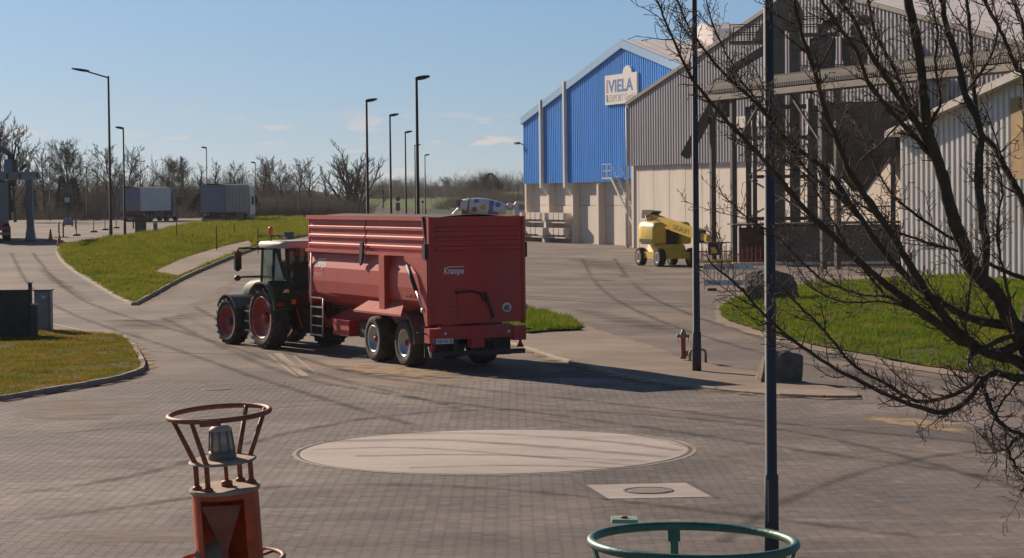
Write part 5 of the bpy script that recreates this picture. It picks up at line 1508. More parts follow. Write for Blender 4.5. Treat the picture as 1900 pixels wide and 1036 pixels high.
# ---------------- concrete mixer lorry behind the trailer
mx0 = lorry_at(962, 300)
mxr = thing('mixer_lorry', 'white concrete mixer lorry with coloured dots on its drum beyond the trailer', 'lorry', (mx0[0], 300, H(mx0[0], 300)), R(2))
M_DRUM = mat('drum_white', (0.62, 0.60, 0.60), 0.45, var=0.06)
zz = lambda py: 4.4 - (py - 360.5) * 300 / 4200 - H(mx0[0], 300)
# drum axis from rear (left, high) to front (right, low)
A_, B_ = Vector((-7.6, 0, zz(380))), Vector((-1.5, 0, zz(391)))
dx = (B_ - A_).normalized(); DM = frame(A_, Vector((0, 1, 0)).cross(dx) * -1, Vector((0, 1, 0)))
DM = frame(A_, (0, 1, 0), dx.cross(Vector((0, 1, 0))))
if DM.to_3x3() @ Vector((0, 0, 1)) != dx: pass
zax = DM.to_3x3() @ Vector((0, 0, 1)); sgn = 1 if zax.dot(dx) > 0 else -1
Ld = (B_ - A_).length
mb = MB(); mb.lathe([(0.55, sgn * 0.0), (0.72, sgn * 0.05), (0.98, sgn * 0.9), (1.0, sgn * 1.0), (1.22, sgn * 2.3), (1.25, sgn * 3.4), (1.08, sgn * 5.2), (0.80, sgn * (Ld - 0.1)), (0.0, sgn * Ld)], 28, DM)
drum = mb.build('drum', M_DRUM, mxr)
mb = MB(); mb.lathe([(1.01, sgn * 0.95), (1.06, sgn * 0.97), (1.09, sgn * 1.12), (1.05, sgn * 1.14)], 28, DM); mb.build('drum_ring', M_BLACK, drum)
for (t_, h_, r_, cc) in ((2.0, 0.78, 0.34, 'blue'), (1.9, -0.36, 0.36, 'red'), (3.05, 0.12, 0.36, 'yellow'), (4.9, 0.62, 0.36, 'blue'), (4.75, -0.62, 0.36, 'red')):
    cm = {'blue': mat('dot_blue', (0.05, 0.12, 0.42), 0.5), 'red': mat('dot_red', (0.45, 0.05, 0.07), 0.5), 'yellow': mat('dot_yellow', (0.65, 0.36, 0.06), 0.5)}[cc]
    rad = 1.24 if t_ < 4 else 1.14
    yy = -math.sqrt(max(0.05, rad ** 2 - h_ ** 2))
    up_ = dx.cross(Vector((0, 1, 0))); up_ = up_ if up_.z > 0 else -up_
    c0 = A_ + dx * t_ + up_ * h_ + Vector((0, yy - 0.05, 0))
    nrm = (Vector((0, yy, 0)) + up_ * h_).normalized()
    tx = nrm.cross(dx).normalized()
    mb = MB(); mb.lathe([(r_, -0.03), (r_, 0.04), (0, 0.05)], 18, frame(c0, dx, nrm.cross(dx))); mb.build('dot', cm, drum)
mb = MB()
for i in range(7):
    pass
rows = []
for a in lsp(R(200), R(345), 10):
    pass
up_ = dx.cross(Vector((0, 1, 0))); up_ = up_ if up_.z > 0 else -up_
rows = [[A_ + dx * (3.75 + 0.62 * k_) + up_ * (1.225 - 0.07 * k_ + 0.02) * math.sin(a) - Vector((0, 1, 0)) * (1.225 - 0.07 * k_ + 0.02) * math.cos(a) for k_ in (0, 1)] for a in lsp(R(-50), R(60), 9)]
mb.sheet([[tuple(p) for p in r] for r in rows], True); mb.build('lettering_band', mat('dot_blue', (0, 0, 0)), drum)
mb = MB(); mb.prism([(-8.3, zz(372)), (-7.3, zz(370)), (-7.2, zz(380)), (-8.0, zz(384))], -0.5, 0.5, 'y'); mb.build('charge_hopper', M_DKSTEEL, mxr)
mb = MB(); mb.bar((-7.9, 0, zz(386)), (-8.9, -0.3, zz(400)), 0.5, 0.12); mb.build('chute', M_DRUM, mxr)
mb = MB(); mb.box(-8.2, 3.4, -0.45, 0.45, 0.75, 1.1); mb.build('chassis', M_BLACK, mxr)
mb = MB(); mb.prism([(-7.6, 1.1), (-6.6, 1.1), (-6.6, 2.0), (-7.4, 2.4)], -0.8, 0.8, 'y'); mb.build('drum_stand', M_DKSTEEL, mxr)
mb = MB(); mb.lathe([(0.0, -0.9), (0.5, -0.85), (0.52, 0), (0.5, 0.85), (0.0, 0.9)], 20, frame((-1.0, 0, zz(384)), (1, 0, 0), (0, 0, 1))); mb.build('water_tank', M_DRUM, mxr)
mb = MB(); mb.prism([(-0.45, 0.6), (1.75, 0.6), (1.8, 1.9), (1.6, zz(378)), (1.2, zz(375)), (-0.25, zz(375)), (-0.5, zz(380))], -1.2, 1.2, 'y'); cb_ = mb.build('cab', M_DRUM, mxr)
mb = MB(); mb.box(0.1, 1.2, -1.215, -1.202, zz(390), zz(380)); mb.build('side_window', M_GLASSDK, cb_)
for x in (-6.6, -5.2, -0.6, 2.2):
    for s in (1, -1):
        wheel(mxr, x, s * 1.0, 0.52, 0.45, M_TYREDK, M_LORRYGREY, s, 0, 0.30, n=20)

# ---------------- yellow boom lift
bl = thing('boom_lift', 'yellow telescopic boom lift parked in front of the grey hall', 'boom lift', (9.25, 135.6, 0), 0.0)
M_YEL = mat('lift_yellow', (0.74, 0.50, 0.04), 0.45, var=0.12, scale=1.5, dirt=0.25, dirtcol=(0.36, 0.25, 0.10))
CH = R(19)                                            # chassis axis swung from the view line
ch = Matrix.Rotation(CH, 4, 'Z')
cr = MB(); cr.box(-1.05, 1.05, -1.75, 1.75, 0.45, 0.85, ch); cr.prism([(-0.8, 0.85), (0.8, 0.85), (0.65, 1.3), (-0.65, 1.3)], -1.2, 1.2, 'y', ch); cr.build('chassis', M_YEL, bl)
for sx in (-1, 1):
    for yy in (-1.45, 1.45):
        p = ch @ Vector((sx * 1.02, yy, 0))
        w_ = wheel(bl, 0, 0, 0.54, 0.42, M_TYREDK, M_WHITE, 1 if sx < 0 else -1, 14, 0.30, n=28)
        w_.location = (p.x, p.y, 0.54); w_.rotation_euler = (0, 0, R(90) + CH)
mb = MB(); mb.lathe([(0.0, 1.25), (0.75, 1.25), (0.75, 1.5), (0, 1.5)], 24); mb.build('slew_ring', M_DKSTEEL, bl)
RU = R(-66.4)                                          # the upper works point along the halls
def up_part(mb, name, m, parent=None):
    o = mb.build(name, m, parent or bl)
    if parent is None: o.rotation_euler = (0, 0, RU)
    return o
def hood_block(y0, y1, name):
    mb = MB(); rows = []
    yc, hw = (y0 + y1) / 2, (y1 - y0) / 2
    for x, k, z0, z1 in ((-1.25, 0.72, 1.40, 2.40), (-1.12, 0.92, 1.32, 2.56), (-0.6, 1.0, 1.30, 2.66), (0.7, 1.0, 1.30, 2.62), (0.98, 0.94, 1.34, 2.52), (1.05, 0.78, 1.40, 2.40)):
        c = [(-0.92, z0), (0.92, z0), (1.0, z0 + 0.2), (0.98, z1 - 0.3), (0.70, z1), (-0.70, z1), (-0.98, z1 - 0.3), (-1.0, z0 + 0.2)]
        rows.append([(x, yc + hw * k * y, z) for y, z in c + c[:1]])
    mb.sheet(rows, True); mb.add(rows[0][:8], [tuple(range(8))]); mb.add(rows[-1][:8], [tuple(range(8))[::-1]])
    return up_part(mb, name, M_YEL)
hb_ = hood_block(-1.32, -0.48, 'engine_hood')
mb = MB(); mb.box(-0.9, 0.8, -1.335, -1.322, 1.42, 1.62); up_part(mb, 'hood_grille', M_BLACK, hb_)
hood_block(0.48, 1.2, 'tank_hood')
mb = MB(); mb.box(-1.3, 0.7, -0.46, 0.46, 1.5, 2.2); up_part(mb, 'turntable_box', M_BLACK)
P0, P1 = Vector((-2.3, 0.0, 2.92)), Vector((4.0, 0.0, 1.92))
mb = MB(); mb.bar(P0, P1, 0.36, 0.56); bm_ = up_part(mb, 'boom', M_YEL)
bd_ = (P1 - P0).normalized()
mb = MB(); mb.bar(P1 - bd_ * 0.1, P1 + bd_ * 0.55, 0.46, 0.72); up_part(mb, 'boom_collar', M_DKSTEEL, bm_)
mb = MB(); mb.bar(P1 + bd_ * 0.5, P1 + bd_ * 1.3, 0.26, 0.40); up_part(mb, 'inner_boom', M_YEL, bm_)
mb = MB(); mb.prism([(-2.6, 2.85), (-1.5, 3.05), (-1.1, 3.26), (-2.5, 3.34)], -0.32, 0.32, 'y'); up_part(mb, 'boom_pivot', M_DKSTEEL, bm_)
mb = MB(); mb.tube([(-2.0, -0.35, 3.0), (-1.5, -0.45, 2.6), (-0.4, -0.5, 2.68), (0.9, -0.42, 2.4)], 0.04, 6); up_part(mb, 'hose', M_BLACK, bm_)
mb = MB(); mb.bar((0.2, 0, 2.1), (1.9, 0, 2.1), 0.2, 0.2); up_part(mb, 'lift_ram', M_DKSTEEL, bm_)
upb = Vector((-bd_.z, 0, bd_.x)).normalized()
text_obj('GIGALIFT', 0.42, mat('boom_letter', (0.16, 0.10, 0.02), 0.6), bm_, frame(P0 + (P1 - P0) * 0.56 + Vector((0, -0.184, 0)) - upb * 0.14, bd_, upb), width=2.1)
text_obj('GIGALIFT', 0.36, mat('boom_letter', (0, 0, 0)), bm_, frame(P0 + (P1 - P0) * 0.10 + Vector((0, -0.184, 0)) - upb * 0.10, bd_, upb), width=1.3)
# basket
bk = MB(); bk.box(1.55, 3.55, -1.25, -0.35, 0.30, 0.46); bk = bk.build('basket_floor', M_YEL, bl); bk.location = (-0.08, -3.9, 0)
M_BAR = mat('basket_tube', (0.20, 0.17, 0.13), 0.5, 0.3, var=0.15)
for x in (1.6, 1.85, 2.9, 3.2, 3.5):
    for y in (-1.22, -0.38):
        mb = MB(); mb.cyl((x, y, 0.46), (x, y, 1.46), 0.025, n=8); mb.build('basket_post', M_BAR, bk)
for z in (0.95, 1.46):
    mb = MB(); mb.tube([(1.6, -1.22, z), (3.5, -1.22, z), (3.5, -0.38, z), (1.6, -0.38, z)], 0.025, 8, closed=True, smooth=False); mb.build('basket_rail', M_BAR, bk)
mb = MB(); mb.tube([(2.2, -1.22, 1.46), (2.2, -1.22, 1.72), (2.95, -1.22, 1.72), (2.95, -1.22, 1.46)], 0.025, 8); mb.build('basket_hoop', M_BAR, bk)
mb = MB(); mb.prism([(2.15, 0.75), (2.9, 0.75), (3.0, 1.45), (2.15, 1.45)], -1.30, -0.95, 'y'); mb.build('control_box', M_BLACK, bk)
mb = MB(); mb.box(2.3, 2.65, -1.318, -1.302, 0.85, 1.2); mb.build('warning_label', M_YEL, bk)
mb = MB(); mb.box(1.57, 1.78, -1.28, -1.24, 0.28, 0.55); mb.build('step_plate', M_WHITE, bk)
# ================================================================== lamps, signs, fences, small things
M_POLE = mat('pole_grey', (0.045, 0.045, 0.052), 0.7, 0.0, var=0.15, scale=2)
M_POLEDK = mat('pole_dark', (0.035, 0.033, 0.035), 0.75, 0.0, var=0.2, scale=2)
M_POLEBLUE = mat('pole_bluegrey', (0.048, 0.056, 0.070), 0.7, 0.0, var=0.15, scale=2)

def lamp(label, loc, h, r0, r1, head='right', hl=0.9, arm=0.0, m=None, sway=0.0, door=True, base_box=False):
    m = m or M_POLEDK
    t = thing('street_lamp', label, 'street lamp', loc, 0.0, 'yard lamps')
    mb = MB(); mb.tube([(0, 0, -0.05), (0, 0, 1.0), (0, 0, 1.02), (0, 0, h)], [r0, r0 * 0.97, r0 * 0.80, r1], 14); mb.build('mast', m, t)
    d = {'right': 1, 'left': -1}[head]
    z = h
    x0 = 0.0
    if arm:
        mb = MB(); mb.tube([(0, 0, h - 0.12), (d * arm, 0, h + arm * 0.22)], 0.05, 8); mb.build('arm', m, t)
        x0, z = d * arm, h + arm * 0.22
    mb = MB()
    tilt = 0.16
    rows = []
    for q, w, th in ((-0.08, 0.10, 0.05), (0.1, 0.16, 0.085), (0.55, 0.18, 0.085), (0.95, 0.12, 0.05), (1.0, 0.06, 0.02)):
        x = x0 + d * hl * q; zc = z + 0.05 + hl * q * tilt
        rows.append([(x, -w, zc - th), (x, w, zc - th), (x, w * 0.7, zc + th), (x, -w * 0.7, zc + th), (x, -w, zc - th)])
    mb.sheet(rows); mb.add(rows[0][:4], [(0, 1, 2, 3)]); mb.add(rows[-1][:4], [(3, 2, 1, 0)])
    hd = mb.build('lamp_head', m, t)
    mb = MB(); xa, xb = x0 + d * hl * 0.2, x0 + d * hl * 0.8
    mb.add([(xa, -0.12, z - 0.05 + hl * 0.2 * tilt), (xb, -0.12, z - 0.05 + hl * 0.8 * tilt), (xb, 0.12, z - 0.05 + hl * 0.8 * tilt), (xa, 0.12, z - 0.05 + hl * 0.2 * tilt)], [(0, 1, 2, 3)]); mb.build('lens', M_GLASSDK, hd)
    if door:
        mb = MB(); mb.box(-0.05, 0.05, -r0 - 0.012, -r0 * 0.55, 0.45, 0.95); mb.build('door', m, t)
    if base_box:
        mb = MB(); mb.box(-0.2, 0.2, -0.2, 0.2, 0, 0.95); mb.build('base_box', M_BLACK, t)
    return t
def gp(px, py): return tuple(GP(px, py))
def flat(px, D):
    x = (px - 950) / F_PX * D
    return (x, D, H(x, D))
lamp('nearest grey blue lamp post, in front of the bare tree branches', (3.08, 27.0, 0), 9.0, 0.088, 0.055, 'left', 1.0, m=M_POLEBLUE)
lamp('dark lamp post standing on the sandy corner beside the hydrant', gp(1293, 693), 11.0, 0.112, 0.062, 'left', 1.0, 0.0, m=M_POLE)
lamp('tall lamp with a long arm reaching left at the wedge edge', gp(206, 445), 11.0, 0.12, 0.07, 'left', 1.1, 1.35)
lamp('shorter lamp just right of the tall long-armed lamp', gp(232, 440), 7.7, 0.10, 0.055, 'left', 0.55)
lamp('lamp with a dark base box beside the plain lorry', gp(385, 418), 7.6, 0.07, 0.05, 'left', 0.5, base_box=True, m=M_POLE)
lamp('lamp on the crest of the grass wedge right of the plain lorry', gp(475, 410.5), 6.6, 0.07, 0.05, 'left', 0.5, base_box=True, m=M_POLE)
lamp('thin far lamp before the dense hedge left of the big round tree', flat(557, 285), 6.6, 0.08, 0.05, 'left', 0.4, m=M_POLE)
lamp('thin far lamp nearest the sampling gantry before the bank', flat(95, 290), 7.0, 0.09, 0.06, 'right', 0.4, m=M_POLE)
lamp('thin far lamp between the round sign and the tall long-armed lamp', flat(163, 292), 6.8, 0.09, 0.06, 'left', 0.3, m=M_POLE)
for lab, px, py, D, r in (('black twin row lamp, tallest and nearest, above the trailer tailgate', 777, 148, 104, 0.115), ('black row lamp leftmost above the trailer, before the big round tree', 684, 189, 131, 0.115), ('black row lamp second from left above the trailer', 727, 216, 156, 0.11), ('black row lamp third from left above the trailer', 755, 247, 196, 0.11), ('small far row lamp right of the tallest one above the trailer', 791, 289, 285, 0.10), ('small far row lamp almost hidden behind the tallest row lamp', 772.5, 271, 245, 0.10)):
    x, y, z = flat(px, D)
    top = AT(px, py, D).z
    lamp(lab, (x - (top - 4.4) * 0.0, y, z), top - z, r, r * 0.55, 'right', 0.62)

# ---------------- buoy lantern frames in the foreground
def buoy(label, loc, ring_r, tilt, axis, body_m, ring_m, plate_m, rods, z_ring, z_deck, z_deck2, deck_r, tube_r, lantern=True, body_r=0.27, group='navigation buoys'):
    t = thing('navigation_buoy', label, 'buoy', loc, 0.0)
    t.rotation_euler = (tilt * axis[0], tilt * axis[1], 0)
    mb = MB(); mb.tube([(ring_r * math.cos(a), ring_r * math.sin(a), z_ring) for a in lsp(0, 2 * math.pi, 49)[:-1]], tube_r, 12, closed=True); mb.build('guard_ring', ring_m, t)
    for a in rods:
        ca, sa = math.cos(R(a)), math.sin(R(a))
        mb = MB(); mb.tube([(deck_r * 0.86 * ca, deck_r * 0.86 * sa, z_deck2), (deck_r * 0.86 * ca, deck_r * 0.86 * sa, z_deck), ((ring_r - 0.02) * ca, (ring_r - 0.02) * sa, z_ring)], [tube_r * 1.0, tube_r * 1.0, tube_r * 0.85], 10); mb.build('stanchion', ring_m, t)
        mb = MB(); mb.lathe([(tube_r * 1.9, 0), (tube_r * 1.9, 0.015), (tube_r, 0.03)], 12, Matrix.Translation((deck_r * 0.86 * ca, deck_r * 0.86 * sa, z_deck2 + 0.012))); mb.build('foot_flange', ring_m, t)
    mb = MB(); mb.lathe([(0.0, z_deck - 0.01), (deck_r, z_deck - 0.01), (deck_r + 0.012, z_deck), (deck_r, z_deck + 0.012), (0, z_deck + 0.012)], 36, smooth=False); mb.build('upper_deck', plate_m, t)
    mb = MB(); mb.lathe([(0.0, z_deck2 - 0.02), (deck_r * 1.08, z_deck2 - 0.02), (deck_r * 1.10, z_deck2), (deck_r * 1.08, z_deck2 + 0.012), (0, z_deck2 + 0.012)], 36, smooth=False); mb.build('lower_deck', plate_m, t)
    return t
M_BORANGE = mat('buoy_orange', (0.60, 0.085, 0.012), 0.55, var=0.25, scale=9, dirt=0.7, dirtcol=(0.20, 0.055, 0.025), bump=0.1)
M_BRUST = mat('buoy_rusty_red', (0.24, 0.060, 0.028), 0.6, var=0.35, scale=18, dirt=0.6, dirtcol=(0.33, 0.17, 0.11), bump=0.15)
M_BPLATE = mat('weathered_plate', (0.40, 0.30, 0.215), 0.75, var=0.25, scale=5, dirt=0.4, dirtcol=(0.22, 0.13, 0.08))
M_LANT = mat('lantern_grey', (0.14, 0.145, 0.135), 0.6, var=0.2, scale=10, dirt=0.3, dirtcol=(0.16, 0.17, 0.08))
OD = 17.7
oc = AT(417, 905, OD)
ou = OD / F_PX                                     # metres per photo pixel there
ob = buoy('orange buoy top with guard ring and grey lantern in the left foreground', (oc.x, OD, oc.z - 0.0), 0.395, R(5.5), (0.6, -0.55), M_BORANGE, M_BRUST, M_BPLATE, (-112, -72, 38, 72, 152) if False else (-118, -158, 22, 62), 140 * ou, 52 * ou, 0.0, 0.255, 0.021)
mb = MB(); mb.lathe([(0.105, 0.225), (0.112, 0.24), (0.108, 0.275), (0.10, 0.30)], 28); mb.build('lantern_base', M_LANT, ob)
mb = MB(); mb.lathe([(0.098, 0.300), (0.080, 0.455)], 28); lg = mb.build('lantern_lens', mat('lantern_glass', (0.42, 0.40, 0.36), 0.25, var=0.15, scale=14), ob)
mb = MB(); mb.lathe([(0.088, 0.452), (0.09, 0.466), (0.06, 0.495), (0.0, 0.502)], 28); mb.build('lantern_cap', mat('lantern_cap', (0.42, 0.38, 0.32), 0.6, var=0.15), ob)
for i in range(8):
    a = 2 * math.pi * i / 8
    mb = MB(); mb.bar((0.100 * math.cos(a), 0.100 * math.sin(a), 0.295), (0.083 * math.cos(a), 0.083 * math.sin(a), 0.458), 0.022, 0.012); mb.build('lantern_bar', M_LANT, ob)
mb = MB(); mb.cyl((0.02, 0.0, 0.01), (0.02, 0.0, 0.215), 0.016, n=10); mb.build('cable_stem', M_BRUST, ob)
mb = MB(); mb.lathe([(0.045, 0.012), (0.045, 0.05), (0.02, 0.06)], 14, Matrix.Translation((0.02, 0, 0))); mb.build('stem_gland', M_BRUST, ob)
mb = MB(); mb.cbox(-0.02, -0.40, 140 * ou - 0.012, 0.16, 0.035, 0.05); mb.build('ring_clamp', M_BRUST, ob)
# body: round drum below with crossed radar-reflector plates
rows = []
mb = MB(); mb.lathe([(0.255, -0.02), (0.262, -0.06), (0.262, -0.75)], 36, smooth=True)
mb.f = [f for f in mb.f if len(f) == 4]; mb.s = [True] * len(mb.f)
# leave the front third of the drum open so that the plates show
keepf = []
for f in mb.f:
    c = sum((Vector(mb.v[i]) for i in f), Vector()) / 4
    a = math.degrees(math.atan2(c.y, c.x))
    if -128 < a < -52 and c.z < -0.10: continue
    keepf.append(f)
mb.f = keepf; mb.s = [True] * len(keepf)
mb.build('drum', M_BORANGE, ob, fix=False)
mb = MB(); mb.prism([(-0.16, -0.10), (0.15, -0.10), (0.02, -0.45), (0.03, -0.78), (-0.03, -0.78), (-0.02, -0.45)], -0.235, -0.22, 'y'); mb.build('reflector_plate', M_BRUST, ob)
for s in (1, -1):
    mb = MB(); mb.add([(s * 0.24, -0.10, -0.06), (s * 0.24, -0.10, -0.78), (0.0, 0.06, -0.78), (0.0, 0.06, -0.06)], [(0, 1, 2, 3)]); mb.build('reflector_plate', M_BORANGE, ob)
mb = MB(); mb.add([(-0.26, -0.16, -0.50), (-0.05, -0.24, -0.62), (0.0, 0.0, -0.40), (-0.2, 0.05, -0.36)], [(0, 1, 2, 3)]); mb.build('reflector_plate', M_BPLATE, ob)
mb = MB(); mb.lathe([(0.55, -2.70), (0.62, -2.6), (0.62, -1.3), (0.45, -0.95), (0.30, -0.76), (0.0, -0.76)], 32); mb.build('float', M_BORANGE, ob)
mb = MB(); mb.tube([(0.42 * math.cos(a), 0.42 * math.sin(a), -0.58) for a in lsp(0, 2 * math.pi, 33)[:-1]], 0.02, 8, closed=True); mb.build('lower_ring', M_BRUST, ob)
for a in (-150, -30, 45, 135):
    mb = MB(); mb.bar((0.25 * math.cos(R(a)), 0.25 * math.sin(R(a)), -0.60), (0.42 * math.cos(R(a)), 0.42 * math.sin(R(a)), -0.585), 0.06, 0.02); mb.build('ring_stay', M_BRUST, ob)
mb = MB(); mb.cyl((-0.05, -0.30, -0.75), (-0.05, -0.30, -0.53), 0.03, n=10); mb.build('lifting_eye', M_BRUST, ob)
for a in (-30, -60):
    pass

GD = 8.7
gc = AT(1286, 1006, GD)
M_BGREEN = mat('buoy_green', (0.035, 0.14, 0.10), 0.45, var=0.25, scale=22, dirt=0.45, dirtcol=(0.14, 0.20, 0.14), bump=0.1)
M_BGREENP = mat('buoy_green_plate', (0.20, 0.33, 0.25), 0.6, var=0.2, scale=8, dirt=0.4, dirtcol=(0.40, 0.36, 0.28))
gb = thing('navigation_buoy', 'green buoy guard ring at the lower picture edge beside the nearest lamp post', 'buoy', (gc.x, GD, gc.z), 0.0)
gb.rotation_euler = (R(0.6), R(1.2), 0)
GRr = 190 * GD / F_PX
mb = MB(); mb.tube([(GRr * math.cos(a), GRr * math.sin(a), 0) for a in lsp(0, 2 * math.pi, 65)[:-1]], 0.0175, 14, closed=True); mb.build('guard_ring', M_BGREEN, gb)
for a in (97, 190, 275, 352):
    ca, sa = math.cos(R(a)), math.sin(R(a))
    mb = MB(); mb.bar((GRr * ca, GRr * sa, -0.005), (GRr * 0.96 * ca, GRr * 0.96 * sa, -0.06), 0.05, 0.014, up=(ca, sa, 0)); mb.bar((GRr * 0.96 * ca, GRr * 0.96 * sa, -0.05), (GRr * 0.72 * ca, GRr * 0.72 * sa, -0.62), 0.032, 0.014, up=(ca, sa, 0)); mb.build('stanchion', M_BGREEN, gb)
mb = MB(); mb.box(-0.295, -0.19, 0.415, 0.52, 0.004, 0.02); br_k = mb.build('sign_bracket', M_BGREENP, gb)
mb = MB(); mb.lathe([(0.015, 0.021), (0.015, 0.027), (0, 0.027)], 12, Matrix.Translation((-0.245, 0.46, 0))); mb.build('bolt', M_BRUST, br_k)
mb = MB(); mb.lathe([(0.0, -0.66), (0.30, -0.66), (0.31, -0.65), (0.30, -0.63), (0, -0.63)], 32, smooth=False); mb.build('deck', M_BGREENP, gb)
mb = MB(); mb.lathe([(0.5, -2.98), (0.6, -2.9), (0.6, -1.7), (0.28, -1.3), (0.26, -0.67), (0.0, -0.67)], 32); mb.build('float', M_BGREEN, gb)

# ---------------- hydrant with guard hoop
hy = thing('fire_hydrant', 'rusty red pillar hydrant on the sandy corner', 'hydrant', gp(1268, 673))
M_HYD = mat('hydrant_red', (0.38, 0.055, 0.035), 0.6, var=0.25, scale=12, dirt=0.4, dirtcol=(0.30, 0.20, 0.14))
M_HYDM = mat('hydrant_metal', (0.27, 0.21, 0.16), 0.55, 0.2, var=0.2, scale=12)
mb = MB(); mb.lathe([(0.085, 0.10), (0.075, 0.16), (0.065, 0.2), (0.062, 0.62), (0.075, 0.64)], 20); mb.build('barrel', M_HYD, hy)
mb = MB(); mb.lathe([(0.078, 0.63), (0.095, 0.66), (0.088, 0.74), (0.05, 0.80), (0.04, 0.85), (0.0, 0.86)], 20); mb.build('bonnet', M_HYDM, hy)
for s in (-1, 1):
    mb = MB(); mb.lathe([(0.04, 0.0), (0.04, 0.05), (0.052, 0.05), (0.052, 0.085), (0, 0.09)], 14, frame((s * 0.07, 0, 0.69), (0, s, 0), (0, 0, 1)) if s > 0 else frame((s * 0.07, 0, 0.69), (0, -1, 0), (0, 0, 1))); mb.build('outlet_cap', M_HYDM, hy)
    mb = MB(); mb.tube([(s * 0.13, -0.02, 0.66), (s * 0.14, -0.03, 0.58), (s * 0.11, -0.03, 0.53)], 0.008, 5); mb.build('chain', M_DKSTEEL, hy)
mb = MB(); mb.lathe([(0.06, 0.0), (0.06, 0.10), (0.085, 0.10), (0.085, 0.14), (0.05, 0.16), (0, 0.165)], 18, frame((0.05, -0.04, 0.24), (0.6, 0.8, 0), (0, 0, 1))); mb.build('main_outlet', M_HYDM, hy)
ho = thing('guard_hoop', 'pale bent steel hoop behind the post next to the hydrant', 'hoop', gp(1296, 675))
mb = MB(); mb.tube([(-0.22, 0.05, 0), (-0.22, 0.05, 0.28), (-0.18, 0.05, 0.34), (0.10, 0.05, 0.36), (0.17, 0.05, 0.33), (0.19, 0.05, 0.26), (0.19, 0.05, 0.0)], 0.036, 10); mb.build('hoop', M_ALU if False else mat('hoop_steel', (0.34, 0.28, 0.22), 0.55, 0.2, var=0.15), ho)
mb = MB(); mb.cyl((-0.22, 0.05, 0.0), (-0.22, 0.05, 0.02), 0.07, n=12); mb.cyl((0.19, 0.05, 0.0), (0.19, 0.05, 0.02), 0.07, n=12); mb.build('foot', M_HYDM, ho)

# ---------------- boulders
M_ROCK = mat('boulder_stone', (0.115, 0.085, 0.064), 0.9, var=0.4, scale=4, bump=0.5, bscale=15, dirt=0.5, dirtcol=(0.20, 0.155, 0.12))
def boulder(label, loc, sx, sy, sz, seed):
    bm = bmesh.new(); bmesh.ops.create_icosphere(bm, subdivisions=5, radius=1.0)
    rb_ = random.Random(int(seed * 10)); planes = []
    for _ in range(16):
        d_ = Vector((rb_.gauss(0, 1), rb_.gauss(0, 1), rb_.gauss(0, 0.8))).normalized(); planes.append((d_, rb_.uniform(0.70, 0.98)))
    for v in bm.verts:
        c = v.co.copy()
        n_ = mnoise.noise(c * 1.2 + Vector((seed, 0, 0))) * 0.28 + mnoise.noise(c * 3.1 + Vector((0, seed, 0))) * 0.09 + mnoise.noise(c * 9 + Vector((0, seed, 3))) * 0.025
        k_ = 1 + n_
        p_ = 4.0
        f_ = 1.0 / (abs(c.x) ** p_ + abs(c.y) ** p_ + abs(c.z) ** p_) ** (1 / p_)
        q_ = c * k_ * (0.55 + 0.45 * f_)
        for d_, e_ in planes:
            o_ = q_.dot(d_) - e_
            if o_ > 0: q_ = q_ - d_ * o_ * 0.92
        v.co = q_ + c * mnoise.noise(c * 14 + Vector((seed, 1, 0))) * 0.02
        v.co.x *= sx; v.co.y *= sy; v.co.z *= sz
        v.co.z = max(v.co.z, -sz * 0.45)
    me = bpy.data.meshes.new('boulder'); bm.to_mesh(me); bm.free()
    me.materials.append(M_ROCK)
    o = link('boulder', me); o.location = (loc[0], loc[1], loc[2] + sz * 0.40)
    return tag(o, label, 'boulder', 'boulders by the road')
boulder('large brown boulder at the tip of the grass island', gp(1434, 571), 0.98, 0.8, 1.15, 3.1)
boulder('long low brown boulder lying on the kerb of the sandy corner', (GP(1449, 712).x, GP(1449, 712).y, 0.07), 0.66, 0.42, 0.46, 7.7)

# ---------------- white and blue road barrier
rbw = thing('road_barrier', 'pale road barrier with two wide boards before the grass island', 'barrier', gp(1352, 539), R(-3))
M_BARW = mat('barrier_white', (0.62, 0.60, 0.60), 0.6, var=0.08)
bw = 1.06
for z0, z1 in ((0.22, 0.46), (0.92, 1.18)):
    mb = MB(); mb.box(-bw, bw, -0.03, 0.03, z0, z1); bo = mb.build('board', M_BARW, rbw)
    for x in lsp(-0.8, 0.8, 5):
        mb = MB(); mb.lathe([(0.03, 0), (0.03, 0.01), (0, 0.01)], 10, frame((x, -0.031, (z0 + z1) / 2), (1, 0, 0), (0, 0, 1))); mb.build('rivet', M_BLACK, bo)
for x in lsp(-bw + 0.1, bw - 0.1, 13):
    mb = MB(); mb.box(x - 0.022, x + 0.022, -0.015, 0.015, 0.46, 0.92); mb.build('slat', M_BARW, rbw)
for x in (-bw - 0.025, bw + 0.025):
    mb = MB(); mb.box(x - 0.024, x + 0.024, -0.03, 0.03, 0.05, 1.18); mb.build('end_post', M_BARW, rbw)
for x in (-0.75, 0.8):
    mb = MB(); mb.box(x - 0.2, x + 0.2, -0.35, 0.35, 0.0, 0.10); mb.build('rubber_foot', M_BLACK, rbw)

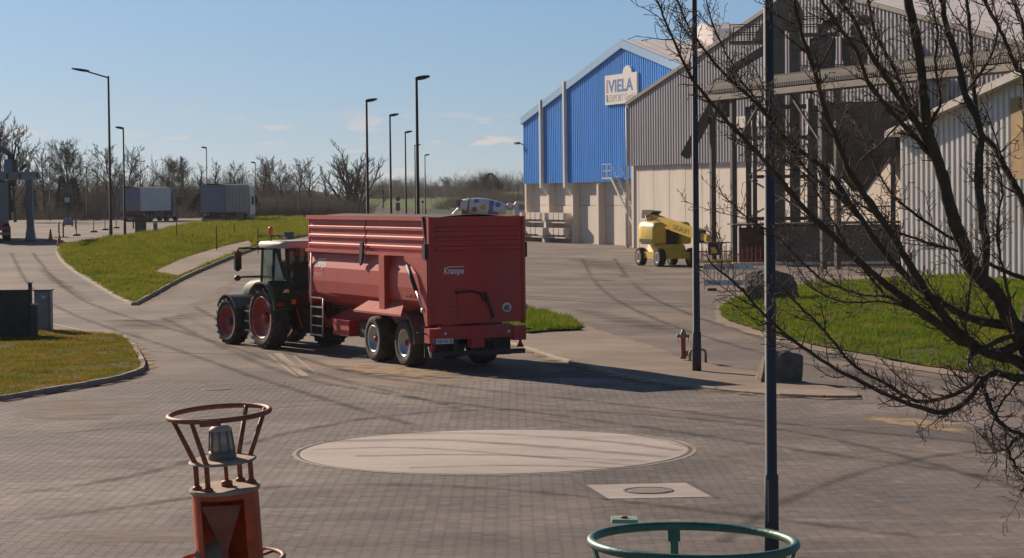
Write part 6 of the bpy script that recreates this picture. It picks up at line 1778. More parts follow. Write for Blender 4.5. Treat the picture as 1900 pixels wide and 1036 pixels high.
# ---------------- left edge: wall, steel cabinet, post, bollard
M_WALLDK = mat('mossy_wall', (0.060, 0.050, 0.040), 0.95, var=0.35, scale=1.6, bump=0.4, dirt=0.4, dirtcol=(0.05, 0.055, 0.02))
wp = GP(58, 629)
wlx = thing('low_wall', 'dark mossy timber wall at the left picture edge', 'wall', (wp.x, wp.y, 0.08), R(3))
for i in range(8):
    z = 0.185 * i
    for j, (x0, x1) in enumerate(((-5.0, -2.2), (-2.195, -0.06))):
        mb = MB(); mb.box(x0, x1, -0.10 + 0.006 * ((i + j) % 2), 0.08, z, z + 0.178); mb.build('plank', M_WALLDK, wlx)
for x in (-2.2,):
    mb = MB(); mb.box(x - 0.07, x + 0.07, 0.085, 0.2, 0, 1.5); mb.build('rear_post', M_WALLDK, wlx)
mb = MB(); mb.box(-0.055, 0.045, -0.09, 0.07, -0.1, 1.68); mb.build('end_post', M_POLEDK, wlx)
mb = MB(); mb.box(-0.09, 0.08, -0.12, 0.10, 1.681, 1.71); mb.build('post_cap', M_STEEL, wlx)
cp = GP(77, 622)
cab = thing('steel_cabinet', 'grey steel cabinet behind the low wall on the left lawn', 'cabinet', (cp.x, cp.y + 0.4, 0.06), R(2))
M_CAB = mat('cabinet_steel', (0.17, 0.19, 0.21), 0.45, 0.3, var=0.1)
mb = MB(); mb.box(-0.26, 0.26, -0.2, 0.25, 0.08, 1.36); mb.build('housing', M_CAB, cab)
mb = MB(); mb.box(-0.22, 0.17, -0.215, -0.202, 0.14, 1.28); dd = mb.build('door', mat('cabinet_door', (0.24, 0.27, 0.30), 0.45, 0.3), cab)
mb = MB(); mb.box(-0.02, 0.10, -0.225, -0.216, 1.12, 1.2); mb.build('name_plate', M_WHITE, dd)
mb = MB(); mb.box(-0.30, 0.30, -0.24, 0.29, 1.361, 1.40); mb.build('lid', M_POLE, cab)
mb = MB(); mb.box(-0.28, 0.28, -0.22, 0.27, -0.1, 0.08); mb.build('plinth', M_CONW, cab)
bp_ = GP(66, 629)
bo_ = thing('bollard', 'dark square bollard beside the steel cabinet', 'bollard', (bp_.x + 0.03, bp_.y - 0.25, 0.08))
mb = MB(); mb.box(-0.09, 0.09, -0.09, 0.09, -0.05, 1.0); mb.build('shaft', mat('bollard_brown', (0.085, 0.072, 0.062), 0.8, var=0.2), bo_)
mb = MB(); mb.box(-0.10, 0.10, -0.10, 0.10, 1.001, 1.04); mb.build('cap', M_STEEL, bo_)

# ---------------- traffic cones
M_CONE = mat('cone_orange', (0.62, 0.07, 0.03), 0.55, var=0.1)
def cone(label, loc, k=1.0):
    t = thing('traffic_cone', label, 'traffic cone', loc, R(10), 'traffic cones at the gantry')
    mb = MB(); mb.lathe([(0.17 * k, 0.04), (0.15 * k, 0.10), (0.03 * k, 0.80 * k), (0, 0.81 * k)], 18); mb.build('shell', M_CONE, t)
    mb = MB(); mb.lathe([(0.118 * k, 0.27 * k), (0.092 * k, 0.42 * k)], 18); mb.build('white_band', mat('cone_band', (0.65, 0.45, 0.40), 0.6), t)
    mb = MB(); mb.box(-0.22 * k, 0.22 * k, -0.22 * k, 0.22 * k, 0, 0.04); mb.build('base', M_CONE, t)
cone('orange traffic cone nearer the gantry column', gp(94, 447))
cone('orange traffic cone at the rounded kerb of the grass wedge', gp(110, 456))

# ---------------- sampling gantry
cb0 = GP(57, 447)
ga = thing('sampling_gantry', 'grey steel sampling gantry with knuckle arm at the left edge', 'gantry', tuple(cb0), R(2))
k_ = cb0.y / F_PX
M_GAN = mat('gantry_grey', (0.13, 0.14, 0.155), 0.5, 0.3, var=0.12, scale=2)
mb = MB()
hh = (447 - 334) * k_
rows = [[(x * w, y * w, z) for x, y in ((-1, -1), (1, -1), (1, 1), (-1, 1), (-1, -1))] for z, w in ((0, 0.36), (0.25, 0.30), (0.9, 0.22), (hh, 0.20))]
mb.sheet(rows); mb.build('column', M_GAN, ga)
mb = MB(); mb.box(-0.42, 0.42, -0.42, 0.42, -0.05, 0.05); mb.build('base_plate', M_DKSTEEL, ga)
zb0, zb1 = hh, (447 - 319) * k_
mb = MB(); mb.box(-5.5, 0.65, -0.2, 0.2, zb0, zb0 + 0.10); mb.box(-5.5, 0.65, -0.2, 0.2, zb1 - 0.10, zb1); mb.box(-5.5, 0.65, -0.03, 0.03, zb0 + 0.101, zb1 - 0.101); bmn = mb.build('beam', mat('gantry_beam', (0.30, 0.30, 0.30), 0.5, 0.2, var=0.12), ga)
for x in (-4.0, -2.5, -1.45, -0.6, 0.55):
    mb = MB(); mb.box(x - 0.05, x + 0.05, -0.21, -0.035, zb0 + 0.102, zb1 - 0.102); mb.build('stiffener', M_DKSTEEL, bmn)
mb = MB(); mb.box(-1.62, -1.1, -0.3, 0.3, zb1 + 0.002, zb1 + 0.85); mb.build('control_cabinet', mat('gantry_blue', (0.11, 0.20, 0.30), 0.5, var=0.1), ga)
mb = MB(); mb.box(-1.05, -0.8, -0.3, 0.3, zb1 + 0.002, zb1 + 0.8); mb.build('slew_motor', M_DKSTEEL, ga)
mb = MB(); mb.cyl((-1.2, 0, zb1 + 0.8), (-1.2, 0, zb1 + 1.15), 0.24, n=14); hd_ = mb.build('slew_head', M_DKSTEEL, ga)
mb = MB(); mb.bar((-1.2, 0, zb1 + 1.1), (-4.2, 0.0, zb1 + 3.4), 0.26, 0.34); mb.build('knuckle_arm', mat('arm_slate', (0.09, 0.10, 0.13), 0.5, 0.2), ga)
mb = MB(); mb.tube([(-1.0, -0.2, zb1 + 0.9), (-0.85, -0.2, zb1 + 1.7), (-0.95, -0.2, zb1 + 2.05), (-0.7, -0.2, zb1 + 1.7), (-0.62, -0.2, zb1 + 1.25), (-0.8, -0.2, zb1 + 1.1)], 0.06, 8); mb.build('hose_bundle', M_BLACK, ga)
mb = MB(); mb.bar((-0.55, -0.2, zb1 + 0.12), (-0.15, -0.2, zb1 + 0.5), 0.2, 0.2); mb.build('floodlight', M_DKSTEEL, ga)
mb = MB(); mb.box(-1.3, -0.9, -0.25, 0.25, zb0 - 0.42, zb0 - 0.002); mb.build('winch', mat('rust_box', (0.16, 0.08, 0.05), 0.7, var=0.2), ga)

# ---------------- gate posts, boom, stands, boards on the truck park
M_YB = mat('post_yellow_black', (0.10, 0.085, 0.05), 0.6, var=0.5, scale=3)
def gate_post(label, px, py, h=1.15):
    t = thing('marker_post', label, 'post', gp(px, py), 0, 'striped marker posts')
    mb = MB(); mb.cyl((0, 0, 0.06), (0, 0, h), 0.055, n=10); mb.build('shaft', M_DECALBLK, t)
    for i in range(4):
        mb = MB(); mb.cyl((0, 0, 0.2 + i * 0.25), (0, 0, 0.31 + i * 0.25), 0.058, n=10); mb.build('yellow_band', mat('band_yellow', (0.40, 0.30, 0.06), 0.6), t)
    mb = MB(); mb.box(-0.35, 0.35, -0.14, 0.14, 0, 0.06); mb.build('foot', M_BLACK, t)
gate_post('striped marker post left of its twin by the cones', 109.5, 441)
gate_post('striped marker post right of its twin by the cones', 117.5, 441)
def stand(label, px, py):
    t = thing('stand_post', label, 'post', gp(px, py), 0, 'thin posts on black rubber feet')
    mb = MB(); mb.cyl((0, 0, 0.10), (0, 0, 1.25), 0.032, n=8); mb.build('rod', M_POLE, t)
    mb = MB(); mb.lathe([(0.28, 0.0), (0.31, 0.05), (0.30, 0.13), (0.1, 0.15), (0, 0.15)], 16); mb.build('rubber_foot', M_BLACK, t)
for px, py, w in ((142, 438, 'first'), (174, 431.5, 'second'), (195, 427.5, 'third'), (216, 424, 'fourth')):
    stand('thin post on a black rubber foot, %s from the cones in the receding row' % w, px, py)
bx0, bx1 = GP(136, 426), GP(250, 426)
bar_ = thing('barrier_boom', 'long red and white barrier boom across the truck park', 'barrier', (bx0.x, 205, H(bx0.x, 205)))
n_b = 9
Lb = (252 - 137) / F_PX * 205
for i in range(n_b):
    mb = MB(); mb.box(Lb * i / n_b, Lb * (i + 1) / n_b - 0.003, -0.05, 0.05, 0.78, 0.90); mb.build('stripe', mat('boom_red', (0.35, 0.06, 0.06), 0.6) if i % 2 else mat('boom_white', (0.5, 0.46, 0.45), 0.6), bar_)
for x in (0.2, Lb - 0.2):
    mb = MB(); mb.box(x - 0.06, x + 0.06, -0.12, -0.052, 0, 0.9); mb.build('support', M_POLE, bar_)
sb0 = gp(127, 420)
sbb = thing('sign_board', 'low grey board with a red and white striped top edge near the cones', 'sign', sb0)
mb = MB(); mb.box(-0.50, 0.50, -0.04, 0.04, 0.10, 0.86); pn_ = mb.build('panel', mat('board_grey', (0.24, 0.25, 0.28), 0.6, var=0.1), sbb)
for i in range(5):
    mb = MB(); mb.box(-0.50 + i * 0.2, -0.302 + i * 0.2, -0.055, -0.041, 0.73, 0.86); mb.build('stripe', mat('boom_red', (0, 0, 0)) if i % 2 == 0 else mat('boom_white', (0, 0, 0)), pn_)
for x in (-0.4, 0.4):
    mb = MB(); mb.box(x - 0.04, x + 0.04, -0.25, 0.25, 0, 0.09); mb.build('foot', M_BLACK, sbb)
rs0 = flat(127, 268)
rs = thing('road_sign', 'dark round sign with small plates on a pole before the bank', 'sign', rs0)
ks = 268 / F_PX
mb = MB(); mb.cyl((0, 0, 0), (0, 0, 4.1), 0.045, n=10); mb.build('pole', M_POLE, rs)
mb = MB(); mb.lathe([(0.66, 0.0), (0.66, 0.03), (0, 0.03)], 28, frame((0, -0.05, 3.75), (1, 0, 0), (0, 0, 1))); mb.build('disc', mat('sign_back', (0.075, 0.085, 0.11), 0.5, 0.2), rs)
for x in (-0.16, 0.16):
    mb = MB(); mb.box(x - 0.13, x + 0.13, -0.09, -0.06, 2.35, 2.92); mb.build('plate', M_LORRYPANEL, rs)
bc0 = gp(261, 437)
bcx = thing('control_pillar', 'large brown ticket pillar standing on the grass wedge edge', 'pillar', bc0)
M_PIL = mat('pillar_brown', (0.070, 0.060, 0.052), 0.7, var=0.15)
mb = MB(); mb.prism([(-0.36, 0), (0.38, 0), (0.38, 1.48), (0.2, 1.58), (-0.36, 1.5)], -0.3, 0.3, 'y'); mb.build('housing', M_PIL, bcx)
mb = MB(); mb.box(-0.20, 0.30, -0.315, -0.302, 0.35, 1.35); pd_ = mb.build('panel', mat('pillar_panel', (0.10, 0.085, 0.075), 0.6), bcx)
mb = MB(); mb.box(0.0, 0.16, -0.325, -0.316, 0.95, 1.1); mb.build('keypad', M_DKSTEEL, pd_)
sg0 = gp(288.5, 434)
sgb = thing('bollard', 'plain grey bollard right of the brown ticket pillar', 'bollard', sg0)
mb = MB(); mb.box(-0.14, 0.14, -0.14, 0.14, -0.1, 0.80); mb.build('shaft', mat('bollard_grey', (0.16, 0.165, 0.17), 0.7, var=0.1), sgb)
mb = MB(); mb.box(-0.15, 0.15, -0.15, 0.15, 0.801, 0.85); mb.build('cap', M_STEEL, sgb)

# thin posts along the wedge
for i, (px, py, h, w) in enumerate(((328, 446, 1.15, 'left of the footpath, farther up the wedge'), (357, 451, 0.6, 'short one between two taller stakes on the wedge'), (402, 470, 1.6, 'tallest, at the top of the pale footpath'), (435, 440, 0.9, 'farthest right of those left of the tractor'), (479, 470, 1.45, 'beside the chevron board, left end'))):
    t = thing('fence_stake', 'thin dark stake %s' % w, 'stake', gp(px, py), 0, 'thin stakes on the grass wedge')
    mb = MB(); mb.box(-0.025, 0.025, -0.025, 0.025, -0.1, h); mb.build('shaft', M_POLEDK, t)
    mb = MB(); mb.box(-0.03, 0.03, -0.03, 0.03, h + 0.001, h + 0.03); mb.build('cap', M_STEEL, t)

# ---------------- chevron board behind the tractor and blue board next to it
cd = 146.0
cv0 = flat(502, cd)
chb = thing('chevron_board', 'low red and white chevron board behind the tractor roof', 'sign', cv0)
kk = cd / F_PX
zt0, zt1 = AT(502, 447, cd).z - cv0[2], AT(502, 436, cd).z - cv0[2]
mb = MB(); mb.box(-24 * kk, 24 * kk, 0.0, 0.03, zt0, zt1); cpnl = mb.build('panel', mat('boom_white', (0, 0, 0)), chb)
hw = (zt1 - zt0)
for i in range(4):
    x = -22 * kk + i * 11.5 * kk
    mb = MB(); zc = (zt0 + zt1) / 2; q = 5 * kk
    mb.prism([(x, zt0 + .004), (x + q, zt0 + .004), (x + q * 1.9, zc), (x + q, zt1 - .004), (x, zt1 - .004), (x + q * 0.9, zc)], -0.012, -0.001, 'y'); mb.build('chevron', mat('chevron_red', (0.40, 0.05, 0.05), 0.6), cpnl)
for x in (-20 * kk, 20 * kk):
    mb = MB(); mb.box(x - 0.04, x + 0.04, 0.035, 0.10, -0.2, zt1); mb.build('post', M_POLE, chb)
bbx = flat(537, cd + 2)
bb = thing('blue_board', 'small slate blue board standing right of the chevron board', 'sign', bbx)
z0_, z1_ = AT(537, 443, cd + 2).z - bbx[2], AT(537, 431, cd + 2).z - bbx[2]
mb = MB(); mb.box(-9 * kk, 9 * kk, 0, 0.04, z0_, z1_); mb.build('panel', mat('board_slate', (0.06, 0.09, 0.14), 0.5, var=0.1), bb)
mb = MB(); mb.box(-0.04, 0.04, 0.045, 0.1, -0.2, z0_ + 0.2); mb.build('post', M_POLE, bb)

# ---------------- wire fence before the bank
wf = thing('wire_fence', 'long wire mesh fence on thin posts at the foot of the bank', 'fence', (0, 0, 0))
FY = 299.0
fx = lsp(-68, -24, 20)
for x in fx:
    mb = MB(); mb.box(x - 0.04, x + 0.04, FY - 0.04, FY + 0.04, H(x, FY) - 0.2, H(x, FY) + 2.0); mb.build('post', M_POLEDK, wf)
for z in (0.3, 1.1, 1.95):
    mb = MB(); mb.tube([(x, FY - 0.06, H(x, FY) + z) for x in fx], 0.012, 4, smooth=False); mb.build('wire', M_POLE, wf)

# ---------------- railings, low stones and signs on the far road, above the trailer
rl = thing('railing', 'pale upright bar railing between the row lamps and the mixer', 'railing', flat(822, 288))
for i, px in enumerate(lsp(793, 850, 24)):
    x = (px - 822) / F_PX * 288
    mb = MB(); mb.box(x - 0.03, x + 0.03, -0.02, 0.02, 0, AT(px, 389 - (i > 12) * 2, 288).z - rl.location.z); mb.build('bar', M_BARW, rl)
mb = MB(); mb.box(-2.0, 1.95, 0.021, 0.05, 0.9, 0.97); mb.build('rail', M_BARW, rl)
mb = MB(); mb.box(-2.0, 1.95, 0.021, 0.05, 0.2, 0.27); mb.build('rail', M_BARW, rl)
for i, px in enumerate(lsp(706, 772, 11)):
    p = flat(px, 292)
    top = AT(px, 396.2 + 0.15 * i, 292).z
    t = thing('kerb_bollard', 'small pale stone over the trailer top, %s from the left of its row' % ('first', 'second', 'third', 'fourth', 'fifth', 'sixth', 'seventh', 'eighth', 'ninth', 'tenth', 'eleventh')[i], 'stone', p, 0, 'pale stones in a row over the trailer')
    mb = MB(); mb.lathe([(0.13, -0.1), (0.13, top - p[2] - 0.08), (0.08, top - p[2]), (0, top - p[2])], 10); mb.build('stone', M_BARW, t)
    mb = MB(); mb.lathe([(0.2, 0.0), (0.2, 0.05), (0.14, 0.06)], 10); mb.build('collar', M_CONW, t)
for px, D, yc, r, rect, lab in ((740, 300, 369.5, 4.2, (376, 391), 'dark round sign over a square plate seen above the trailer'), (786, 296, 375, 2.6, None, 'small blue round sign beside the tallest row lamp')):
    p = flat(px, D); kq = D / F_PX
    t = thing('road_sign', lab, 'sign', p)
    zc = AT(px, yc, D).z - p[2]
    mb = MB(); mb.cyl((0, 0, 0), (0, 0, zc), 0.04, n=8); mb.build('pole', M_POLE, t)
    mb = MB(); mb.lathe([(r * kq, 0), (r * kq, 0.03), (0, 0.03)], 24, frame((0, -0.05, zc), (1, 0, 0), (0, 0, 1))); mb.build('disc', mat('sign_back', (0, 0, 0)), t)
    if rect:
        za, zb2 = AT(px, rect[1], D).z - p[2], AT(px, rect[0], D).z - p[2]
        mb = MB(); mb.box(-4 * kq, 4 * kq, -0.08, -0.045, za, zb2); mb.build('plate', mat('sign_back', (0, 0, 0)), t)
# ================================================================== trees and scrub
M_BARK = mat('bark', (0.060, 0.047, 0.036), 0.95, var=0.3, scale=2)
M_TWIG = mat('twigs', (0.125, 0.10, 0.08), 0.95, var=0.25, scale=0.6)
M_TWIGB = mat('brown_twigs', (0.105, 0.072, 0.050), 0.95, var=0.3, scale=0.4)

class Sticks:
    """many tapered sticks gathered into one mesh quickly"""
    def __init__(s): s.v, s.f, s.n = [], [], 0
    def stick(s, pts, radii, k=3):
        prev = None
        base = s.n
        for i, p in enumerate(pts):
            t = (pts[min(i + 1, len(pts) - 1)] - pts[max(i - 1, 0)])
            if t.length < 1e-9: t = Vector((0, 0, 1))
            t.normalize()
            a = t.cross(Vector((0.31, 0.95, 0.05))) if prev is None else prev - t * prev.dot(t)
            if a.length < 1e-4: a = t.cross(Vector((1, 0, 0)))
            a.normalize(); prev = a
            b = t.cross(a)
            for j in range(k):
                q = 2 * math.pi * j / k
                s.v.append(tuple(p + (a * math.cos(q) + b * math.sin(q)) * radii[i]))
        for i in range(len(pts) - 1):
            for j in range(k):
                j2 = (j + 1) % k
                s.f.append((base + i * k + j, base + i * k + j2, base + (i + 1) * k + j2, base + (i + 1) * k + j))
        s.n += len(pts) * k
    def mesh(s, name, m, smooth=True):
        me = bpy.data.meshes.new(name)
        me.from_pydata(s.v, [], s.f)
        if smooth: me.polygons.foreach_set('use_smooth', [True] * len(s.f))
        me.materials.append(m)
        return me

def rand_perp(r, d):
    a = d.cross(Vector((r.gauss(0, 1), r.gauss(0, 1), r.gauss(0, 1))))
    return a.normalized() if a.length > 1e-5 else Vector((1, 0, 0))

def bare_tree(seed, h, r0, crown_base, spread, up, counts, ratio=0.62, twig_r=0.014, stems=0):
    """trunk with limbs, and a crown of twigs; returns two meshes"""
    r = random.Random(seed)
    T, C = Sticks(), Sticks()
    def grow(p, d, L, rad, lvl, u):
        n = 5 if lvl < 2 else 3
        pts, rr = [p.copy()], [rad]
        q = p.copy(); dd = d.copy()
        for i in range(n):
            dd = (dd + rand_perp(r, dd) * r.uniform(0, 0.22) + Vector((0, 0, u * 0.16))).normalized()
            q = q + dd * (L / n); pts.append(q.copy()); rr.append(max(twig_r * 0.55, rad * (1 - 0.72 * (i + 1) / n)))
        (T if lvl <= 1 else C).stick(pts, rr, 6 if lvl == 0 else (4 if lvl == 1 else 3))
        if lvl >= len(counts): return
        m = counts[lvl]
        for j in range(m):
            t = (crown_base + (1 - crown_base) * (j + r.random()) / m) if lvl == 0 else (0.18 + 0.82 * (j + r.random()) / m)
            f = t * n; i0 = min(n - 1, int(f)); pp = pts[i0].lerp(pts[i0 + 1], f - i0)
            ax = (pts[i0 + 1] - pts[i0]).normalized()
            sp = spread * (1.0 if lvl == 0 else 0.85) * r.uniform(0.7, 1.25)
            side = rand_perp(r, ax)
            nd = (ax * math.cos(sp) + side * math.sin(sp) + Vector((0, 0, up * 0.25))).normalized()
            l2 = L * ratio * r.uniform(0.65, 1.1) * (1.15 - 0.55 * t if lvl == 0 else 1.0)
            grow(pp, nd, l2, max(twig_r, rr[i0] * 0.55), lvl + 1, up)
    if stems:
        for i in range(stems):
            a = 6.283 * i / stems + r.uniform(-.3, .3); e = R(r.uniform(8, 40)) if i else 0.0
            grow(Vector((0.1 * math.cos(a), 0.1 * math.sin(a), -0.3)), Vector((math.sin(e) * math.cos(a), math.sin(e) * math.sin(a), math.cos(e))), h * (0.86 - 0.30 * e) * r.uniform(0.85, 1.0), r0 * 0.55, 0, 0.5)
        return T.mesh('trunk', M_BARK), C.mesh('crown', M_TWIG)
    grow(Vector((0, 0, -0.3)), Vector((r.uniform(-.04, .04), r.uniform(-.04, .04), 1)).normalized(), h * 0.80, r0, 0, 0.0)
    return T.mesh('trunk', M_BARK), C.mesh('crown', M_TWIG)

kinds = {
    'round': [bare_tree(s, 10.0, 0.24, 0.16, 0.85, 0.30, (15, 8, 7, 5), 0.58, 0.020) for s in (1, 2)],
    'tall': [bare_tree(s, 10.0, 0.19, 0.22, 0.72, 0.32, (17, 7, 6, 5), 0.44, 0.019) for s in (3, 4, 5)],
    'slim': [bare_tree(s, 9.0, 0.14, 0.2, 0.62, 0.35, (17, 6, 5, 4), 0.36, 0.018) for s in (6, 7)],
    'wide': [bare_tree(s, 10.5, 0.30, 0.24, 0.55, 0.45, (10, 7, 6, 4), 0.36, 0.019, 12) for s in (8,)],
}
names = {'round': 'broad bare tree', 'tall': 'tall bare tree', 'slim': 'slim bare tree', 'wide': 'big fan-shaped bare tree'}
tr_r = random.Random(21)
def plant(kind, px, top_py, D, where, k=0, wide=1.0):
    x = (px - 950) / F_PX * D; z = H(x, D)
    hgt = AT(px, top_py, D).z - z
    tm, cm = kinds[kind][k % len(kinds[kind])]
    zs = [v.co.z for v in cm.vertices]; nat = max(zs)
    t = thing('bare_tree', '%s %s' % (names[kind], where), 'tree', (x, D, z), tr_r.uniform(0, 6.28), 'bare trees behind the truck park' if px < 720 else 'far bare trees')
    s_ = hgt / nat; t.scale = (s_ * wide, s_ * wide, s_)
    link('trunk', tm, t); link('crown', cm, t)
    return t
for a in (
    ('tall', 8, 205, 268, 'at the left picture edge, above the gantry arm', 0, 1.0), ('tall', 30, 212, 275, 'second from the left picture edge, behind the gantry arm', 1, 0.9),
    ('slim', 62, 268, 320, 'just right of the gantry beam end', 0, 1.2), ('slim', 84, 262, 322, 'left of the big round crowned tree by the round sign', 1, 1.1),
    ('round', 128, 250, 318, 'straight above the dark round sign', 0, 0.95), ('slim', 163, 296, 330, 'just right of the tree above the round sign', 0, 1.3),
    ('slim', 184, 312, 335, 'low one left of the tall long-armed lamp', 1, 1.5), ('tall', 214, 264, 325, 'right behind the tall long-armed lamp', 2, 1.1),
    ('tall', 240, 268, 330, 'right of the shorter lamp, behind the plated lorry', 0, 1.0), ('slim', 262, 288, 335, 'above the shiny lorry panel', 0, 1.2),
    ('slim', 285, 286, 328, 'right of the plated lorry cab', 1, 0.8), ('round', 318, 284, 330, 'dense one halfway between the two lorries', 1, 0.8),
    ('round', 345, 286, 335, 'dense one just left of the plain lorry', 0, 0.8), ('slim', 372, 300, 330, 'over the left corner of the plain lorry', 0, 1.3),
    ('slim', 405, 292, 340, 'over the middle of the plain lorry', 1, 1.3), ('tall', 432, 296, 335, 'over the cab of the plain lorry', 1, 1.0),
    ('slim', 452, 302, 338, 'just right of the plain lorry', 0, 1.3), ('tall', 486, 290, 325, 'left one of the hedge group right of the crest lamp', 2, 1.1),
    ('tall', 508, 286, 330, 'second of the hedge group right of the crest lamp', 0, 1.1), ('tall', 532, 294, 326, 'third of the hedge group right of the crest lamp', 1, 1.2),
    ('tall', 556, 290, 332, 'behind the thin far lamp of the hedge group', 2, 1.1), ('slim', 582, 300, 328, 'last slim one before the big fan-shaped tree', 1, 1.5),
    ('wide', 662, 256, 315, 'standing alone behind the leftmost row lamp', 0, 1.25),
    ('round', 735, 330, 700, 'faint on the skyline right of the second row lamp', 1, 1.4), ('round', 835, 326, 640, 'on the skyline left of the mixer drum', 0, 0.9),
    ('slim', 856, 330, 650, 'on the skyline above the mixer hopper', 0, 1.2), ('round', 905, 318, 520, 'dense dark one on the rise above the mixer drum', 1, 1.5),
    ('round', 888, 332, 515, 'left shoulder of the dense clump above the mixer drum', 0, 1.3), ('slim', 944, 338, 560, 'low one left of the blue hall', 1, 2.2), ('slim', 964, 338, 565, 'low one touching the blue hall edge', 0, 2.2),
    ('round', 925, 332, 525, 'right shoulder of the dense clump above the mixer drum', 0, 1.3),
    ('round', 700, 344, 600, 'faint low one right of the big fan-shaped tree', 0, 1.8), ('round', 760, 346, 690, 'faint low one between the third row lamp and the tallest', 0, 2.2),
    ('slim', 610, 318, 335, 'low one under the left limbs of the big fan-shaped tree', 0, 1.6), ('slim', 712, 330, 420, 'low one under the right limbs of the big fan-shaped tree', 1, 1.6)):
    plant(*a)

# ---- dense scrub along the bank: one mass
def scrub(name, label, spots, seed, m, lo=0.7, hi=2.4, per=46, rad=0.018):
    r = random.Random(seed); S = Sticks()
    for (x, y, k) in spots:
        z = H(x, y)
        for _ in range(per):
            a = r.uniform(0, 6.283); e = r.uniform(0.5, 1.45)
            d = Vector((math.cos(a) * math.cos(e), math.sin(a) * math.cos(e), math.sin(e)))
            L = r.uniform(lo, hi) * k
            p = Vector((x + r.gauss(0, 0.6) * k, y + r.gauss(0, 0.6), z - 0.1))
            p2 = p + d * L * 0.55; p3 = p2 + (d + rand_perp(r, d) * 0.35).normalized() * L * 0.45
            S.stick([p, p2, p3], [rad, rad * 0.7, rad * 0.3])
            for _ in range(3):
                q = p.lerp(p3, r.uniform(0.35, 0.95)); d2 = (d + rand_perp(r, d) * r.uniform(0.5, 1.1)).normalized()
                S.stick([q, q + d2 * L * r.uniform(0.15, 0.4)], [rad * 0.55, rad * 0.25])
    return tag(link(name, S.mesh(name, m)), label, 'scrub', None, 'stuff')
r_ = random.Random(5)
sp1 = [(r_.uniform(-78, -22), r_.uniform(303, 322), r_.uniform(0.7, 1.15)) for _ in range(190)]
scrub('brown_scrub', 'brown leafless scrub covering the bank behind the wire fence', sp1, 1, M_TWIGB, 0.6, 2.0, 40, 0.02)
sp2 = [(r_.uniform(-90, -26), r_.uniform(324, 350), r_.uniform(0.9, 1.9)) for _ in range(220)]
scrub('dark_thicket', 'dark leafless thicket on top of the bank', sp2, 2, M_TWIG, 1.0, 2.6, 46, 0.024)
sp3 = [(r_.uniform(-36, -21), r_.uniform(304, 325), r_.uniform(0.8, 1.6)) for _ in range(90)]
scrub('hedge_thicket', 'dense dark hedge under the bare trees right of the plain lorry', sp3, 3, M_TWIG, 1.0, 2.6, 60, 0.024)
sp4 = [(r_.uniform(-19, 6) * 2.0, r_.uniform(560, 700), r_.uniform(1.5, 3.0)) for _ in range(110)]
scrub('skyline_thicket', 'faint thicket along the skyline behind the green field', sp4, 4, M_TWIG, 1.0, 2.4, 40, 0.04)
sp5 = [(r_.uniform(-12.5, 2.5), r_.uniform(395, 520), r_.uniform(0.8, 1.5)) for _ in range(120)]
scrub('verge_scrub', 'brown scrub on the rise behind the mixer lorry', [s for s in sp5 if s[0] > -0.034 * s[1]], 6, M_TWIGB, 0.6, 1.8, 40, 0.026)

# ---- evergreen bushes
M_EVER = grass_mat('evergreen_needles', (0.014, 0.022, 0.010), (0.020, 0.030, 0.013), (0.030, 0.036, 0.018), 0.6, 0.15)
def evergreen(label, px, top_py, D, w, seed):
    r = random.Random(seed)
    x = (px - 950) / F_PX * D; z = H(x, D); h = AT(px, top_py, D).z - z
    t = thing('evergreen_bush', label, 'bush', (x, D, z), 0, 'evergreen bushes')
    S = Sticks(); S.stick([Vector((0, 0, -0.2)), Vector((0, 0, h * 0.5)), Vector((0.05, 0, h * 0.92))], [0.12, 0.08, 0.02], 5); link('trunk', S.mesh('trunk', M_BARK), t)
    vs, fs = [], []
    for _ in range(2600):
        q = r.random() ** 0.7
        rad = w * (1 - q) ** 0.6 * (0.55 + 0.45 * r.random()) * r.uniform(0.75, 1.15)
        a = r.uniform(0, 6.283)
        c = Vector((rad * math.cos(a), rad * math.sin(a), h * (0.03 + 0.97 * q)))
        d = Vector((math.cos(a), math.sin(a), r.uniform(0.1, 1.0))).normalized(); u = rand_perp(r, d)
        L = r.uniform(0.15, 0.4)
        o = len(vs); vs += [tuple(c - u * 0.05), tuple(c + u * 0.05), tuple(c + d * L)]; fs.append((o, o + 1, o + 2))
    me = bpy.data.meshes.new('crown'); me.from_pydata(vs, [], fs); me.materials.append(M_EVER)
    link('crown', me, t)
evergreen('dark conical evergreen left of the round sign', 118, 328, 312, 1.3, 1)
evergreen('dark conical evergreen right of the round sign', 140, 332, 314, 1.5, 2)
evergreen('small dark evergreen behind the gantry column', 58, 344, 316, 1.4, 3)
evergreen('low wide evergreen right of the plain lorry top', 372, 362, 312, 1.9, 4)
evergreen('low dark evergreen at the left foot of the hedge group', 470, 366, 310, 2.0, 5)
evergreen('dark evergreen in the clump above the mixer drum', 912, 322, 518, 4.0, 6)
evergreen('small far evergreen on the skyline right of the reddish roof', 868, 349, 610, 1.0, 7)

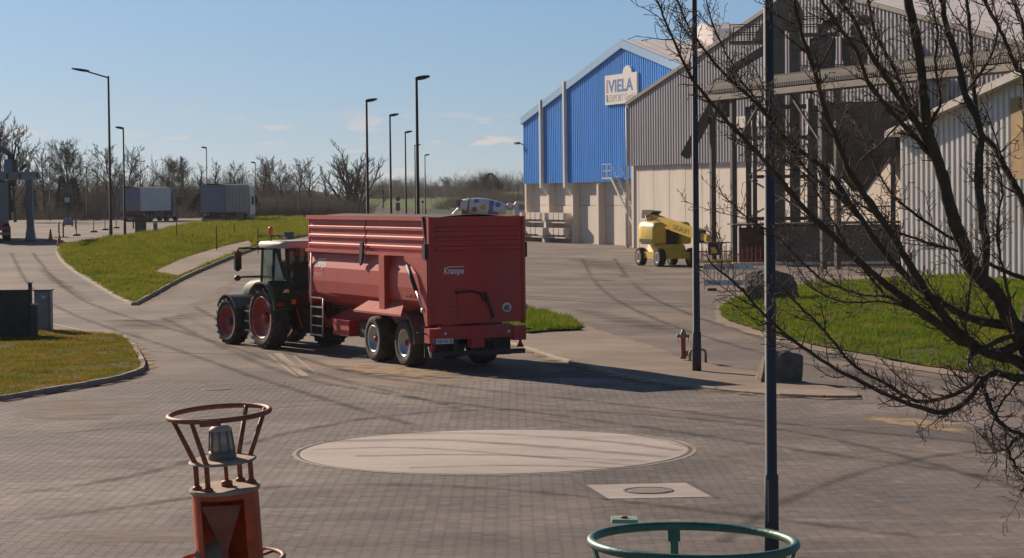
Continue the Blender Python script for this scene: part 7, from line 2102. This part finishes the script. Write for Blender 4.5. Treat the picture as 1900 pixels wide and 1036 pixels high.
# ================================================================== the bare tree in the right foreground
M_FBARK = mat('mossy_bark', (0.068, 0.050, 0.036), 0.95, var=0.35, scale=9, bump=0.5, bscale=60, dirt=0.55, dirtcol=(0.085, 0.082, 0.022))
M_FTWIG = mat('dark_twigs', (0.075, 0.047, 0.034), 0.9, var=0.3, scale=5)
TD = 24.0
ft = thing('bare_tree', 'near bare tree with mossy limbs spreading in from the right edge', 'tree', (5.62, TD, 0))
FT0 = Vector(ft.location)
LIMB, TWIG = Sticks(), Sticks()
fr = random.Random(77)
U = TD / F_PX
def catmull(P, n):
    out = []
    for i in range(len(P) - 1):
        p0, p1, p2, p3 = P[max(i - 1, 0)], P[i], P[i + 1], P[min(i + 2, len(P) - 1)]
        for j in range(n):
            t = j / n
            out.append(0.5 * ((2 * p1) + (p2 - p0) * t + (2 * p0 - 5 * p1 + 4 * p2 - p3) * t * t + (3 * p1 - p0 - 3 * p2 + p3) * t ** 3))
    out.append(P[-1]); return out
def spur(p, d, L, rad, lvl):
    """knobbly twig curving up, with short spurs"""
    n = max(2, int(L / (9 * U)))
    pts, rr = [p.copy()], [rad]
    dd = d.copy(); q = p.copy()
    for i in range(n):
        dd = (dd + rand_perp(fr, dd) * fr.uniform(0.05, 0.32) + Vector((0, 0, 0.10))).normalized()
        q = q + dd * L / n; pts.append(q.copy()); rr.append(max(0.0022, rad * (1 - 0.6 * (i + 1) / n)))
    rr[-1] = max(rr[-1], 0.0042)                       # fat bud at the tip
    TWIG.stick(pts, rr, 4)
    if lvl < 2:
        for i in range(1, len(pts)):
            if fr.random() < (0.75 if lvl == 0 else 0.5):
                sd = ((pts[i] - pts[i - 1]).normalized() * 0.6 + rand_perp(fr, dd)).normalized()
                spur(pts[i], sd, L * fr.uniform(0.18, 0.42), max(0.003, rad * 0.6), lvl + 1)
def sub_branch(p, d, L, rad):
    n = 7
    pts, rr = [p.copy()], [rad]
    dd = d.copy(); q = p.copy()
    for i in range(n):
        dd = (dd + rand_perp(fr, dd) * fr.uniform(0.05, 0.22) + Vector((-0.05, 0, 0.10))).normalized()
        q = q + dd * L / n; pts.append(q.copy()); rr.append(max(0.0035, rad * (1 - 0.65 * (i + 1) / n)))
    LIMB.stick(pts, rr, 5)
    for i in range(1, n + 1):
        for _ in range(2):
            ax = (pts[i] - pts[i - 1]).normalized()
            spur(pts[i - 1].lerp(pts[i], fr.random()), (ax * 0.7 + rand_perp(fr, ax) + Vector((0, 0, 0.3))).normalized(), fr.choice((10, 16, 26, 40)) * U, max(0.003, rr[i] * 0.6), 0)
def limb(pix, w0, w1, d0, d1, twigs=1.0, hang=0.0, start=None):
    """limb traced from its thick end to its tip; distances d0 to d1 metres either side of the trunk's"""
    n = len(pix)
    P = [AT(px, py, TD + d0 + (d1 - d0) * (i / max(1, n - 1)) ** 1.2) - FT0 for i, (px, py) in enumerate(pix)]
    Q = catmull(P, 6)
    m = len(Q)
    for i in range(1, m - 1): Q[i] = Q[i] + Vector((fr.gauss(0, 1), fr.gauss(0, 1), fr.gauss(0, 1))) * U * 0.7
    ws = [0.74 * (w0 + (w1 - w0) * (i / (m - 1)) ** 0.8) * U * 0.5 * (1 + 0.10 * fr.uniform(-1, 1)) for i in range(m)]
    LIMB.stick(Q, ws, 9 if w0 > 12 else 6)
    for i in range(8, m - 2, 7):
        if fr.random() < 0.75:
            ax = (Q[i] - Q[i - 1]).normalized()
            sub_branch(Q[i], (ax * fr.uniform(0.5, 1.0) + rand_perp(fr, ax) * 0.8 + Vector((-0.1, 0, 0.35))).normalized(), fr.uniform(50, 150) * U, max(0.006, min(0.012, ws[i] * 0.5)))
    acc = 0.0
    for i in range(1, m):
        L = (Q[i] - Q[i - 1]).length
        acc += L
        step = 9.5 * U / max(0.05, twigs)
        while acc > step:
            acc -= step * fr.uniform(0.6, 1.4)
            t = i / m
            ax = (Q[i] - Q[i - 1]).normalized()
            sd = (ax * fr.uniform(0.1, 0.9) + rand_perp(fr, ax) + Vector((0, 0, 0.35))).normalized()
            spur(Q[i], sd, fr.choice((8, 12, 18, 28, 42, 64)) * U * fr.uniform(0.7, 1.2) * (0.8 + 0.4 * t), max(0.0035, min(0.008, ws[i] * 0.45)), 0)
        if hang and fr.random() < hang:
            p = Q[i].copy(); pts = [p]
            for _ in range(4):
                p = p + Vector((fr.gauss(0, 2) * U, fr.gauss(0, 2) * U, -fr.uniform(4, 9) * U)); pts.append(p.copy())
            TWIG.stick(pts, [0.0016] * 5, 3)
    spur(Q[-1], (Q[-1] - Q[-2]).normalized(), 30 * U, ws[-1], 0)
# trunk
tp = [Vector((0.08, 0, -0.1)), Vector((0.06, 0, 0.6)), AT(1944, 880, TD) - FT0, AT(1934, 740, TD) - FT0, AT(1916, 640, TD) - FT0, AT(1925, 560, TD) - FT0]
LIMB.stick(catmull(tp, 5), [0.24 - 0.10 * i / 25 for i in range(26)], 12)
limb([(1905, 640), (1877, 600), (1847, 545), (1807, 500), (1782, 440), (1761, 380), (1742, 305), (1722, 246), (1714, 174), (1703, 87), (1685, 0), (1670, -90)], 46, 20, 0, -0.6, 0.5)
limb([(1822, 525), (1829, 470), (1822, 400), (1815, 330), (1818, 240), (1790, 174), (1778, 116), (1752, 29), (1749, -40)], 26, 14, 0.1, 0.9, 0.6)
limb([(1742, 310), (1714, 249), (1685, 208), (1656, 162), (1616, 101), (1587, 43), (1552, -10)], 20, 9, -0.3, -1.0, 0.9)
limb([(1714, 252), (1703, 235), (1680, 180), (1656, 122), (1622, 58), (1610, -10)], 15, 8, -0.3, 0.5, 0.9)
limb([(1735, 300), (1703, 262), (1671, 226), (1616, 162), (1590, 96), (1558, 52), (1517, -10)], 15, 8, -0.2, -1.6, 0.9)
limb([(1915, 470), (1900, 380), (1875, 330), (1847, 278), (1818, 240), (1805, 150), (1800, 60), (1790, -20)], 24, 9, 0.1, 1.6, 0.9)
limb([(1912, 420), (1905, 250), (1900, 145), (1885, 125), (1862, 70), (1821, -10)], 20, 9, 0.1, 0.8, 0.8)
limb([(1915, 300), (1905, 90), (1879, -10)], 15, 8, 0.2, 1.2, 0.9)
limb([(1895, 640), (1830, 652), (1740, 600), (1661, 541), (1616, 505), (1546, 440), (1480, 372), (1420, 300), (1340, 214), (1285, 147), (1244, 63), (1222, 7)], 26, 4.5, 0, -2.0, 1.25)
limb([(1890, 612), (1870, 605), (1800, 590), (1720, 545), (1650, 480), (1600, 410), (1554, 343), (1520, 306), (1458, 258), (1406, 195), (1347, 140), (1285, 63), (1255, -5)], 26, 4.5, 0, 1.2, 1.25)
limb([(1600, 410), (1540, 352), (1500, 320), (1436, 236), (1421, 206), (1373, 147), (1325, 52), (1310, -5)], 10, 4, 0.4, 2.0, 1.2)
limb([(1900, 680), (1882, 668), (1832, 655), (1782, 620), (1731, 560), (1681, 480), (1631, 400), (1583, 332), (1561, 280), (1532, 206), (1513, 136), (1491, 74), (1473, -5)], 30, 8, 0, -1.0, 0.8)
limb([(1898, 700), (1882, 701), (1847, 692), (1820, 708), (1797, 741), (1751, 764), (1691, 751), (1621, 721), (1521, 666), (1430, 596), (1380, 541), (1322, 492)], 22, 4.5, 0, -1.8, 1.2, 0.35)
limb([(1840, 690), (1812, 706), (1761, 736), (1701, 744), (1641, 711), (1581, 676), (1531, 616), (1475, 560), (1440, 520)], 15, 4, -0.2, 0.9, 1.3, 0.45)
limb([(1730, 596), (1651, 553), (1596, 546), (1520, 515), (1440, 440), (1380, 400), (1340, 360)], 9, 3.5, -0.3, 1.6, 1.4)
limb([(1780, 640), (1700, 580), (1640, 560), (1560, 560), (1500, 530)], 8, 3.5, 0.0, -1.5, 1.4, 0.3)
limb([(1900, 612), (1802, 661), (1822, 711), (1842, 766), (1872, 797), (1905, 807)], 15, 9, -0.2, -0.6, 1.2, 0.4)
limb([(1915, 800), (1877, 822), (1872, 842), (1887, 867), (1905, 885), (1900, 905)], 12, 5, -0.1, -0.5, 1.6, 0.4)
limb([(1905, 520), (1847, 495), (1790, 470), (1720, 450), (1660, 430), (1610, 425)], 13, 4, 0.1, 1.8, 1.2)
limb([(1887, 640), (1877, 581), (1862, 505), (1850, 430), (1860, 350), (1848, 300)], 10, 4, -0.2, -1.2, 1.2)
limb([(1802, 651), (1792, 606), (1802, 520), (1812, 495), (1830, 440)], 7, 3, -0.3, -0.9, 1.3)
limb([(1695, 200), (1640, 260), (1590, 310), (1560, 400), (1540, 460)], 6, 3, -0.2, 1.0, 1.2)
limb([(1513, 136), (1540, 90), (1560, 30), (1575, -10)], 6, 3, -0.9, -1.5, 1.2)
limb([(1720, 240), (1745, 190), (1735, 120), (1740, 60), (1725, -10)], 9, 4, -0.3, -1.0, 1.2)
limb([(1780, 450), (1700, 400), (1640, 340), (1600, 250), (1570, 200)], 9, 3.5, 0, 1.6, 1.2)
limb([(1900, 700), (1860, 745), (1840, 800), (1850, 850)], 7, 3, -0.2, -1.0, 1.6, 0.4)
limb([(1790, 174), (1830, 120), (1850, 60), (1840, -10)], 8, 4, 0.9, 1.6, 1.2)
limb([(1640, 545), (1580, 470), (1540, 400), (1500, 330), (1460, 300)], 7, 3, -0.4, -2.2, 1.3)
link('limbs', LIMB.mesh('limbs', M_FBARK), ft)
link('twigs', TWIG.mesh('twigs', M_FTWIG), ft)
# ================================================================== haze: the thin spring air over the yard and fields
hz = MB(); hz.box(-420, 420, -40, 960, -7.0, 20.5)
hm = bpy.data.materials.new('haze_air'); hm.use_nodes = True
hn, hl_ = hm.node_tree.nodes, hm.node_tree.links
hn.remove(hn['Principled BSDF'])
pv = hn.new('ShaderNodeVolumePrincipled')
pv.inputs['Color'].default_value = (0.86, 0.90, 0.97, 1)
pv.inputs['Density'].default_value = 0.00010
pv.inputs['Anisotropy'].default_value = 0.2
hl_.new(pv.outputs[0], hn['Material Output'].inputs['Volume'])
tag(hz.build('haze', hm), kind='stuff')
